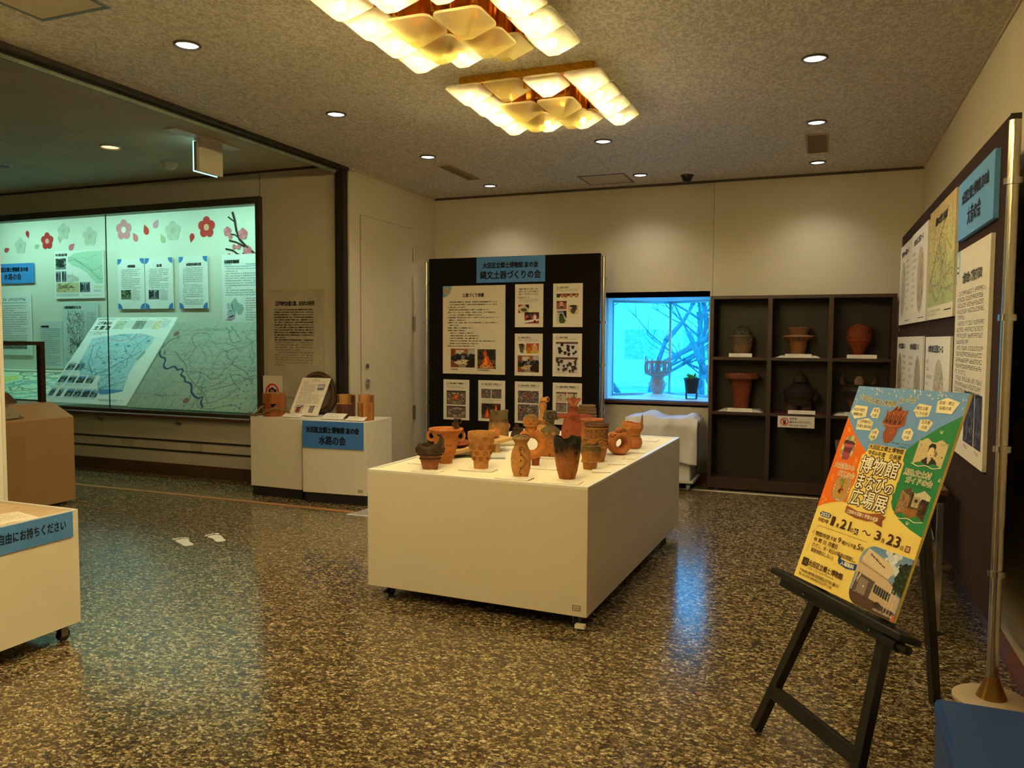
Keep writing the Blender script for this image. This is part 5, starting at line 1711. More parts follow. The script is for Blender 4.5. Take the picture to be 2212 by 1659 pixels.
# ---------------------------------------------------------------- brown display panels along the right wall
P0, P1 = Vector((.635, 3.5)), Vector((.592, 7.12))
pd = (P1 - P0).normalized()
pn = Vector((pd.y, -pd.x))           # towards the wall
def pp(t, off=0.0):
    v = P0 + pd * t + pn * off
    return (v.x, v.y)
for a, b, lab in ((0.0, 1.972, 'brown display panel along the right wall, the one nearer the camera'), (1.98, 3.775, 'brown display panel along the right wall, the farther one')):
    t = thing('brown_display_panel', lab, 'display panel', (*pp(a), 0), group=None)
    mb = MB()
    q = [Vector(pp(a, .0)), Vector(pp(b, .0)), Vector(pp(b, .04)), Vector(pp(a, .04))]
    o = Vector(pp(a))
    mb.prism([tuple(v - o) for v in q][::-1], .292, 2.253)
    mb.build('board', BRN, t, bevel=.002)
    e2 = MB().prism([tuple(Vector(v) - o) for v in (pp(a - .006, .002), pp(a, .002), pp(a, .038), pp(a - .006, .038))], .292, 2.258)
    e2.build('edge_cap', mat('black_edge_cap', (18, 14, 14), rough=.5), t)
clz = (.507, .99, 1.49, 2.0)
pole(*pp(-.032, .012), 2.225, 'near aluminium pole of the brown panels, beside the blue bench', clz, (pd.x, pd.y), .021, .135)
pole(*pp(1.976, .075), 2.225, 'middle aluminium pole of the brown panels, behind the folding table', clz, (pd.x, pd.y), .021, .11)
pole(*pp(3.805, .02), 2.225, 'far aluminium pole of the brown panels, beside the dark shelf', clz, (-pd.x, -pd.y), .021, .13)
def rsheet(name, label, t0, t1, z0, z1, **k):
    o = pp(t1, -.0006)
    return Sheet(name, label, k.pop('cat', 'poster'), frame((*o, z1), (-pd.x, -pd.y, 0), (0, 0, 1)), t1 - t0, z1 - z0, **k)
s = rsheet('title_sign', 'blue title sign at the near top of the brown panels', .122, .93, 1.887, 2.16, cat='sign', t=.02, col=(104, 166, 234))
s.text('大田区立郷土博物館 友の会', .4, .085, .062, ax=.5, w=.62, bold=.004)
s.text('大昔の会', .4, .185, .085, ax=.5, w=.31, bold=.003)
s = rsheet('intro_poster', 'tall white text poster below the blue title sign on the brown panel', .16, .945, .868, 1.834, t=.016, col=(236, 230, 218))
s.poly('corner', [(0, 0), (.1, 0), (.098, .06), (.08, .12), (.05, .15), (0, .16)], (170, 200, 214))
s.poly('pot_emblem', [(.03, .03), (.06, .03), (.06, .09), (.07, .1), (.062, .14), (.045, .16), (.028, .14), (.02, .1), (.03, .09)], (236, 236, 232), 2)
s.rect('emblem_band', .028, .075, .062, .082, (60, 70, 80), 3); s.rect('emblem_band', .022, .098, .068, .108, (60, 70, 80), 3)
s.text('大昔の会って何をするの?', .41, .14, .055, ax=.5, w=.46, bold=.003)
s.marks(.07, .2, .63, .021, .0285, [-1, 1, 1, 1, .3, -1, 1, 1, .5, -1, 1, 1, 1, .45, -1, 1, 1, .4], 41)
c = Cv(34, 44, (36, 32, 34), 41); c.walk(20, (96, 92, 92), .02, .06); c.walk(10, (150, 146, 146), .012, .05); c.blobs(20, [(20, 18, 20), (60, 56, 58)], (.05, .12)); c.noise(10)
s.pic(.34, .66, .575, .93 - .04, c); s.pic(.59, .66, .76 - .02, .93 - .04, c)
s.marks(.36, .9, .1, .018, .022, [1], 42); s.marks(.6, .9, .1, .018, .022, [1], 43)
s = rsheet('ruins_map_poster', 'yellow-green relief map poster at the top of the brown panels', 1.03, 1.965, 1.527, 2.172, t=.016, col=(232, 226, 206))
c = Cv(90, 66, (206, 196, 130), 43)
c.grad(0, .5, (206, 180, 130), (206, 204, 140)); c.grad(.5, 1, (206, 204, 140), (170, 190, 130)); c.noise(10)
c.walk(60, (176, 160, 110), .006, .03, (0, 0, 1, 1), 10, .5); c.walk(16, (140, 150, 110), .008, .05, (0, .4, 1, 1), 10, .3)
for x, y, rx, ry in ((.35, .35, .12, .2), (.52, .5, .1, .16), (.62, .35, .1, .18), (.42, .62, .12, .22)):
    for k in range(30):
        a = k / 30 * 2 * PI
        c.ell(x + rx * math.cos(a), y + ry * math.sin(a), .007, .009, (90, 84, 60))
c.line([(.1, .75), (.45, .35), (.75, .1)], .008, (80, 76, 60))
s.pic(.0, .0, s.w, .57, c, name='map_print')
s.text('遺跡の位置 全体図', .45, .085, .05, ax=.5, w=.42, bold=.003)
s.marks(.03, .59, .5, .014, .02, [1, .7], 44); s.rect('scale_bar', .65, .6, .88, .607, (40, 40, 40))
for k, (x, y) in enumerate(((.16, .3), (.5, .33), (.75, .36), (.5, .47), (.2, .5))):
    s.marks(x, y, .12, .018, .022, [1], 45 + k)
def course(label, t0, t1, z0, z1, seed, ox, col, title):
    s = rsheet('course_sheet', label, t0, t1, z0, z1, t=.014, col=(238, 236, 230), group='white walking course sheets on the brown panels')
    W, H = s.w, s.h
    s.text(title, W * .46, .07, .045, ax=.5, w=W * .62, bold=.003)
    c = Cv(40, 56, col, seed); c.noise(14); c.walk(24, tuple(int(v * .75) for v in col), .012, .05); c.line([(.2, .95), (.5, .5), (.85, .1)], .018, (90, 84, 76)); c.blobs(10, [(140, 170, 130), (200, 180, 150)], (.05, .12))
    s.pic(W * ox, .13, W * ox + W * .42, H - .06, c, name='course_map', clip=lambda X, Y: ((X - .5) / .5) ** 2 + ((Y - .5) / .5) ** 2 < 1)
    x0 = .06 if ox > .3 else W * .56
    for k in range(9):
        s.marks(x0, .14 + k * .045, W * .3, .02, .03, [rnd.choice((.5, .8, 1))], seed + k)
    s.rect('scale_bar', W * .55, H - .03, W * .92, H - .025, (60, 60, 60))
course('white course sheet at the far top end of the brown panels', 2.92, 3.7, 1.527, 2.152, 51, .1, (196, 196, 186), '大昔の会 一回目コース')
course('white course sheet beside the far top one on the brown panels', 2.08, 2.912, 1.527, 2.157, 52, .42, (206, 186, 160), '大昔の会 二回目コース')
course('white course sheet at the far lower end of the brown panels', 2.95, 3.745, .8, 1.431, 53, .08, (170, 150, 140), '大昔の会 三回目コース')
course('white course sheet in the lower row next to the panel joint', 2.15, 2.945, .8, 1.431, 54, .5, (186, 182, 176), '大昔の会 四回目コース')
course('white course sheet below the relief map, nearest the intro poster', 1.078, 2.005, .8, 1.425, 55, .4, (206, 200, 170), '大昔の会 五回目コース')
# ---------------------------------------------------------------- dark pigeonhole shelf at the back wall
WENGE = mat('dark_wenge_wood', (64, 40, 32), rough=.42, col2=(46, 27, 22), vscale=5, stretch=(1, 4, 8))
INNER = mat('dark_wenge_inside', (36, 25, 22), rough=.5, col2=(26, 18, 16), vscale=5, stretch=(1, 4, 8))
sf = thing('pigeonhole_shelf', 'dark brown nine-hole shelf unit at the back wall', 'shelf', (-.978, 7.5, 0))
SW, SD, SH = 1.563, .283, 1.805
MB().box(0, SW, .004, SD, .014, .09).build('kick_base', WENGE, sf, bevel=.001)
for x0, x1, nm in ((0, .033, 'side_panel'), (SW - .035, SW, 'side_panel')):
    MB().box(x0, x1, 0, SD, .09, SH - .03).build(nm, WENGE, sf, bevel=.001)
MB().box(0, SW, 0, SD, SH - .03, SH).build('top_board', WENGE, sf, bevel=.001)
MB().box(.033, SW - .035, 0, SD, .09, .115).build('bottom_board', WENGE, sf)
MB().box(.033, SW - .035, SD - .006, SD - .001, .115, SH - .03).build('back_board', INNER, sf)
dv = ((.511, .549), (1.024, 1.062))
for a, b in dv:
    MB().box(a, b, 0, SD - .006, .115, SH - .03).build('divider', WENGE, sf)
cols = ((.033, .511), (.549, 1.024), (1.062, SW - .035))
for a, b in cols:
    for z in (.709, 1.215):
        MB().box(a, b, .003, SD - .006, z, z + .026).build('shelf_board', WENGE, sf)
for x in (.08, SW - .08):
    MB().lathe([(.02, 0), (.02, .014)], 12, c=(x, .05, 0), cap1=True).build('foot', STEEL, sf)
s = Sheet('no_touch_sign', 'white do-not-touch sign hanging from the middle shelf edge', 'sign', frame((-.361, 7.497, .717), (1, 0, 0), (0, 0, 1)), .312, .103, t=.002, col=(226, 222, 216))
s.text('お手を', .103, .023, .022, bold=.0008); s.text('触れないでください', .103, .052, .021, w=.18, bold=.0008); s.text('Do not touch', .101, .081, .024, w=.148, bold=.0006)
rg = MB().torus((.058, -.051, s.z(3)), .032, .004, seg=28, sub=6, flat_=.2)
rg.tube([(.036, -.03, s.z(4)), (.08, -.072, s.z(4))], .003, 6, flat_=.3)
rg.build('ban_ring', flat((206, 40, 56)), s.root)
hnd = MB().polyxy([(.045, -.06), (.05, -.075), (.066, -.075), (.073, -.056), (.071, -.05), (.066, -.056), (.062, -.058), (.05, -.055)], s.z(2))
for x0, y0, x1, y1 in ((.05, -.057, .045, -.038), (.055, -.056, .053, -.031), (.06, -.056, .061, -.031), (.065, -.058, .069, -.036)):
    hnd.tube([(x0, y0, s.z(2)), (x1, y1, s.z(2))], .0026, 6, flat_=.1)
hnd.build('hand_symbol', flat((26, 22, 24)), s.root)

# ---------------------------------------------------------------- pottery helpers (each pot is built facing the camera)
def potroot(name, label, x, y, z, group=None, cat='pot', turn=0.0):
    return thing(name, label, cat, (x, y, z), -math.atan2(x, y) + turn, group)

def vessel(parent, prof, sc, m, name='body', wall=3.0, seg=56, fn=None, sx=1.0, sy=1.0, closed=False, floor_=4.0):
    """prof: outer (radius, height) from the foot up; the inside is offset by the wall"""
    out = [(r * sc, z * sc) for r, z in prof]
    if not closed:
        ins = [(max(.002, (r - wall) * sc), max(z, floor_) * sc) for r, z in prof[::-1] if z >= floor_]
        rt, zt = prof[-1]
        out += [((rt - wall * .3) * sc, (zt + wall * .3) * sc), ((rt - wall * .8) * sc, (zt + wall * .2) * sc)] + ins + [(.0005, floor_ * sc)]
    return MB().lathe(out, seg, fn=fn, sx=sx, sy=sy).build(name, m, parent, 50)

def ring(parent, r, z, t, sc, m, name='ridge', sx=1, sy=1, wob=0.0, n=40):
    pts = []
    for k in range(n):
        a = 2 * PI * k / n
        pts.append((r * sc * sx * math.cos(a), r * sc * sy * math.sin(a), z * sc + wob * sc * math.sin(a * 5)))
    return MB().tube(pts, t * sc, 7, True).build(name, m, parent, 60)

def onpot(prof, a, z):
    """point on the outer profile at angle a, height z (pot units)"""
    for (r0, z0), (r1, z1) in zip(prof[:-1], prof[1:]):
        if z0 <= z <= z1 and z1 > z0:
            r = r0 + (r1 - r0) * (z - z0) / (z1 - z0)
            break
    else:
        r = prof[-1][0]
    return (r * math.cos(a), r * math.sin(a), z)

def relief(parent, prof, lines, t, sc, m, name='relief', sx=1, sy=1, out=.2):
    mb = MB()
    for ln in lines:
        pts = []
        for a, z in ln:
            x, y, zz = onpot(prof, -PI / 2 + a, z)
            k = 1 + out / max(1, math.hypot(x, y))
            pts.append((x * sc * sx * k, y * sc * sy * k, zz * sc))
        mb.tube(pts, t * sc, 6)
    return mb.build(name, m, parent, 60)

def arc(a0, z0, ra, rz, t0, t1, n=14):
    return [(a0 + ra * math.cos(t0 + (t1 - t0) * i / n), z0 + rz * math.sin(t0 + (t1 - t0) * i / n)) for i in range(n + 1)]

def spiral(a0, z0, ra, rz, turns, n=26, ph=0):
    return [(a0 + ra * (1 - i / n * .85) * math.cos(ph + turns * 2 * PI * i / n), z0 + rz * (1 - i / n * .85) * math.sin(ph + turns * 2 * PI * i / n)) for i in range(n + 1)]

# ---------------------------------------------------------------- big display table
TX, TY, TR_ = -2.25, 3.61, -.0375
tb = thing('display_table', 'long white display table on casters in the middle of the hall', 'table', (TX, TY, 0), TR_)
TW, TL_, TZ = 1.237, 2.105, .70
bx = MB().box(0, TW, 0, TL_, .07, TZ - .012)
bx.build('body', mat('cream_laminate', (222, 210, 190), rough=.3, var=.012, vscale=2), tb, bevel=.0015)
rm = MB().box(0, TW, 0, .022, TZ - .012, TZ).box(0, TW, TL_ - .022, TL_, TZ - .012, TZ).box(0, .022, .022, TL_ - .022, TZ - .012, TZ).box(TW - .022, TW, .022, TL_ - .022, TZ - .012, TZ)
rm.build('rim', WHITE2, tb, bevel=.001)
MB().box(.022, TW - .022, .022, TL_ - .022, TZ - .012, TZ - .006).build('cloth_top', mat('cream_table_cloth', (240, 232, 206), rough=.8, var=.02, vscale=3, bump=.1, bscale=200), tb)
for x, y, l in ((.09, .08, 1), (TW - .07, .06, 0), (.09, TL_ - .08, 0), (TW - .09, TL_ - .09, 1), (.09, TL_ / 2, 0), (TW - .12, TL_ / 2, 0)):
    caster(tb, x, y, .07, None, l)
MB().box(TW - .06, TW - .012, .0, .03, .012, .03).build('caster_pad', flat((226, 216, 206)), tb)
sticker(tb, frame((TW - .072, -.001, .125), (1, 0, 0), (0, 0, 1)))
T0 = TZ - .006

CL1 = clay('orange_clay', (206, 132, 62), (182, 112, 52), .5, .9)
CL2 = clay('tan_clay', (206, 146, 78), (184, 130, 72), .5, .9)
CL3 = clay('buff_grey_clay', (168, 124, 74), (104, 88, 58), .5, .95)
CLS = clay('smoked_clay', (172, 108, 56), (40, 36, 30), .5, .82)
CLD = clay('dark_brown_clay', (92, 62, 40), (58, 42, 30), .3, .8)
CLR = clay('red_clay', (150, 74, 42), (132, 64, 38), .5, .9)
CLW = clay('wave_pot_clay', (146, 92, 54), (64, 48, 34), .3, .45)
INC = mat('incised_dark_line', (76, 48, 28), rough=.9, var=.1)
HOLE = mat('pierced_hole_dark', (34, 20, 14), rough=.9, var=.1)
CLP = clay('peach_clay', (196, 122, 66), (172, 104, 58), .6, 1.0)
CLG = clay('grey_brown_clay', (132, 104, 74), (112, 90, 66), .5, .9)

# 1 wave-rimmed pot
sc = .00247
t = potroot('jomon_pot', 'small dark pot with a curled wave rim at the front left of the table', -1.952, 3.76, T0)
pf = [(16, 0), (17, 4), (20, 16), (22, 23)]
vessel(t, pf + [(22.5, 29), (24, 33)], sc, clay('wave_pot_base', (150, 94, 54), (120, 76, 46), .4, .9), wall=2.5)
ring(t, 22.6, 24.5, 1.6, sc, CLW)
def wavefn(r, z, a):
    d = math.atan2(math.sin(a + .25), math.cos(a + .25))
    k = math.exp(-(d / .55) ** 2)
    d2 = math.atan2(math.sin(a + 2.6), math.cos(a + 2.6))
    k2 = math.exp(-(d2 / .35) ** 2)
    f = max(0, (z / sc - 33) / 20)
    return r * (1 - .12 * k * f), z + f * sc * (25 * k + 5 * k2 + 1.6 * math.sin(a * 4))
MB().lathe([(r * sc, z * sc) for r, z in ((23, 31), (27, 34), (30, 40), (30.5, 46), (28, 53), (26, 54), (25, 50), (26, 42), (22, 32))], 72, fn=wavefn, cap0=False).build('wave_rim', clay('wave_rim_clay', (70, 52, 36), (52, 40, 30), .3, .8), t, 50)
pf2 = [(23, 31), (27, 34), (30, 40), (30.5, 46), (28, 53)]
ls = []
for q in range(7):
    a = -1.9 + q * .62
    for dz in (0, 4.2):
        ls.append(arc(a, 44 + dz, .31, -6, 0, PI))
relief(t, pf2, ls, 1.2, sc, CLD, 'coils', out=.8)
relief(t, pf2, [[(-2 + .1 * i, 33 + .4 * math.sin(i * 2.2)) for i in range(60)]], 1.4, sc, CLW, 'notched_band', out=.5)
MB().tube([(20 * sc, -16 * sc, 44 * sc), (27 * sc, -8 * sc, 56 * sc), (27 * sc, -2 * sc, 66 * sc), (21 * sc, 0, 74 * sc), (15 * sc, 0, 76 * sc)], [3.4 * sc, 3.6 * sc, 3.4 * sc, 3 * sc, 1.8 * sc], 10).build('curl', CLD, t, 60)

# 2 two-handled pot with an animal on its rim
sc = .0026
t = potroot('jomon_pot', 'orange pot with two ring handles and a small animal on its rim', -1.97, 3.987, T0)
pf = [(14, 0), (14.5, 6), (17, 12), (18, 15), (19.5, 18), (22, 25), (24.5, 36), (26, 44), (26.5, 58), (29, 62), (34, 70), (36, 74)]
vessel(t, pf, sc, CL1, wall=5)
ring(t, 17.8, 13.5, 1.2, sc, CL1); ring(t, 22.3, 25, 1.1, sc, CL1); ring(t, 26, 43, .9, sc, CL1); ring(t, 36, 74.5, 2.2, sc, CL1, 'rim')
for s_ in (-1, 1):
    hb = MB()
    hb.torus((s_ * 31 * sc, 0, 60 * sc), 8.4 * sc, 3.6 * sc, 'y', 26, 10, 1.15)
    hb.build('handle', CL1, t, 60)
an = MB().ell((21 * sc, 0, 84 * sc), (6 * sc, 5 * sc, 9.5 * sc)).ell((21 * sc, -4 * sc, 95 * sc), (4.2 * sc, 4 * sc, 4 * sc)).ell((14.5 * sc, -1 * sc, 84 * sc), (2.4 * sc, 2.4 * sc, 5 * sc))
an.torus((29 * sc, 0, 91 * sc), 4.6 * sc, 1.8 * sc, 'y', 18, 7).ell((26 * sc, -2 * sc, 80 * sc), (3 * sc, 3 * sc, 5 * sc)).ell((19 * sc, -6.5 * sc, 80 * sc), (1.8 * sc, 1.8 * sc, 6 * sc)).ell((23.5 * sc, -6.5 * sc, 80 * sc), (1.8 * sc, 1.8 * sc, 6 * sc))
an.build('animal', CLD, t, 60)

# 3 stamped beaker
sc = .00249
t = potroot('jomon_pot', 'tall tan beaker with rows of stamped ovals, third from the left at the front', -1.705, 3.88, T0)
pf = [(15.5, 0), (16, 10), (16.8, 18), (19, 19.5), (20.5, 30), (22.5, 31.5), (24, 42), (25.5, 43.5), (27, 56), (28, 57.5), (29, 70), (29.5, 81)]
vessel(t, pf, sc, CL2, wall=3.4)
mb = MB()
for zz, off in ((25, 0), (37, .4), (49, 0)):
    for k in range(8):
        a = off + k * PI / 4
        for ln in (arc(a, zz, .22, 3.6, 0, 2 * PI, 16),):
            pts = []
            for aa, z in ln:
                x, y, q = onpot(pf, -PI / 2 + aa, z)
                pts.append((x * sc * 1.01, y * sc * 1.01, q * sc))
            mb.tube(pts[:-1], .8 * sc, 5, True)
        for d in (-.1, 0, .1):
            p = [onpot(pf, -PI / 2 + a + d, zz + w) for w in (-2.6, 2.6)]
            mb.tube([(x * sc, y * sc, z * sc) for x, y, z in p], .6 * sc, 4)
mb.build('stamped_ovals', clay('stamped_tan', (160, 102, 52), (150, 94, 48)), t, 60)
relief(t, pf, [[(-3.1 + .16 * i, 66 + 6 * math.sin(i * .8)) for i in range(40)], spiral(-.75, 66, .2, 5, 2), spiral(.35, 65, .26, 7, 2), arc(.35, 65, .34, 8, 0, 6.28), [(-.95, 58), (-.95, 74)], [(-.6, 58), (-.55, 74)]], .9, sc, CL2)

# 4 torso-like broken vessel
sc = .00309
t = potroot('jomon_vessel', 'tall buff vessel with jagged top and raised vest pattern, left of the figurines', -2.018, 4.886, T0)
pf = [(19, 0), (20, 6), (22, 16), (22.5, 30), (21.5, 42), (20.5, 50), (19.5, 56), (19, 64), (19.5, 71)]
def torn(r, z, a):
    f = max(0, (z / sc - 56) / 15)
    d = math.atan2(math.sin(a + PI / 2 + .35), math.cos(a + PI / 2 + .35))
    d2 = math.atan2(math.sin(a + .25), math.cos(a + .25))
    return r * (1 + .1 * f * math.exp(-(d2 / .5) ** 2)), z + f * sc * (-11 * math.exp(-(d / .38) ** 2) + 3 * math.exp(-(d2 / .4) ** 2) + 1.5 * math.sin(3 * a))
vessel(t, pf, sc, CL3, wall=2.6, fn=torn, sy=.8)
relief(t, pf, [[(-.65, 45), (.55, 45)], [(-.72, 4), (-.72, 42)], [(.68, 4), (.68, 42)], [(-.6, 42), (-.35, 36), (-.05, 30), (0, 26)], [(.5, 42), (.3, 36), (.05, 30), (0, 26)], spiral(-.6, 40, .12, 4, 1.4), spiral(.5, 40, .12, 4, 1.4), arc(0, 22, .1, 4, 0, 6.2), [(-.05, 18), (-.12, 8), (-.3, 2)], [(.05, 18), (.14, 8), (.3, 2)]], 1.1, sc, CL2, sy=.8, out=.6)
relief(t, pf, [[(-1.3 + .08 * i, 52 + (1.5 if i % 2 else -1.5)) for i in range(32)], [(-1.3 + .08 * i, 48.5 + (1.5 if i % 2 else -1.5)) for i in range(32)]], .5, sc, CLD, 'cord_marks', sy=.8)
MB().ell((22.5 * sc, 0, 38 * sc), (3 * sc, 4 * sc, 6 * sc)).build('lug', CL2, t, 60)

# 5 bottle with a face
sc = .00235
t = potroot('face_bottle', 'slender tan bottle with a face on top and five dark dots down its front', -1.421, 3.74, T0, cat='bottle')
pf = [(15.5, 0), (16.5, 4), (19.5, 14), (21.5, 26), (22, 38), (21, 50), (18.5, 60), (15, 67), (13.5, 72), (14, 75), (17, 79), (19.5, 84)]
vessel(t, pf, sc, CL2, wall=3, closed=True, sy=.85)
hd = MB().ell((0, 0, 84.5 * sc), (19.3 * sc, 15.5 * sc, 6.5 * sc), 28, 12, Matrix.Rotation(.38, 3, 'X'))
hd.build('face', clay('face_clay', (150, 118, 76), (126, 102, 70), .3, .9), t, 60)
R3 = Matrix.Rotation(.38, 3, 'X')
def onface(x, y):
    q = max(0.0, 1 - (x / 19.3) ** 2 - (y / 15.5) ** 2)
    p = R3 @ Vector((x, y, 6.7 * math.sqrt(q)))
    return (p.x * sc, p.y * sc, (p.z + 84.5) * sc)
bw = MB()
for s_ in (-1, 1):
    bw.tube([onface(s_ * (1.2 + 16 * i / 8), 2 + 5.5 * math.sin(i / 8 * PI) - (3 if i == 0 else 0)) for i in range(9)], 1.3 * sc, 6)
bw.build('brows', mat('soot_black_clay', (40, 32, 24), rough=.8), t, 60)
ey = MB()
for s_ in (-1, 1):
    ey.tube([onface(s_ * (4 + 7 * i / 5), -2 - 2 * math.sin(i / 5 * PI)) for i in range(6)], .7 * sc, 5)
ey.ell(onface(0, -7.5), (1.4 * sc, 1.2 * sc, .9 * sc), 8, 6)
ey.build('eyes_and_mouth', HOLE, t, 60)
MB().tube([onface(0, 1), onface(0, -3.5)], 1.1 * sc, 6).build('nose', CL2, t, 60)
lw = [[(.1 - .34 * math.cos(i / 30 * 2.2 * PI - .25) * (1 if i else 1), 65 - i * 1.95) for i in range(31)],
      [(.26 - .34 * math.cos(i / 30 * 2.2 * PI - .45), 64 - i * 1.8) for i in range(31)],
      arc(.02, 58, .3, 8, -.2, 3.0), arc(.05, 58, .42, 9.5, -.3, 2.6)]
relief(t, pf, lw, .5, sc, INC, 'incised_curves', sy=.85, out=.0)
dt = MB()
for z in (61, 50, 38, 22, 8):
    x, y, q = onpot(pf, -PI / 2, z)
    dt.ell((x * sc, y * sc * .85, q * sc), (1.7 * sc, .8 * sc, 1.7 * sc), 10, 6)
dt.build('dots', HOLE, t, 60)

# 6 ring-bodied figurine
sc = .00258
t = potroot('ring_figurine', 'orange figurine with a ring-shaped body and a smiling round head', -1.477, 4.119, T0, cat='figurine')
cx = -9
MB().torus((cx * sc, 0, 46 * sc), 23.6 * sc, 13.4 * sc, 'y', 48, 14, 1.0, .8).build('ring_body', CL1, t, 60)
MB().lathe([(9 * sc, 0), (8 * sc, 3 * sc), (8.5 * sc, 10 * sc), (11 * sc, 22 * sc)], 24, sx=1, sy=.9).build('foot', CLR, t, 50)
MB().lathe([(12 * sc, 60 * sc), (17 * sc, 66 * sc), (15 * sc, 74 * sc), (11.5 * sc, 84 * sc), (10 * sc, 88 * sc)], 30, c=((cx - 2) * sc, 0, 0), sy=.6, cap1=True).build('chest', CL1, t, 50)
hd = MB().lathe([(14.5 * sc, 86 * sc), (17.6 * sc, 89 * sc), (18 * sc, 95 * sc), (16 * sc, 103 * sc), (11 * sc, 109 * sc), (0, 111.5 * sc)], 36, c=((cx - 2) * sc, 0, 0), sy=.62)
hd.build('head', clay('ring_head_clay', (184, 120, 56), (120, 92, 50), .4, 1.0), t, 50)
fc = MB()
X0 = (cx - 2) * sc
fy = -.62 * 17.6 * sc
for s_ in (-1, 1):
    fc.tube([(X0 + s_ * (3 + 6 * i / 6) * sc, fy * (1.0 - .05 * i / 6 - .0) * math.sqrt(max(.1, 1 - ((3 + 6 * i / 6) / 18) ** 2)), (98.5 - 1.3 * math.sin(i / 6 * PI)) * sc) for i in range(7)], .55 * sc, 5)
fc.ell((X0, fy * 1.0, 92 * sc), (1.2 * sc, .8 * sc, 1.2 * sc), 8, 6)
fc.ell((X0 - 14.5 * sc, fy * .58, 90 * sc), (1.2 * sc, .9 * sc, 1.2 * sc), 8, 6).ell((X0 + 14.5 * sc, fy * .58, 90.5 * sc), (1.2 * sc, .9 * sc, 1.2 * sc), 8, 6)
fc.build('eyes_and_mouth', HOLE, t, 60)
MB().ell((X0, fy * 1.02, 97 * sc), (1.5 * sc, 1.6 * sc, 2.4 * sc), 8, 6).build('nose', CL2, t, 60)
MB().tube([(X0 + x * sc, -.6 * math.sqrt(max(10, 290 - x * x)) * sc, 86.5 * sc) for x in range(-15, 16, 3)], 1.3 * sc, 6).build('collar', CL2, t, 60)
fl_ = MB()
ba = 13.2 * .8 * sc
for rr in (16, 19, 30):
    fl_.tube([(cx * sc + rr * sc * math.cos(a), -ba * math.sqrt(max(.05, 1 - ((rr - 23.6) / 13.4) ** 2)) * 1.0, 46 * sc + rr * sc * math.sin(a)) for a in [-1.2 + .1 * k for k in range(27)]], .5 * sc, 5)
fl_.tube([(X0 + x * sc, -12.0 * sc, (76 + abs(x) * 1.1 - 8) * sc) for x in (-13, -10, -7, -4, -2, 0, 2, 4, 7, 10, 13)], .6 * sc, 5)
fl_.build('incised_lines', INC, t, 60)
dt = MB()
for a in (.15, .5, .75, -.35, -.8, 2.3, 2.9):
    dt.ell((cx * sc + 29.5 * sc * math.cos(a), -9.6 * sc, 46 * sc + 29.5 * sc * math.sin(a)), (1.5 * sc, .8 * sc, 1.5 * sc), 8, 6)
dt.build('dots', HOLE, t, 60)
for z in (24, 38, 62):
    MB().ell(((cx - 35) * sc, -2 * sc, z * sc), (4 * sc, 4 * sc, 5 * sc)).build('lug', CL1, t, 60)

# 7 bird-headed bottle
sc = .00324
t = potroot('bird_necked_bottle', 'tall thin-necked ochre bottle with a tube-shaped beaked top', -1.819, 5.216, T0, cat='bottle')
pf = [(14, 0), (18, 6), (19, 14), (14, 24), (9, 32), (7.5, 42), (7, 52), (7, 62), (8.5, 70), (9, 76), (7, 81)]
vessel(t, pf, sc, CL2, wall=2, closed=True)
hd = MB().tube([(-5 * sc, 2 * sc, 85 * sc), (1 * sc, -1 * sc, 86 * sc), (8 * sc, -5 * sc, 87 * sc), (10 * sc, -6 * sc, 87.4 * sc)], [4.6 * sc, 5.4 * sc, 6 * sc, 6.4 * sc], 16)
hd.build('tube_head', CL2, t, 50)
MB().torus((0, 0, 0), 4.9 * sc, 1.4 * sc, 'y', 20, 7).build('mouth_ring', CL2, t, 60).matrix_local = Matrix.Translation((10.2 * sc, -6.1 * sc, 87.4 * sc)) @ Matrix.Rotation(1.05, 4, 'Z')
MB().tube([(0, 0, 0), (.5 * sc, 0, 0)], 4.4 * sc, 16).build('mouth_hole', HOLE, t).matrix_local = Matrix.Translation((10.3 * sc, -6.4 * sc, 87.4 * sc)) @ Matrix.Rotation(-.52, 4, 'Z')
MB().tube([(-7 * sc, -3 * sc, 73 * sc), (-11 * sc, -4 * sc, 74 * sc)], [3 * sc, .6 * sc], 8).build('beak', CL2, t, 60)
relief(t, pf, [[(-1.2 + .1 * i, z + (.8 if i % 2 else -.8)) for i in range(24)] for z in (34, 37, 40)], .5, sc, INC, 'notches')

# 8 hooded figurine
sc = .00275
t = potroot('hooded_figurine', 'grey-headed seated figurine with a heart-shaped face inside a hood', -1.507, 4.457, T0, cat='figurine')
pf = [(21, 0), (22, 4), (21.5, 12), (17, 18), (15.5, 28), (17, 38), (20.5, 50), (21.5, 56), (20, 60), (13, 65), (8.5, 69), (8, 74), (9, 78)]
MB().lathe([(r * sc, z * sc) for r, z in pf], 44, sx=1.0, sy=.6, cap1=True).build('body', clay('hooded_body', (186, 122, 58), (104, 92, 60), .4, .75), t, 50)
GH = clay('hood_clay', (96, 88, 60), (80, 74, 54))
MB().lathe([(7 * sc, 76 * sc), (11 * sc, 80 * sc), (14.5 * sc, 86 * sc), (14.8 * sc, 93 * sc), (13 * sc, 98 * sc), (12.5 * sc, 100 * sc), (9 * sc, 101 * sc)], 36, sy=.75, cap1=True).build('hood', GH, t, 50)
MB().torus((0, -9.5 * sc, 89.5 * sc), 9.2 * sc, 2.0 * sc, 'y', 30, 8, 1.05).build('hood_rim', GH, t, 60)
MB().ell((0, -9.2 * sc, 89.5 * sc), (8.2 * sc, 1.8 * sc, 8.4 * sc)).build('hood_hollow', HOLE, t, 60)
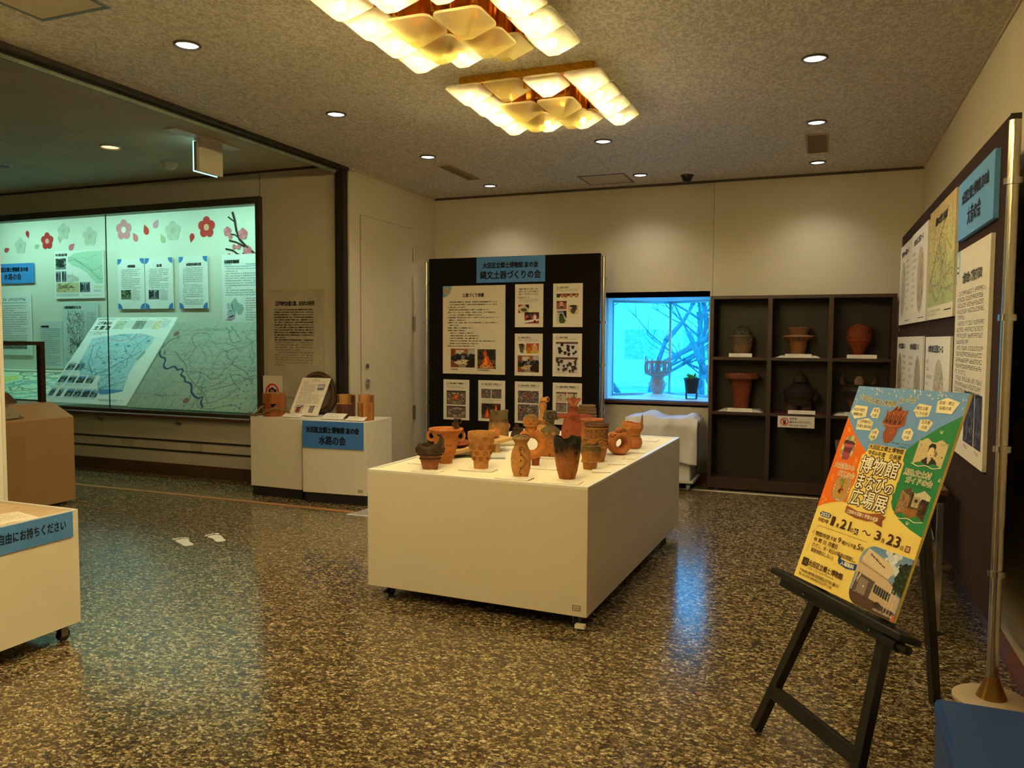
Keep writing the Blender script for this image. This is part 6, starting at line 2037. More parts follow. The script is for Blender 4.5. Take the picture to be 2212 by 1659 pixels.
hf = [(0, -7), (-3.6, -3.5), (-6.4, 1), (-6.2, 4.2), (-4, 6), (-1.8, 5.6), (0, 3.6), (1.8, 5.6), (4, 6), (6.2, 4.2), (6.4, 1), (3.6, -3.5)]
o = MB().prism([(x * sc, y * sc) for x, y in hf], 0, 2 * sc).build('heart_face', GH, t, bevel=.001)
o.matrix_local = Matrix.Translation((0, -10.6 * sc, 89.3 * sc)) @ Matrix.Rotation(PI / 2, 4, 'X')
fc = MB()
for s_ in (-1, 1):
    fc.tube([(s_ * 4.6 * sc, -12.7 * sc, 92 * sc), (s_ * 2 * sc, -12.9 * sc, 90.3 * sc)], .5 * sc, 5)
fc.tube([(-1 * sc, -12.8 * sc, 86 * sc), (0, -12.9 * sc, 85.3 * sc), (1 * sc, -12.8 * sc, 86 * sc)], .4 * sc, 5)
fc.build('eyes_and_mouth', HOLE, t, 60)
MB().tube([(0, -12.6 * sc, 92 * sc), (0, -13.2 * sc, 88 * sc)], .9 * sc, 6).build('nose', GH, t, 60)
for s_ in (-1, 1):
    MB().ell((s_ * 7 * sc, -12 * sc, 52 * sc), (4.5 * sc, 3 * sc, 4 * sc)).build('breast', clay('hooded_breast', (170, 126, 70), (150, 112, 64)), t, 60)
    MB().ell((s_ * 12 * sc, -8.5 * sc, 12 * sc), (10 * sc, 6 * sc, 10 * sc)).build('thigh', CL1, t, 60)
    MB().ell((s_ * 14.5 * sc, 0, 84 * sc), (2.5 * sc, 3 * sc, 4 * sc)).build('ear', GH, t, 60)
MB().ell((0, -10.4 * sc, 31 * sc), (1.2 * sc, .8 * sc, 1.2 * sc), 8, 6).ell((0, -13.6 * sc, 5 * sc), (1.1 * sc, .9 * sc, 3.5 * sc), 8, 6).build('navel_marks', HOLE, t, 60)

# 9 red armed figure
sc = .00305
t = potroot('armed_figurine', 'big red figurine with outstretched stub arms and a flat heart-shaped head', -1.535, 5.022, T0, cat='figurine')
pf = [(23, 0), (25.5, 8), (26.5, 20), (26, 34), (23.5, 46), (20.5, 56), (18.5, 64), (16.5, 68), (12, 71), (10.5, 75), (10.5, 80), (12, 84)]
MB().lathe([(r * sc, z * sc) for r, z in pf], 48, sy=.62, cap1=True).build('body', CLR, t, 50)
for s_ in (-1, 1):
    MB().tube([(s_ * 12 * sc, 0, 62 * sc), (s_ * 24 * sc, -1 * sc, 64 * sc), (s_ * 32 * sc, -2 * sc, 62 * sc), (s_ * 38 * sc, -2 * sc, 60 * sc)], [8.5 * sc, 7.5 * sc, 7.2 * sc, 6.8 * sc], 14, flat_=.75).build('arm', CLR, t, 50)
hp_ = [(0, -9), (-6, -4), (-10.5, 4), (-16.5, 12.5), (-12, 14.5), (-6, 12.5), (-4.5, 15.5), (0, 17), (4.5, 15.5), (6, 12.5), (12, 14.5), (16.5, 12.5), (10.5, 4), (6, -4)]
o = MB().prism([(x * sc, y * sc) for x, y in hp_], -3 * sc, 3 * sc).build('head', CLR, t, bevel=.002)
o.matrix_local = Matrix.Translation((0, -4.5 * sc, 89 * sc)) @ Matrix.Rotation(PI / 2 - .25, 4, 'X')
o2 = MB()
for s_ in (-1, 1):
    o2.prism([(s_ * x * sc, y * sc) for x, y in ((.8, -5.5), (5.5, -1.5), (9.5, 5), (14, 11.3), (10, 10.6), (4, 5))][::s_], 3 * sc, 3.8 * sc)
o2 = o2.build('face_panels', CLP, t)
o2.matrix_local = Matrix.Translation((0, -4.5 * sc, 89 * sc)) @ Matrix.Rotation(PI / 2 - .25, 4, 'X')
MB().tube([(0, -9.4 * sc, 84 * sc), (0, -6.2 * sc, 95 * sc)], [1.6 * sc, .9 * sc], 7).build('nose', CLR, t, 60)
ls = [spiral(.0, 38, .33, 11, 3, 40)] + [[(-.5 + .1 * i + .04 * k, 68 - k * 2.2 - i * 1.1) for i in range(9)] for k in range(6)] + [spiral(.0, 18, .34, 9, 2, 30)]
relief(t, pf, ls, .55, sc, CLR, 'raised_spirals', sy=.62)
x, y, q = onpot(pf, -PI / 2 - .55, 32)
MB().ell((x * sc, y * sc * .62, q * sc), (3.4 * sc, 1 * sc, 2.4 * sc)).build('smoke_patch', mat('smoke_patch', (96, 66, 50), rough=.8), t, 60)

# 10 tall smoke-blackened beaker
sc = .00232
t = potroot('jomon_pot', 'tall beaker blackened at its notched rim, at the front right of the table', -1.189, 3.79, T0)
pf = [(17.5, 0), (18.5, 4), (22, 16), (25.5, 34), (28, 52), (29.5, 66), (30, 76), (30.5, 86), (30, 91)]
def notch(r, z, a):
    f = max(0, (z / sc - 72) / 19)
    d = math.atan2(math.sin(a + PI / 2 - .1), math.cos(a + PI / 2 - .1))
    k = 1 / (1 + (d / .36) ** 8)
    d2 = math.atan2(math.sin(a - PI / 2 - .1), math.cos(a - PI / 2 - .1))
    k2 = 1 / (1 + (d2 / .3) ** 8)
    return r, z - f * sc * (13.5 * k + 7 * k2) + f * sc * 1.3 * math.sin(5 * a + 1)
vessel(t, pf, sc, CLS, wall=3, fn=notch, seg=84)
ls = [[(-.75 + .15 * i + .06 * math.sin(z * .11 + i), z) for z in range(2, 66, 4)] for i in range(11)]
relief(t, pf, ls, .55, sc, clay('smoked_groove', (130, 78, 40), (36, 32, 28), .5, .82), 'combed_lines', out=-.1)
ls = [spiral(.12, 37, .2, 5.5, 1.8), spiral(-.95, 62, .14, 4, 1.6), spiral(-.42, 66, .14, 4.2, 1.6), spiral(-.98, 20, .16, 4, 1.6), spiral(.75, 58, .12, 4, 1.6), spiral(.95, 40, .12, 4, 1.6)]
relief(t, pf, ls, 1.1, sc, CLS, 'spirals', out=.5)
hb = MB()
for a in (-1.0, -.62, .55, .9):
    x, y, q = onpot(pf, -PI / 2 + a, 82)
    hb.torus((x * sc, y * sc, q * sc), 2.6 * sc, 1.2 * sc, 'y', 16, 6)
hb.build('rim_bosses', mat('sooty_boss', (50, 44, 36), rough=.8), t, 60)

# 11 small footed pot with a handle
sc = .0025
t = potroot('jomon_pot', 'small footed pot with a tall looped handle, right of the blackened beaker', -1.162, 4.117, T0)
pf = [(14.5, 0), (15, 6), (15.5, 13), (18.5, 16), (18, 20), (17.5, 26), (19.5, 32), (21.5, 38), (21, 44), (19.5, 49), (20.5, 52)]
vessel(t, pf, sc, clay('small_pot_clay', (178, 122, 62), (112, 92, 58), .55, .95), wall=2.6)
ring(t, 18.8, 17, 1.3, sc, CL2, wob=.3); ring(t, 20.6, 52, 1.5, sc, CL3, 'rim', wob=.5)
MB().tube([(-17 * sc, -6 * sc, 46 * sc), (-17 * sc, -8 * sc, 60 * sc), (-12 * sc, -9 * sc, 68 * sc), (-9 * sc, -9 * sc, 64 * sc), (-12 * sc, -10 * sc, 54 * sc)], 2.4 * sc, 8).build('handle', CL3, t, 60)
MB().tube([(18 * sc, 0, 50 * sc), (23.5 * sc, 0, 44 * sc), (22 * sc, 0, 30 * sc), (17 * sc, 0, 22 * sc)], 2.2 * sc, 8).build('handle', CL3, t, 60)
MB().ell((12 * sc, -14 * sc, 55 * sc), (3 * sc, 2 * sc, 4 * sc)).ell((16 * sc, -8 * sc, 56 * sc), (2 * sc, 2 * sc, 4 * sc)).build('rim_knobs', CLD, t, 60)
relief(t, pf, [[(-.05, 31), (-.05, 43)], [(.1, 31), (.1, 43)], [(-.2, 39), (.25, 39)], [(-.55, 38), (-.35, 38)], [(.4, 38), (.6, 38)]], .6, sc, CL2)

# 12 large collared jar
sc = .00265
t = potroot('jomon_pot', 'large brown collared jar with raised geometric bands, behind the small footed pot', -1.202, 4.392, T0)
pf = [(17.5, 0), (19, 8), (22, 20), (24.5, 34), (25.5, 48), (25, 58), (26, 66), (26.5, 72), (25.5, 77), (26, 80)]
vessel(t, pf, sc, clay('collared_jar_clay', (168, 110, 58), (120, 82, 48), .5, .9), wall=4)
ring(t, 26.3, 81, 2.6, sc, clay('jar_collar', (140, 98, 62), (60, 48, 38)), 'collar'); ring(t, 26.4, 74, 1.2, sc, CL2)
ls = [[(-1.0, 56), (-1.0, 70), (-.55, 70), (-.55, 56)], [(-.85, 56), (-.83, 66), (-.7, 66), (-.7, 56)], [(-.3, 58), (-.3, 71), (.75, 71), (.75, 58), (-.3, 58)], [(-.25, 70), (.0, 60), (.22, 69), (.45, 60), (.7, 70)],
      [(-1.2 + .1 * i, 51 + 2 * math.sin(i * .5)) for i in range(24)], arc(-.55, 40, .3, 6, 0, PI), [(-.2 + .1 * i, 45 - 3 * math.sin(i * .7)) for i in range(13)], [(-1.2 + .1 * i, 34 + 2 * math.sin(i * .6)) for i in range(24)]]
relief(t, pf, ls, 1.0, sc, CL2, out=.5)
MB().torus((26.5 * sc, -4 * sc, 46 * sc), 4 * sc, 1.8 * sc, 'x', 16, 7).build('lug', CL2, t, 60)

# 13, 14 pots behind
sc = .00278
t = potroot('jomon_pot', 'wide-mouthed reddish pot showing only its rim behind the collared jar', -1.295, 4.62, T0)
vessel(t, [(17, 0), (20, 15), (23, 40), (23, 62), (24, 72), (25.5, 78)], sc, CLP, wall=4)
ring(t, 25, 78.5, 1.6, sc, CLP, 'rim')
sc = .00318
t = potroot('jomon_pot', 'grey ribbed pot half hidden behind the red figurine', -1.50, 5.23, T0)
pf = [(15, 0), (17, 14), (18.5, 36), (20.5, 56), (19, 62), (19.5, 68), (17.5, 73), (17.5, 78)]
vessel(t, pf, sc, CLG, wall=3)
for r, z in ((20.8, 56), (20, 64), (18.6, 71), (17.3, 78)):
    ring(t, r, z, 1.4, sc, CLG)

# 15 pierced round pot with coiled snakes
sc = .00283
t = potroot('pierced_pot', 'round orange pot pierced by a hole with snake heads on top', -1.152, 4.724, T0, turn=.35)
hb = MB()
n_, m_ = 44, 22
vs, fs = [], []
for i in range(n_):
    a = 2 * PI * i / n_
    for k in range(m_):
        b = 2 * PI * k / m_
        rr = 17.6 + 8.4 * math.cos(b)
        yy = 20.5 * math.copysign(abs(math.sin(b)) ** .8, math.sin(b))
        vs.append((rr * sc * math.cos(a), yy * sc, (24.5 + max(-24.5, rr * math.sin(a) * (1 if math.sin(a) > 0 else .97))) * sc))
for i in range(n_):
    for k in range(m_):
        fs.append((i * m_ + k, ((i + 1) % n_) * m_ + k, ((i + 1) % n_) * m_ + (k + 1) % m_, i * m_ + (k + 1) % m_))
hb.add(vs, fs)
hb.build('body', CLP, t, 60)
sn = MB()
for cx_, cz_, yy, rot in ((-16, 43, -9, .6), (-2, 52, -7, .2)):
    sn.ell((cx_ * sc, yy * sc, cz_ * sc), (9 * sc, 8 * sc, 7 * sc), 16, 10, Matrix.Rotation(rot, 3, 'Y'))
sn.build('snake_heads', CLP, t, 60)
e_ = MB()
for cx_, cz_, yy in ((-16, 44, -16.6), (-2, 52, -14.8)):
    e_.torus((cx_ * sc + 2 * sc, yy * sc, cz_ * sc), 1.6 * sc, .7 * sc, 'y', 12, 5)
    e_.tube([((cx_ - 7) * sc, (yy + 3) * sc, (cz_ - 2.5) * sc), (cx_ * sc, (yy - .5) * sc, (cz_ - 3.5) * sc), ((cx_ + 6) * sc, (yy + 3) * sc, (cz_ - 2) * sc)], .6 * sc, 5)
e_.build('eyes_and_mouth', INC, t, 60)
sn = MB()
sn.torus((10 * sc, -4 * sc, 50 * sc), 4.5 * sc, 2.2 * sc, 'y', 18, 7).torus((17 * sc, -5 * sc, 42 * sc), 4 * sc, 2 * sc, 'y', 18, 7).ell((21 * sc, -5 * sc, 34 * sc), (4 * sc, 4 * sc, 4 * sc))
sn.tube([(3 * sc, -6 * sc, 47 * sc), (10 * sc, -8 * sc, 43 * sc), (18 * sc, -7 * sc, 35 * sc), (23 * sc, -4 * sc, 26 * sc)], 2.2 * sc, 8)
sn.build('coils', CLP, t, 60)
dt = MB()
for k in range(40):
    a = k / 40 * 2 * PI
    dt.ell((13 * sc * math.cos(a), -19.5 * sc, (24.5 + 13 * math.sin(a)) * sc), (.5 * sc, .4 * sc, .5 * sc), 5, 4)
dt.build('dots', INC, t, 60)

# 16 gourd-shaped double pot with a horned wave rim
sc = .00298
t = potroot('jomon_pot', 'double-bellied orange pot with a horned wave rim at the far right corner', -1.138, 5.029, T0)
pf = [(17, 0), (20, 3), (22.5, 11), (21, 20), (17.5, 26), (17, 29)]
vessel(t, pf + [(18, 31)], sc, CLP, wall=2.5)
ring(t, 17.4, 26, 1.3, sc, CL2); ring(t, 17.2, 30, 1.5, sc, CL2)
def hornfn(r, z, a):
    f = max(0, (z / sc - 48) / 7)
    d = math.atan2(math.sin(a + .1), math.cos(a + .1))
    d2 = math.atan2(math.sin(a + 2.7), math.cos(a + 2.7))
    return r, z + f * sc * (15 * math.exp(-(d / .33) ** 2) + 6 * math.exp(-(d2 / .3) ** 2) + 1.6 * math.cos(3 * a))
vessel(t, [(15, 27), (18, 33), (21.5, 38), (23, 45), (23, 50), (22.5, 55)], sc, CLP, 'upper_bowl', wall=2.6, fn=hornfn, floor_=30, seg=64)
pq = [(18, 33), (21.5, 38), (23, 45), (23, 50), (22.5, 55)]
relief(t, pq, [arc(-.55 + .95 * k, 52 - j * 2.4, .47, -7, 0, PI) for k in range(-1, 3) for j in range(2)], 1.2, sc, CL2, 'swags', out=.6)

# 17 dark pot behind the ring figurine
sc = .00307
t = potroot('jomon_pot', 'small dark pot with a looped lug half hidden behind the ring figurine', -1.872, 4.87, T0)
vessel(t, [(12, 0), (15, 8), (17, 18), (15, 27), (11, 32), (12, 36)], sc, CLD, wall=2.5)
MB().torus((-3 * sc, -8 * sc, 41 * sc), 3.4 * sc, 1.6 * sc, 'y', 16, 7).build('lug', CLD, t, 60)

# low things on the table
Rt = lambda a: (math.cos(a), math.sin(a), 0)
wd = thing('wooden_tray', 'sloping pale wooden board carrying brown clay pieces, behind the stamped beaker', 'tray', (-1.985, 4.36, T0), 1.22)
MB().bar((-.28, 0, .03), (.3, 0, .075), .16, .022).build('board', mat('pale_ply', (222, 184, 120), rough=.5, var=.05, stretch=(1, 8, 8)), wd, bevel=.001)
MB().box(.15, .19, -.07, .07, .0, .055).build('foot', mat('pale_ply_foot', (206, 160, 96), rough=.5), wd)
MB().box(-.24, -.21, -.07, .07, 0, .022).build('foot', mat('pale_ply_foot', (206, 160, 96), rough=.5), wd)
def lump(name, label, x, y, z, r, seed, m):
    R = random.Random(seed)
    mb = MB().ell((0, 0, 0), r, 14, 9)
    mb.v = [(a * (1 + R.uniform(-.12, .12)), b * (1 + R.uniform(-.12, .12)), c * (1 + R.uniform(-.15, .15))) for a, b, c in mb.v]
    o = mb.build(name, m, None, 60)
    o.location = (x, y, z)
    return tag(o, label, 'clay piece')
lump('clay_relief', 'flat brown clay relief lying on the left end of the wooden board', -2.03, 4.28, T0 + .078, (.07, .09, .022), 3, CLR)
lump('clay_fish', 'small orange clay lump on the right end of the wooden board', -1.915, 4.56, T0 + .112, (.035, .055, .026), 5, CL1)
gs = Sheet('green_card', 'dark green card lying under the left end of the wooden board', 'card', frame((-2.12, 4.25, T0 + .0006), (.94, .34, 0), (-.34, .94, 0)), .26, .1, t=.002, col=(96, 110, 84))
ro = MB().tube([(-2.03, 4.70, T0 + .018), (-1.86, 4.84, T0 + .018)], .018, 14).build('paper_roll', flat((236, 228, 206)), None, 40)
tag(ro, 'white paper roll lying behind the wooden board', 'roll')
aa = thing('acrylic_card_stand', 'clear acrylic card stand on the table behind the stamped beaker', 'stand', (-1.80, 4.27, T0), .35)
MB().bar((0, 0, .002), (0, .055, .075), .15, .003, up=(0, -1, 1)).build('back_plate', AC, aa)
MB().box(-.075, .075, -.05, 0, 0, .003).build('foot_plate', AC, aa)
def tcard(x, y, w, d, rz, label, seed, pink=False):
    s = Sheet('caption_card', label, 'card', Matrix.Translation((x, y, T0 + .0004)) @ Matrix.Rotation(rz, 4, 'Z') @ Matrix.Translation((-w / 2, d / 2, 0)), w, d, t=.005, col=(244, 238, 220))
    s.marks(w * .12, d * .22, w * .5, d * .12, d * .2, [1], seed, (70, 62, 56))
    s.marks(w * .55, d * .5, w * .35, d * .1, d * .16, [1, .6], seed + 1, (120, 110, 100))
    if pink:
        s.rect('pink_mark', w * .1, d * .55, w * .3, d * .8, (226, 110, 140), 2)
tcard(-1.93, 3.69, .15, .08, -.04, 'white caption card under the wave-rimmed pot', 101)
tcard(-2.08, 3.91, .15, .07, .0, 'white caption card behind and left of the wave-rimmed pot', 103)
tcard(-1.70, 3.83, .19, .09, .0, 'white caption card under the stamped beaker', 105)
tcard(-1.43, 3.675, .18, .09, -.05, 'white caption card under the slender face bottle', 107)
tcard(-1.40, 4.02, .16, .07, .0, 'white caption card at the foot of the ring figurine', 109)
tcard(-1.17, 3.665, .18, .1, .02, 'white caption card in front of the blackened beaker', 111)
tcard(-1.085, 4.07, .1, .11, .3, 'white caption card right of the small footed pot', 113)
tcard(-1.07, 4.36, .11, .11, .3, 'white caption card right of the collared jar', 115)
tcard(-1.055, 4.57, .08, .08, .2, 'white caption card with a pink mark near the right table edge', 117, True)
tcard(-1.07, 4.86, .1, .12, .2, 'white caption card right of the pierced pot', 119)
tcard(-1.12, 5.44, .14, .1, .0, 'white caption card at the far right corner of the table', 121)
tcard(-1.47, 4.38, .15, .06, .0, 'white caption card in front of the hooded figurine', 123)

# ---------------------------------------------------------------- pots in the dark shelf
sc = .0047
ZB1, ZB2 = 1.242, .736
GP = mat('pale_display_plate', (190, 188, 176), rough=.5, var=.02)
RP = mat('crimson_cloth', (96, 18, 30), rough=.9, var=.1)
def plate(x, y, z, w, red, where):
    t = thing('display_mat' if red else 'display_plate', ('dark red cloth mat under ' if red else 'pale chamfered plate under ') + where, 'mat' if red else 'plate', (x, y, z))
    h = .005 if red else .02
    p = [(-w, -.09), (-w * .8, -.1), (w * .8, -.1), (w, -.09), (w, .09), (-w, .09)]
    if red:
        MB().prism(p, 0, h).build('cloth', RP, t)
    else:
        a = [(-w, -.1), (w, -.1), (w, .1), (-w, .1)]
        b_ = [(-w * .78, -.085), (w * .78, -.085), (w * .78, .085), (-w * .78, .085)]
        MB().add([(x_, y_, 0) for x_, y_ in a] + [(x_, y_, h) for x_, y_ in b_], [(3, 2, 1, 0), (4, 5, 6, 7), (0, 1, 5, 4), (1, 2, 6, 5), (2, 3, 7, 6), (3, 0, 4, 7)]).build('plate', GP, t)
    return h
def scard(x, z, w, label, seed):
    s = Sheet('name_card', label, 'card', frame((x - w / 2, 7.512, z + .034), (1, 0, 0), (0, .25, 1)), w, .034, t=.004, col=(226, 220, 208))
    s.marks(w * .12, .005, w * .4, .006, .009, [1], seed, (80, 74, 70)); s.marks(w * .12, .017, w * .75, .004, .0075, [1, .5], seed + 1, (130, 124, 118))
    MB().bar((w / 2, -.012, 0), (w / 2, -.03, -.03), w * .6, .002, up=(0, 1, 0)).build('foot', flat((210, 204, 196)), s.root)

SH1 = clay('shelf_grey_clay', (134, 108, 80), (92, 84, 74), .55, .8)
x = -.70
h = plate(x, 7.63, ZB1, .17, True, 'the dome-headed pot')
t = potroot('jomon_pot', 'grey pot with a domed face on its rim, top left in the dark shelf', x, 7.63, ZB1 + h)
pf = [(10, 0), (10.5, 3), (15, 5), (17, 10), (18.5, 18), (19.5, 27), (20.5, 34), (21.5, 40)]
vessel(t, pf, sc, SH1, wall=2.5)
for z in (18, 29):
    ring(t, pf[4][0] + (z - 18) * .13, z, .8, sc, SH1)
ring(t, 21.7, 40.5, 1.4, sc, SH1, 'rim')
relief(t, pf, [[(-1.2 + .2 * i, 20 + (8 if i % 2 else 0)) for i in range(13)], arc(-.35, 9, .25, 5, PI, 2 * PI), [(.5, 5), (.5, 16)], [(.62, 5), (.62, 16)]], .8, sc, SH1, out=.5)
for x_ in (-16, -3, 3.4, 16):
    MB().torus((x_ * sc, -.93 * sc * math.sqrt(max(1, 21.4 ** 2 - x_ * x_)), 34.5 * sc), 2.6 * sc, 1.1 * sc, 'y', 16, 6).build('ring_boss', SH1, t, 60)
MB().lathe([(15 * sc, 40 * sc), (15.5 * sc, 46 * sc), (13.5 * sc, 53 * sc), (8 * sc, 59 * sc), (0, 61 * sc)], 32, sy=.55).build('dome_face', clay('dome_face_clay', (84, 80, 74), (66, 64, 62)), t, 50)
MB().ell((-5 * sc, -8 * sc, 51 * sc), (1.4 * sc, .8 * sc, 1.4 * sc), 8, 6).ell((5 * sc, -8 * sc, 51 * sc), (1.4 * sc, .8 * sc, 1.4 * sc), 8, 6).ell((0, -8.8 * sc, 45 * sc), (2 * sc, .8 * sc, 1.6 * sc), 8, 6).build('eyes_and_mouth', HOLE, t, 60)
scard(-.70, ZB1, .205, 'white name card in front of the dome-headed pot', 131)

SH2 = clay('shelf_brown_clay', (142, 92, 56), (132, 96, 70), .5, .9)
x = -.205
h = plate(x, 7.63, ZB1, .19, False, 'the flanged pot')
t = potroot('jomon_pot', 'brown pot with a pierced flange below a dish mouth, top middle in the dark shelf', x, 7.63, ZB1 + h)
pf = [(12, 0), (13, 6), (15, 18), (16, 27), (18, 29), (27, 33), (29.5, 36.5), (28, 38.5), (18, 39.5), (16.5, 41), (19, 47), (23.5, 53)]
vessel(t, pf, sc, SH2, wall=3)
for x_, rr in ((-20, 2.2), (-9, 1.9), (0, 2.6), (10, 1.9), (20, 2.2)):
    yy = -math.sqrt(max(1, 26.5 ** 2 - x_ * x_))
    o = MB().ell((x_ * sc, yy * sc, 33.8 * sc), (rr * sc * (1 if abs(x_) < 5 else .6), 1.6 * sc, rr * sc), 12, 8).build('pierced_hole', HOLE, t, 60)
scard(-.2, ZB1, .225, 'white name card in front of the flanged pot', 133)
x = .30
h = plate(x, 7.63, ZB1, .17, True, 'the tall rust-red pot')
t = potroot('jomon_pot', 'tall narrow-footed rust-red pot with peaked rim, top right in the dark shelf', x, 7.63, ZB1 + h)
pf = [(8.5, 0), (10, 8), (13.5, 18), (18, 26), (21.5, 32), (22.5, 38), (22, 48), (22, 56), (23.5, 60)]
vessel(t, pf, sc, clay('rust_clay', (136, 62, 34), (122, 56, 32), .5, .9), wall=2.5, fn=lambda r, z, a: (r, z + max(0, (z / sc - 52) / 8) * sc * 2.6 * math.cos(4 * a + .4)))
relief(t, pf, [[(-1.4 + .1 * i, 33 + k * 9) for i in range(29)] for k in range(2)] + [[(-1.3 + .1 * i, 46 + 3 * math.sin(i * .8)) for i in range(26)]], .7, sc, CLR)
scard(.32, ZB1, .24, 'white name card in front of the tall rust-red pot', 135)
x = -.695
h = plate(x, 7.63, ZB2, .2, False, 'the ribbed flowerpot-shaped pot')
t = potroot('jomon_pot', 'ribbed red-brown pot with a wide flat rim, middle left in the dark shelf', x, 7.628, ZB2 + h)
vessel(t, [(13, 0), (15, 18), (18, 40), (20, 56), (24, 59), (33, 60.5), (34.5, 65), (34, 69), (30, 70)], sc, clay('ribbed_clay', (124, 66, 42), (116, 64, 42)), wall=6, sy=.82)
for k in range(13):
    ring(t, 13.6 + k * .5, 3 + k * 4, .8, sc, CLR, 'coil', sy=.82)
scard(-.695, ZB2, .22, 'white name card in front of the ribbed pot', 137)
x = -.185
h = plate(x, 7.63, ZB2, .21, True, 'the black lantern-shaped figure')
SB = clay('black_fired_clay', (46, 38, 32), (30, 27, 25), .4, .9)
t = potroot('black_figure', 'black fired clay figure with a pointed head, centre of the dark shelf', x, 7.63, ZB2 + h, cat='figurine')
MB().lathe([(q * sc, z * sc) for q, z in ((20, 14), (23, 20), (25, 28), (29, 36), (28.5, 42), (20, 50), (11, 56), (8, 58))], 36, sy=.65, cap1=True).build('body', SB, t, 50)
MB().lathe([(q * sc, z * sc) for q, z in ((8, 57), (13, 60), (13, 64), (9, 70), (7.5, 74), (3, 80), (0, 83))], 28, sy=.8).build('head', SB, t, 50)
for s_ in (-1, 1):
    MB().lathe([(q * sc, z * sc) for q, z in ((10, 0), (11, 4), (10.5, 12), (12, 18))], 20, c=(s_ * 13 * sc, 0, 0), sy=.8, cap1=True).build('leg', clay('black_figure_leg', (84, 56, 40), (50, 38, 32)), t, 50)
    MB().tube([(s_ * 24 * sc, 0, 42 * sc), (s_ * 31 * sc, 0, 34 * sc), (s_ * 28 * sc, -2 * sc, 24 * sc)], [6 * sc, 5 * sc, 3.5 * sc], 10).build('arm', SB, t, 60)
relief(t, [(23, 20), (25, 28), (29, 36), (28.5, 42), (20, 50)], [[(-1.2 + .1 * i, 30 + 2 * math.sin(i * 1.3)) for i in range(25)], [(-1.2 + .1 * i, 40 + 1.5 * math.sin(i)) for i in range(25)]], .9, sc, SB, sy=.65, out=.4)
scard(-.16, ZB2, .23, 'white name card in front of the black figure', 139)
x = .305
h = plate(x, 7.63, ZB2, .2, False, 'the horned pot')
t = potroot('jomon_pot', 'dark horned pot partly hidden by the easel poster, middle right in the dark shelf', x, 7.63, ZB2 + h)
pf = [(10, 0), (14, 12), (19, 24), (21, 32), (27, 40), (28, 46), (25, 50), (28, 54)]
vessel(t, pf, sc, clay('horned_clay', (120, 78, 50), (50, 44, 38), .35, .55), wall=3)
for s_ in (-1, 1):
    MB().tube([(s_ * 24 * sc, 0, 52 * sc), (s_ * 29 * sc, 0, 60 * sc), (s_ * 28 * sc, 0, 68 * sc), (s_ * 24 * sc, 0, 73 * sc)], [4.5 * sc, 4 * sc, 3 * sc, 1.5 * sc], 10).build('horn', CLD, t, 60)
MB().ell((1 * sc, -24 * sc, 60 * sc), (8 * sc, 3 * sc, 11 * sc)).build('rim_crest', CLG, t, 60)
ring(t, 27.5, 43, 1.6, sc, CLD, wob=.8)
scard(.27, ZB2, .15, 'white name card partly hidden by the easel poster', 141)

# ---------------------------------------------------------------- pots on the window sill
sc = .0051
wp = thing('display_plate', 'pale eight-sided plate under the flame-crowned pot in the window', 'plate', (-1.66, 8.55, WZ0))
a = [(.19 * math.cos(k * PI / 4 + PI / 8), .09 * math.sin(k * PI / 4 + PI / 8)) for k in range(8)]
MB().add([(x_, y_, 0) for x_, y_ in a] + [(x_ * .75, y_ * .75, .02) for x_, y_ in a], [tuple(range(7, -1, -1)), tuple(range(8, 16))] + [(k, (k + 1) % 8, 8 + (k + 1) % 8, 8 + k) for k in range(8)]).build('plate', WHITE2, wp)
FC = clay('backlit_flame_clay', (176, 164, 160), (186, 160, 150), .4, .8)  # backlit overexposure is put into the clay colour as paleness
t = potroot('flame_pot', 'pale flame-crowned pot standing in the window', -1.66, 8.55, WZ0 + .02)
vessel(t, [(10, 0), (12, 4), (16, 13), (17, 20), (14, 28), (11.5, 33), (14, 37), (22, 40), (27, 42)], sc, FC, wall=2.5)
cr = MB()
for k in range(12):
    a = k / 12 * 2 * PI
    X, Y = 26 * math.cos(a), 26 * math.sin(a)
    tx, ty = -math.sin(a), math.cos(a)
    hgt = 32 if k % 3 else 38
    cr.tube([(X * sc, Y * sc, 42 * sc), (X * 1.02 * sc, Y * 1.02 * sc, (42 + hgt * .6) * sc), (X * .98 * sc, Y * .98 * sc, (42 + hgt) * sc)], [1.8 * sc, 1.6 * sc, 1.2 * sc], 7)
    pts = []
    for q in range(12):
        b = q / 12 * 2 * PI
        u = 6.2 + 4.6 * math.cos(b)
        pts.append(((X + tx * u) * sc, (Y + ty * u) * sc, (57 + 11 * math.sin(b)) * sc))
    cr.tube(pts, 1.3 * sc, 6, True)
cr.torus((0, 0, 43 * sc), 26.5 * sc, 1.8 * sc, 'z', 40, 8).torus((0, 0, 69 * sc), 26.3 * sc, 1.3 * sc, 'z', 40, 7)
cr.build('flame_crown', FC, t, 60)
for s_ in (-1, 1):
    MB().torus((s_ * 17.5 * sc, 0, 21 * sc), 2.4 * sc, 1.0 * sc, 'y', 14, 6).build('ear_ring', FC, t, 60)
MB().torus((1 * sc, -16.2 * sc, 23 * sc), 3 * sc, 1 * sc, 'y', 16, 6).build('boss', FC, t, 60)
sc = .00476
pg = thing('glass_jar', 'clear glass jar holding the potted plant in the window', 'jar', (-1.243, 8.2, WZ0))
MB().lathe([(12.5 * sc, 0), (13 * sc, 2 * sc), (14 * sc, 14 * sc)], 28, cap0=True).build('jar', GLS, pg, 50)
pp_ = thing('potted_plant', 'green-leaved plant in a black pot in the window', 'plant', (-1.243, 8.2, WZ0 + 12 * sc))
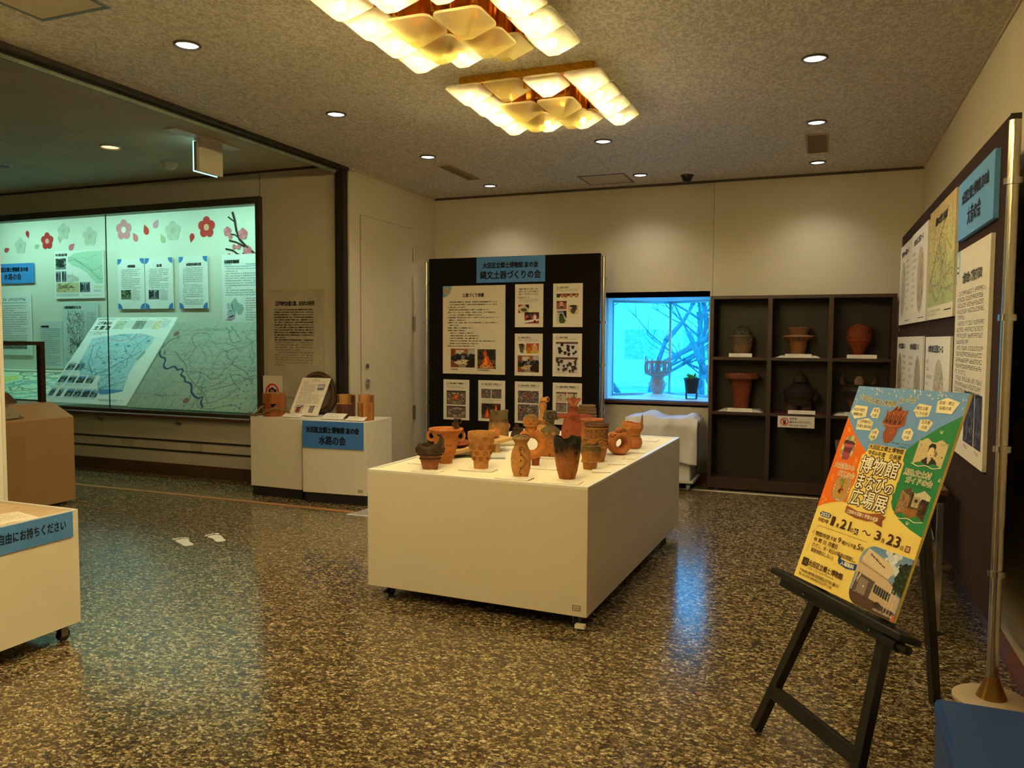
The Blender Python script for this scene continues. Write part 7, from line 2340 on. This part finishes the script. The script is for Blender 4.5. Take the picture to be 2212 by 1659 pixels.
vessel(pp_, [(12.3, 0), (13.5, 10), (15.5, 26), (16.5, 30), (17.3, 30.5), (17.3, 33)], sc, mat('black_plastic_pot', (26, 28, 40), rough=.5, var=.05), 'pot', wall=1)
MB().lathe([(15.5 * sc, 29 * sc)], 24, cap0=True).build('soil', mat('potting_soil', (52, 40, 30), rough=.95, var=.2, vscale=60), pp_)
R7 = random.Random(5)
l0 = []
LEAF = mat('fresh_leaf_green', (122, 206, 70), rough=.45, col2=(84, 170, 50), vscale=12)
for v in range(3):
    n_ = 6
    vs, fs = [], []
    for i in range(n_ + 1):
        u = i / n_
        w_ = (1.6 * math.sin(PI * min(1, u * .9 + .12))) * sc
        vs += [(-w_, u * (13 + 3 * v) * sc, (9 * u - (7 + v) * u * u) * sc), (0, u * (13 + 3 * v) * sc, (9 * u - (7 + v) * u * u - .5 * w_ / sc * .3) * sc), (w_, u * (13 + 3 * v) * sc, (9 * u - (7 + v) * u * u) * sc)]
    for i in range(n_):
        b = i * 3
        fs += [(b, b + 1, b + 4, b + 3), (b + 1, b + 2, b + 5, b + 4)]
    l0.append(MB().add(vs, fs))
proto = []
for k in range(58):
    v = k % 3
    if k < 3:
        o = l0[v].build('leaf', LEAF, pp_, 60)
        proto.append(o)
    else:
        o = proto[v].copy(); COL.objects.link(o)
    a = R7.uniform(0, 2 * PI)
    q = R7.uniform(0, 9) * sc
    o.location = (q * math.cos(a), q * math.sin(a), (30 + R7.uniform(0, 3)) * sc)
    o.rotation_euler = (R7.uniform(-.1, .95), R7.uniform(-.3, .3), a - PI / 2 + R7.uniform(-.4, .4))

# ---------------------------------------------------------------- cloth-covered cart under the window
ct = thing('storage_cart', 'white storage cart on grey casters below the window', 'cart', (-1.68, 7.3, 0))
MB().box(-.02, .605, -.015, .43, .075, .1).build('base_board', mat('pale_cart_board', (196, 190, 176), rough=.5, var=.02), ct, bevel=.002)
MB().box(0, .57, 0, .40, .1, .655).build('body', mat('white_cart_body', (214, 214, 222), rough=.45, var=.01), ct, bevel=.002)
MB().box(.57, .585, .0, .40, .1, .655).build('side_panel', mat('grey_cart_side', (112, 108, 98), rough=.5, var=.02), ct)
for x_, y_ in ((.03, .03), (.555, .03), (.03, .38), (.555, .38)):
    caster(ct, x_, y_, .075, GREYW)
nx, ny = 64, 60
vs, fs = [], []
Rc = random.Random(2)
def cloth(u, v):
    """u along the cart, v from the wall over the top edge and down the front"""
    x = -1.715 + u * .675
    L = v * .82
    hump = .055 * math.exp(-((u - .28) / .13) ** 2) + .045 * math.exp(-((u - .86) / .09) ** 2) + .008 * math.sin(u * 21)
    if L < .4:
        y, z = 7.71 - L, .668 + hump * math.sin(PI * min(1, L / .4 * .8 + .15))
        if u > .93: z -= (u - .93) * .5
    else:
        d = L - .4
        fold = .012 * math.sin(u * 15 + 1.2) + .014 * math.sin(u * 27 + d * 4) + .010 * math.sin(u * 8 - d * 9)
        k = min(1, d / .07)
        y = 7.31 - .02 - .035 * k - fold * min(1, d / .12)
        z = .668 + hump * .45 * (1 - k) - max(0, d - .01) * (1.0 if u > .1 else 1.0)
        z += .03 * math.sin(u * 3 + .4) * min(1, d / .3) * (1 if d > .3 else .3)
        y += -.02 * d
    return (x, y, z)
for j in range(ny):
    for i in range(nx):
        vs.append(cloth(i / (nx - 1), j / (ny - 1)))
for j in range(ny - 1):
    for i in range(nx - 1):
        a = j * nx + i
        fs.append((a, a + nx, a + nx + 1, a + 1))
co = MB().add(vs, fs).build('cover_cloth', mat('pale_cover_cloth', (206, 202, 200), rough=.7, var=.03, vscale=6, bump=.15, bscale=30), None, 60, solid=.0015)
tag(co, 'pale rumpled cloth draped over the storage cart below the window', 'cloth')

# ---------------------------------------------------------------- blue bench, folding table
BLU = mat('blue_vinyl', (26, 62, 128), rough=.36, var=.03, vscale=6, bump=.06, bscale=180)
bn = thing('blue_bench', 'blue vinyl upholstered bench cut by the bottom right corner', 'bench', (.31, 2.39, 0))
MB().box(.004, .45, -1.3, -.004, .05, .365).build('base', BLU, bn, bevel=.012)
cu = MB().box(0, .455, -1.305, 0, .365, .425).build('seat_cushion', BLU, bn, True, bevel=.014)
pi_ = MB().tube([(.006, -.012, .414), (.006, -1.29, .414)], .004, 6).tube([(.012, -.006, .414), (.445, -.006, .414)], .004, 6)
pi_.build('piping', mat('blue_vinyl_piping', (22, 52, 112), rough=.35), bn, 60)
MB().box(.03, .42, -1.26, -.03, 0, .05).build('plinth', BLACKM, bn)
ft = thing('folding_table', 'narrow folding table with dark wooden top behind the easel', 'table', (.1, 4.16, 0))
MB().box(0, .47, 0, 1.83, .672, .70).build('top', mat('dark_walnut_top', (96, 58, 38), rough=.35, col2=(74, 42, 28), vscale=5, stretch=(8, .6, 1)), ft, bevel=.004)
MB().box(.01, .46, .012, 1.818, .635, .672).build('apron', BLACKM, ft)
for x_, y_ in ((.068, .055), (.44, .02), (.068, 1.77), (.44, 1.80)):
    lg = MB().box(x_ - .015, x_ + .015, y_ - .015, y_ + .015, .018, .635).build('leg', CHROME, ft, bevel=.002)
    MB().box(x_ - .017, x_ + .017, y_ - .017, y_ + .017, 0, .02).build('rubber_foot', BLACKM, lg)
for y_ in (.038, 1.785):
    MB().box(.08, .43, y_ - .01, y_ + .01, .42, .45).build('cross_bar', CHROME, ft)
MB().tube([(.43, .06, .44), (.40, .35, .632)], .008, 8).build('brace', CHROME, ft, 40)

# ---------------------------------------------------------------- easel with the exhibition poster
EO = Vector((-.0669, 2.9895, .5485))
ed = Vector((.5627, -.8267, 0)).normalized()
eu = Vector((.2875, .1957, .9376)).normalized()
en = ed.cross(eu).normalized()
ME = frame(EO, ed, eu)
ES = mat('black_easel_wood', (20, 17, 16), rough=.35, var=.15, stretch=(1, 1, 6))
ea = thing('display_easel', 'black wooden display easel holding the colourful exhibition poster', 'easel', M=ME)
def foot_h(s_, off):
    """height coordinate where the leaning easel plane meets the floor"""
    p = EO + ed * s_ + en * off
    return -p.z / eu.z
for s0, s1 in ((.03, .2), (.55, .34)):
    h0 = foot_h(s0, -.03)
    MB().bar((s0, h0 + .012, -.032), (s1, .60, -.032), .036, .03, up=(0, 0, 1)).build('front_leg', ES, ea, bevel=.002)
MB().bar((.058, -.408, -.032), (.51, -.408, -.032), .03, .046, up=(0, 1, 0)).build('cross_bar', ES, ea, bevel=.002)
MB().box(-.1, .585, -.028, -.006, -.045, .038).build('ledge', ES, ea, bevel=.003)
MB().box(-.085, .52, -.062, -.028, -.03, -.004).build('ledge_rail', ES, ea, bevel=.003)
kn = MB().tube([(.50, -.045, .005), (.56, -.045, .005)], .02, 16).tube([(.56, -.045, .005), (.60, -.045, .005)], .013, 14)
kn.build('clamp_knob', ES, ea, 40)
for x_ in (.07, .42):
    MB().ell((x_, -.045, -.002), (.006, .006, .005), 10, 6).build('screw', CHROME, ea, 60)
MI = ME.inverted()
top = MI @ (EO + ed * .27 + eu * .6 - en * .06)
ftp = MI @ Vector((.441, 3.365, .0))
MB().bar(top, ftp, .034, .03, up=(1, 0, 0)).build('rear_leg', ES, ea, bevel=.002)
ca, cb = Vector((.27, -.43, -.04)), ftp.lerp(top, .26)
cm = MB()
N_ = 64
for k in range(N_):
    u = (k + .5) / N_
    p = ca.lerp(cb, u)
    g = (MI.to_3x3() @ Vector((0, 0, -1))) * (.17 * 4 * u * (1 - u))
    p = p + g
    cm.torus(tuple(p), .0058, .0013, 'y' if k % 2 else 'x', 8, 4)
o = cm.build('chain', CHROME, ea, 60)

PO = Vector((.1357, 3.1419, 1.2313))
ex_, ey_ = Vector((.5673, -.8234, .0154)), Vector((.2782, .2092, .9375))
MP = frame(PO, ex_, ey_)
s = Sheet('exhibition_poster', 'large colourful exhibition poster on the black easel', 'poster', MP, .515, .728, t=.010, col=(248, 222, 126))
mm = .001
def P_(pts): return [(x * mm, y * mm) for x, y in pts]
CREAM, DKB, PBLUE, PGREEN, PORANGE, PYEL = (246, 238, 206), (72, 40, 30), (112, 160, 230), (42, 132, 84), (240, 116, 30), (248, 222, 126)
s.poly('blue_field', P_([(0, 0), (515, 0), (515, 72), (443, 115), (384, 160), (340, 198), (300, 240), (240, 262), (190, 248), (150, 232), (100, 202), (52, 167), (20, 138), (0, 118)]), PBLUE)
s.poly('orange_field', P_([(0, 118), (20, 138), (52, 167), (100, 202), (150, 232), (170, 300), (160, 380), (150, 422), (120, 422), (66, 436), (30, 450), (0, 466)]), PORANGE)
s.poly('green_field', P_([(515, 72), (443, 115), (384, 160), (340, 198), (320, 232), (330, 300), (345, 380), (359, 400), (400, 427), (456, 447), (515, 461)]), PGREEN)
# confetti
R5 = random.Random(9)
cf = MB()
for k in range(54):
    x_, y_ = R5.uniform(6, 508), R5.uniform(4, 30) if R5.random() < .75 else R5.uniform(30, 66)
    if y_ > 30 and 60 < x_ < 330: continue
    if y_ > 18 and 395 < x_ < 492: continue
    a = R5.uniform(0, PI); l_ = R5.uniform(3, 7)
    dx, dy = l_ * math.cos(a), l_ * math.sin(a)
    cf.tube([((x_ - dx) * mm, -(y_ - dy) * mm, s.z(2)), ((x_ + dx) * mm, -(y_ + dy) * mm, s.z(2))], 1.1 * mm, 4, flat_=.2)
for cx_, cy_, a0 in ((455, 140, 0), (502, 285, 1.0), (440, 440, .1)):
    for q in (-.45, 0, .45):
        a = a0 + q
        cf.tube([((cx_ + 4 * math.sin(a) * 1) * mm, -(cy_ - 4 * math.cos(a)) * mm, s.z(2)), ((cx_ + 15 * math.sin(a)) * mm, -(cy_ - 15 * math.cos(a)) * mm, s.z(2))], .9 * mm, 4, flat_=.2)
cf.build('confetti', flat(CREAM), s.root)
# curved heading
ch = '大田区立郷土博物館'
for k, c_ in enumerate(ch):
    u = k / 8
    x_, y_ = 38 + 176 * u, 39 + 17 * math.sin(u * PI * .62)
    r0 = -.17 * math.cos(u * PI * .85)
    for hl, col, l in ((1.6, CREAM, 2), (0, (36, 34, 44), 3)):
        s.text(c_, x_ * mm, y_ * mm, 20 * mm, col, ax=.5, rot=r0, halo=hl * mm, l=l, bold=.0002)
for k, (c_, x_, y_) in enumerate((('友', 240, 41), ('の', 267, 38), ('会', 292, 36))):
    for hl, col, l in ((1.6, CREAM, 2), (0, (36, 34, 44), 3)):
        s.text(c_, x_ * mm, y_ * mm, 20 * mm, col, ax=.5, rot=.1, halo=hl * mm, l=l, bold=.0002)
for pts, a, b in (([(7, 100), (19, 73), (87, 74), (94, 113), (36, 124)], '大田の歴史', '地図の会'), ([(112, 104), (118, 77), (145, 73), (156, 85), (156, 112), (129, 113)], '考古', 'の会'),
                  ([(57, 127), (107, 115), (140, 128), (141, 159), (64, 162)], '江戸時代の', '交通と旅の会'), ([(146, 157), (167, 147), (184, 158), (181, 184), (162, 195), (142, 182)], '水路', 'の会'),
                  ([(308, 71), (323, 46), (381, 51), (380, 86), (332, 93)], '縄文土器', 'づくりの会'), ([(398, 33), (433, 19), (489, 32), (470, 71), (405, 71)], '民俗・郷土', '玩具の会'),
                  ([(351, 99), (388, 96), (410, 105), (395, 136), (354, 133)], '古文書', 'の会'), ([(296, 140), (321, 131), (342, 145), (341, 170), (314, 177), (296, 166)], '大昔', 'の会')):
    s.poly('name_patch', P_(pts), CREAM, 3)
    cx_ = sum(p[0] for p in pts) / len(pts); cy_ = sum(p[1] for p in pts) / len(pts)
    s.text(a, cx_ * mm, (cy_ - 8) * mm, 12.5 * mm, (96, 74, 44), ax=.5, bold=.0002, l=5)
    s.text(b, cx_ * mm, (cy_ + 9) * mm, 12.5 * mm, (96, 74, 44), ax=.5, bold=.0002, l=5)
# printed flame pot
POTC, POTD = (152, 80, 50), (92, 44, 30)
po_ = [(189, 74), (198, 88), (210, 82), (218, 72), (232, 60), (238, 72), (249, 59), (258, 74), (272, 77), (284, 72), (289, 82), (285, 92), (293, 123), (280, 132), (265, 138), (268, 149), (265, 162), (259, 182), (246, 192), (232, 195), (220, 190), (211, 174), (205, 160), (210, 146), (206, 138), (190, 130), (184, 122), (192, 100)]
s.poly('printed_pot', P_(po_), POTC, 3)
pb = MB()
for pts in ([(200, 96), (196, 122), (210, 124), (212, 100)], [(218, 94), (214, 124), (228, 126), (232, 96)], [(240, 92), (236, 126), (250, 126), (254, 96)], [(262, 92), (260, 126), (272, 124), (278, 98)], [(230, 62), (222, 80), (236, 82)], [(248, 62), (242, 80), (256, 80)]):
    pb.polyxy([(x * mm, -y * mm) for x, y in pts], s.z(4))
pb.build('printed_pot_openings', flat(POTD), s.root)
pl2 = MB()
for pts in ([(188, 128), (235, 134), (285, 128)], [(206, 112), (206, 92), (198, 86)], [(224, 112), (226, 88), (236, 78)], [(246, 112), (248, 86), (258, 78)], [(268, 112), (272, 90), (282, 80)]):
    pl2.tube([(x * mm, -y * mm, s.z(5)) for x, y in pts], 2.2 * mm, 5, flat_=.15)
pl2.torus((246 * mm, -150 * mm, s.z(5)), 6 * mm, 1.6 * mm, 'z', 16, 5, 1.4, .2)
pl2.build('printed_pot_bands', flat((190, 112, 74)), s.root)
s.text('縄文土器づくりの会 作品', .263, .1885, .0075, (40, 60, 84), l=3); s.text('(小林明治作)', .298, .1985, .0065, (40, 60, 84), l=3)
# title block
s.poly('title_glow', P_([(160, 204), (334, 204), (336, 240), (346, 250), (348, 306), (345, 318), (348, 348), (338, 356), (346, 366), (348, 412), (338, 424), (300, 432), (160, 432), (144, 420), (142, 372), (150, 356), (150, 318), (142, 306), (140, 248), (158, 238)]), PYEL, 3)
s.text('大田区立郷土博物館', .246, .2135, .0185, DKB, ax=.5, w=.166, bold=.0006, l=5)
s.text('令和6年度', .166, .2345, .0175, DKB, w=.087, bold=.0006, l=5); s.text('企画展', .272, .2345, .0175, DKB, w=.055, bold=.0006, l=5)
for b_, x_, y_, sz, w_ in (('博物館', 242, 277, 62, .182), ('まなび', 230, 338, 60, .138), ('の', 320, 344, 40, .036), ('広場展', 244, 395, 62, .18)):
    s.text(b_, x_ * mm, y_ * mm, sz * mm, DKB, ax=.5, w=w_, halo=.0046, l=5, name='title_outline')
    s.text(b_, x_ * mm, y_ * mm, sz * mm, (252, 246, 226), ax=.5, w=w_, halo=.0009, l=6, name='title')
# banner
s.poly('banner', P_([(152, 431), (210, 440), (270, 437), (325, 424), (325, 449), (270, 462), (210, 464), (153, 456)]), (160, 90, 52), 5)
s.poly('banner_tail', P_([(325, 430), (347, 433), (336, 447), (345, 466), (302, 460), (325, 449)]), (138, 74, 42), 4)
s.text('三団体の活動と学習の成果', .239, .4485, .0145, (250, 240, 222), ax=.5, w=.158, bold=.0005, l=6)
# dates
s.poly('year_pill', P_([(36 + 0, 476), (84, 476), (91, 482), (91, 488), (84, 494), (36, 494), (29, 488), (29, 482)]), (40, 52, 110), 3)
s.text('2025', .06, .485, .0175, (250, 248, 240), ax=.5, w=.05, bold=.0008, l=5); s.text('令和7年', .059, .507, .0165, DKB, ax=.5, w=.062, bold=.0005, l=5)
for b_, x0, x1, yc, sz in (('1', 101, 117, 498, 46), ('月', 131, 145, 508, 17), ('21', 153, 203, 497, 46), ('日', 210, 221, 507, 15), ('3', 328, 352, 496, 42), ('月', 360, 373, 507, 16), ('23', 384, 440, 496, 48), ('日', 449, 460, 509, 15)):
    s.text(b_, (x0 + x1) / 2 * mm, yc * mm, sz * mm, DKB, ax=.5, w=(x1 - x0) * mm, bold=.0016 if sz > 20 else .0005, l=5)
s.rect('day_box', .227, .497, .247, .517, DKB, 3); s.text('火', .237, .507, .0175, (252, 240, 210), ax=.5, bold=.0005, l=5)
s.rect('day_box', .467, .497, .487, .517, (150, 36, 34), 3); s.rect('day_box_inner', .4705, .5005, .4835, .5135, (246, 226, 190), 4); s.text('日', .477, .507, .0125, (150, 36, 34), ax=.5, bold=.0005, l=6)
MB().tube([((267 + 39 * i / 12) * mm, -(500 - 5.5 * math.sin(i / 12 * 2 * PI)) * mm, s.z(5)) for i in range(13)], 2 * mm, 5, flat_=.2).build('wave_dash', flat(DKB), s.root)
MB().tube([(x * mm, -y * mm, s.z(3)) for x, y in ((305, 528), (60, 528), (45, 528), (36, 534), (30, 560), (24, 630))], .7 * mm, 4, flat_=.2).build('notice_line', flat((180, 140, 60)), s.root)
MB().torus((27 * mm, -556 * mm, s.z(4)), 5 * mm, .9 * mm, 'z', 16, 4).build('clip_mark', flat((200, 176, 130)), s.root)
s.text('開館時間', .043, .557, .0175, DKB, w=.078, bold=.0004, l=5); s.text('午前', .128, .557, .0165, DKB, w=.03, bold=.0004, l=5); s.text('9', .167, .553, .027, DKB, w=.015, bold=.0006, l=5)
s.text('時から午後', .19, .556, .0165, DKB, w=.072, bold=.0004, l=5); s.text('5', .267, .551, .027, DKB, w=.014, bold=.0006, l=5); s.text('時', .284, .554, .0155, DKB, bold=.0004, l=5)
s.text('休 館 日', .043, .578, .0165, DKB, w=.07, bold=.0004, l=5); s.text('月曜日', .125, .578, .0185, DKB, w=.05, bold=.0006, l=5)
s.text('(ただし、休・祝日の場合は開館し、', .044, .5995, .0165, DKB, w=.238, bold=.0003, l=5)
s.text('振替休館はしない)', .047, .6185, .0165, DKB, w=.125, bold=.0003, l=5)
s.poly('free_ribbon', P_([(205, 610), (248, 613), (293, 607), (293, 628), (248, 634), (205, 628)]), (36, 66, 146), 3); s.poly('free_ribbon_bow', P_([(198, 600), (208, 606), (206, 628), (197, 618)]), (36, 66, 146), 3)
s.text('入場無料', .249, .6205, .0155, (250, 248, 240), ax=.5, w=.068, bold=.0006, l=5)
lgm = MB()
for x0, x1, y0, y1 in ((22, 28, 652, 680), (50, 56, 652, 680), (28, 50, 652, 656), (28, 50, 676, 680)):
    lgm.quadxy(x0 * mm, x1 * mm, -y1 * mm, -y0 * mm, s.z(4))
lgm.torus((39 * mm, -666 * mm, s.z(4)), 8 * mm, 2 * mm, 'z', 20, 4, 1.1, .2).torus((39 * mm, -666 * mm, s.z(4)), 3 * mm, 1.2 * mm, 'z', 14, 4, 1, .2)
lgm.build('museum_emblem', flat((40, 30, 26)), s.root)
s.text('大田区立郷土博物館', .153, .664, .0225, DKB, ax=.5, w=.186, bold=.0009, l=5)
s.text('Ota City Folk Museum', .138, .683, .0135, DKB, ax=.5, w=.139, sp=1.25, l=5)
s.text('〒143-0025 東京都大田区南馬込五丁目11番13号', .134, .6985, .0135, DKB, ax=.5, w=.22, bold=.0002, l=5); s.text('TEL 03-3777-1070 FAX 03-3777-1283', .119, .7125, .0135, DKB, ax=.5, w=.19, bold=.0002, l=5)
# orange side
c = Cv(30, 40, (206, 196, 160), 81)
for i in range(4):
    for j in range(5):
        if (i + j) % 2: c.rect(i * .25, j * .2, i * .25 + .25, j * .2 + .2, (150, 146, 116))
c.poly([(.06, .27), (.94, .3), (.82, .5), (.78, .98), (.28, .98), (.2, .5)], (116, 40, 60)); c.poly([(.14, .36), (.86, .36), (.8, .48), (.22, .48)], (176, 84, 104)); c.poly([(.24, .68), (.8, .68), (.78, .98), (.28, .98)], (160, 70, 92)); c.poly([(.06, .27), (.25, .34), (.4, .3), (.55, .36), (.75, .3), (.94, .3), (.8, .24), (.2, .2)], (80, 30, 44))
s.pic(.021, .186, .092, .28, c, clip=lambda X, Y: ((X - .5) / .5) ** 2 + ((Y - .5) / .5) ** 2 < 1)
c = Cv(36, 36, (196, 150, 84), 82); c.noise(8); c.blobs(14, [(120, 136, 60), (150, 150, 80)], (.03, .07), (.25, .1, .6, .5)); c.blobs(6, [(170, 40, 30)], (.03, .05), (.45, .4, .7, .65)); c.blobs(5, [(50, 36, 34)], (.04, .08), (.25, .5, .5, .7))
oc = lambda X, Y: (abs(X - .5) / .5) ** 3 + (abs(Y - .5) / .5) ** 3 < 1
s.poly('oval_frame', [((94 + 42 * math.copysign(abs(math.cos(a)) ** .66, math.cos(a))) * mm, (380 + 45 * math.copysign(abs(math.sin(a)) ** .66, math.sin(a))) * mm) for a in [k / 32 * 2 * PI for k in range(32)]], (230, 220, 196), 2)
fr_ = MB()
for k in range(40):
    a = k / 40 * 2 * PI
    x_, y_ = 94 + 39 * math.copysign(abs(math.cos(a)) ** .66, math.cos(a)), 380 + 42 * math.copysign(abs(math.sin(a)) ** .66, math.sin(a))
    fr_.tube([((x_ - 2.5) * mm, -(y_ - 2.5) * mm, s.z(3)), ((x_ + 2.5) * mm, -(y_ + 2.5) * mm, s.z(3))], 1.1 * mm, 4, flat_=.2)
fr_.build('oval_rope', flat((60, 40, 40)), s.root)
s.pic(.058, .341, .130, .419, c, l=3, clip=oc)
for b_, x_, y_, w_ in (('大森麦わら', 72, 300, .108), ('細工の会', 95, 327, .088)):
    s.text(b_, x_ * mm, y_ * mm, 22 * mm, CREAM, ax=.5, w=w_, halo=.0017, l=3); s.text(b_, x_ * mm, y_ * mm, 22 * mm, (206, 60, 46), ax=.5, w=w_, l=4)
tg = MB()
for x_, y_ in ((22, 160), (28, 165), (112, 262), (116, 272), (20, 340), (26, 352), (10, 420), (26, 428), (14, 440)):
    for q in range(3):
        tg.quadxy(x_ * mm, (x_ + 11) * mm, -(y_ + q * 4 + 1.6) * mm, -(y_ + q * 4) * mm, s.z(3))
tg.build('straw_marks', flat((250, 190, 90)), s.root)
# green side
c = Cv(46, 34, (206, 188, 150), 83); c.noise(7)
c.poly([(.22, 1), (.3, .82), (.42, .7), (.6, .68), (.76, .8), (.86, 1)], (44, 38, 36)); c.poly([(.44, .72), (.52, .98), (.6, .7)], (206, 196, 170)); c.ell(.51, .5, .095, .2, (226, 208, 170)); c.poly([(.4, .5), (.38, .28), (.46, .16), (.58, .18), (.64, .3), (.62, .5), (.59, .36), (.5, .3), (.43, .36)], (28, 24, 24)); c.rect(.46, .46, .49, .48, (50, 40, 34)); c.rect(.54, .46, .57, .48, (50, 40, 34)); c.rect(.49, .6, .54, .615, (130, 80, 66)); c.ell(.1, .3, .02, .03, (40, 34, 30)); c.ell(.92, .62, .02, .03, (40, 34, 30)); c.poly([(.66, .4), (.74, .5), (.72, .66), (.64, .6)], (120, 104, 84))
bookc = lambda X, Y: (Y > .07 + .06 * np.cos(X * 4 * PI)) & (Y < .95 + .05 * np.cos(X * 4 * PI))
s.pic(.378, .156, .499, .242, c, clip=bookc)
c = Cv(46, 36, (90, 66, 44), 84); c.poly([(0, .1), (.4, .35), (.38, .75), (0, 1)], (150, 116, 80)); c.blobs(50, [(180, 146, 104), (120, 90, 60)], (.015, .03), (.02, .25, .32, .85)); c.poly([(.3, 0), (1, 0), (1, .4), (.5, .35)], (206, 200, 180)); c.rect(.46, .25, .7, .6, (176, 160, 130)); c.rect(.52, .32, .63, .45, (50, 46, 40)); c.poly([(.35, .72), (.7, .65), (.75, 1), (.1, 1)], (150, 100, 56)); c.blobs(16, [(40, 28, 26), (60, 40, 32)], (.04, .09), (.72, .35, 1, .95)); c.poly([(.36, .05), (.44, 0), (.46, .6), (.38, .7)], (60, 50, 40)); c.noise(10)
s.pic(.374, .322, .499, .414, c, clip=bookc)
bl_ = MB()
for x0, y0, w_ in ((374, 246, 124), (370, 420, 130)):
    bl_.tube([((x0 + w_ * i / 20) * mm, -(y0 - 3 * math.cos(i / 20 * 4 * PI)) * mm, s.z(3)) for i in range(21)], 1.2 * mm, 4, flat_=.2)
bl_.build('book_lines', flat(CREAM), s.root)
for b_, x_, y_, w_, r0 in (('馬込文士村', 415, 273, .115, 0), ('ガイドの会', 432, 297, .112, 0)):
    s.text(b_, x_ * mm, y_ * mm, 22 * mm, CREAM, ax=.5, w=w_, halo=.0017, l=3); s.text(b_, x_ * mm, y_ * mm, 22 * mm, (44, 40, 40), ax=.5, w=w_, l=4)
s.marks(.47, .168, .03, .005, .007, [1], 85, (30, 60, 44)); s.marks(.376, .313, .12, .005, .007, [1], 86, (24, 60, 40))
# museum photograph
c = Cv(120, 110, (118, 150, 200), 87)
c.grad(0, .35, (104, 142, 200), (150, 176, 214)).blobs(26, [(226, 232, 240), (206, 218, 232)], (.03, .08), (.5, .02, .9, .3), .8)
c.poly([(.86, .12), (1, .08), (1, .62), (.78, .55), (.8, .3)], (44, 62, 38)); c.blobs(60, [(34, 50, 32), (60, 78, 48), (28, 40, 28)], (.02, .045), (.8, .12, 1, .6))
c.poly([(.13, .06), (.62, .18), (.74, .3), (.66, .43), (.1, .3), (.05, .25)], (222, 200, 172)); c.poly([(0, .3), (.1, .29), (.66, .42), (.8, .5), (.8, .62), (.0, .5)], (206, 182, 156)); c.line([(.02, .315), (.66, .435), (.8, .5)], .005, (110, 96, 84))
c.poly([(.03, .5), (.8, .6), (.98, .64), (.98, .86), (.03, .84)], (196, 172, 150)); c.poly([(.07, .48), (.45, .54), (.42, .82), (.04, .8)], (92, 80, 76)); c.poly([(.14, .54), (.33, .57), (.32, .82), (.12, .8)], (142, 124, 116)); c.rect(.24, .66, .27, .69, (236, 232, 220))
c.poly([(.46, .57), (.8, .62), (.8, .75), (.46, .7)], (46, 48, 46)); [c.line([(.46 + q * .05, .57), (.46 + q * .05, .75)], .003, (190, 176, 160)) for q in range(7)]
c.line([(.08, .6), (.12, .5)], .006, (220, 214, 206)).line([(.1, .64), (.13, .5)], .006, (220, 214, 206))
c.poly([(0, .8), (.42, .82), (.95, .87), (1, .9), (1, 1), (0, 1)], (84, 62, 54)); c.ell(.62, .86, .08, .04, (56, 44, 42)); [c.line([(.78 + q * .06, .55), (.76 + q * .06, .92)], .0035, (226, 216, 206)) for q in range(3)]; c.rect(.93, .9, 1, 1, (196, 104, 80))
[c.rect(.2 + q * .035, .13 + q * .014, .225 + q * .035, .16 + q * .014, (70, 60, 52)) for q in range(10)]
c.noise(5)
def bclip(X, Y):
    x_, y_ = X * 221, Y * 196
    return ((x_ > 60) | (y_ > 60) | ((x_ - 60) ** 2 + (y_ - 60) ** 2 < 3600)) & ((x_ > 45) | (y_ < 150) | ((x_ - 45) ** 2 + (y_ - 150) ** 2 < 2050))
s.pic(.294, .531, .515, .727, c, l=4, clip=bclip)
s.text('大田区立郷土博物館外観', .505, .716, .0085, (240, 236, 230), ax=1.0, w=.085, l=6)
flush_text()
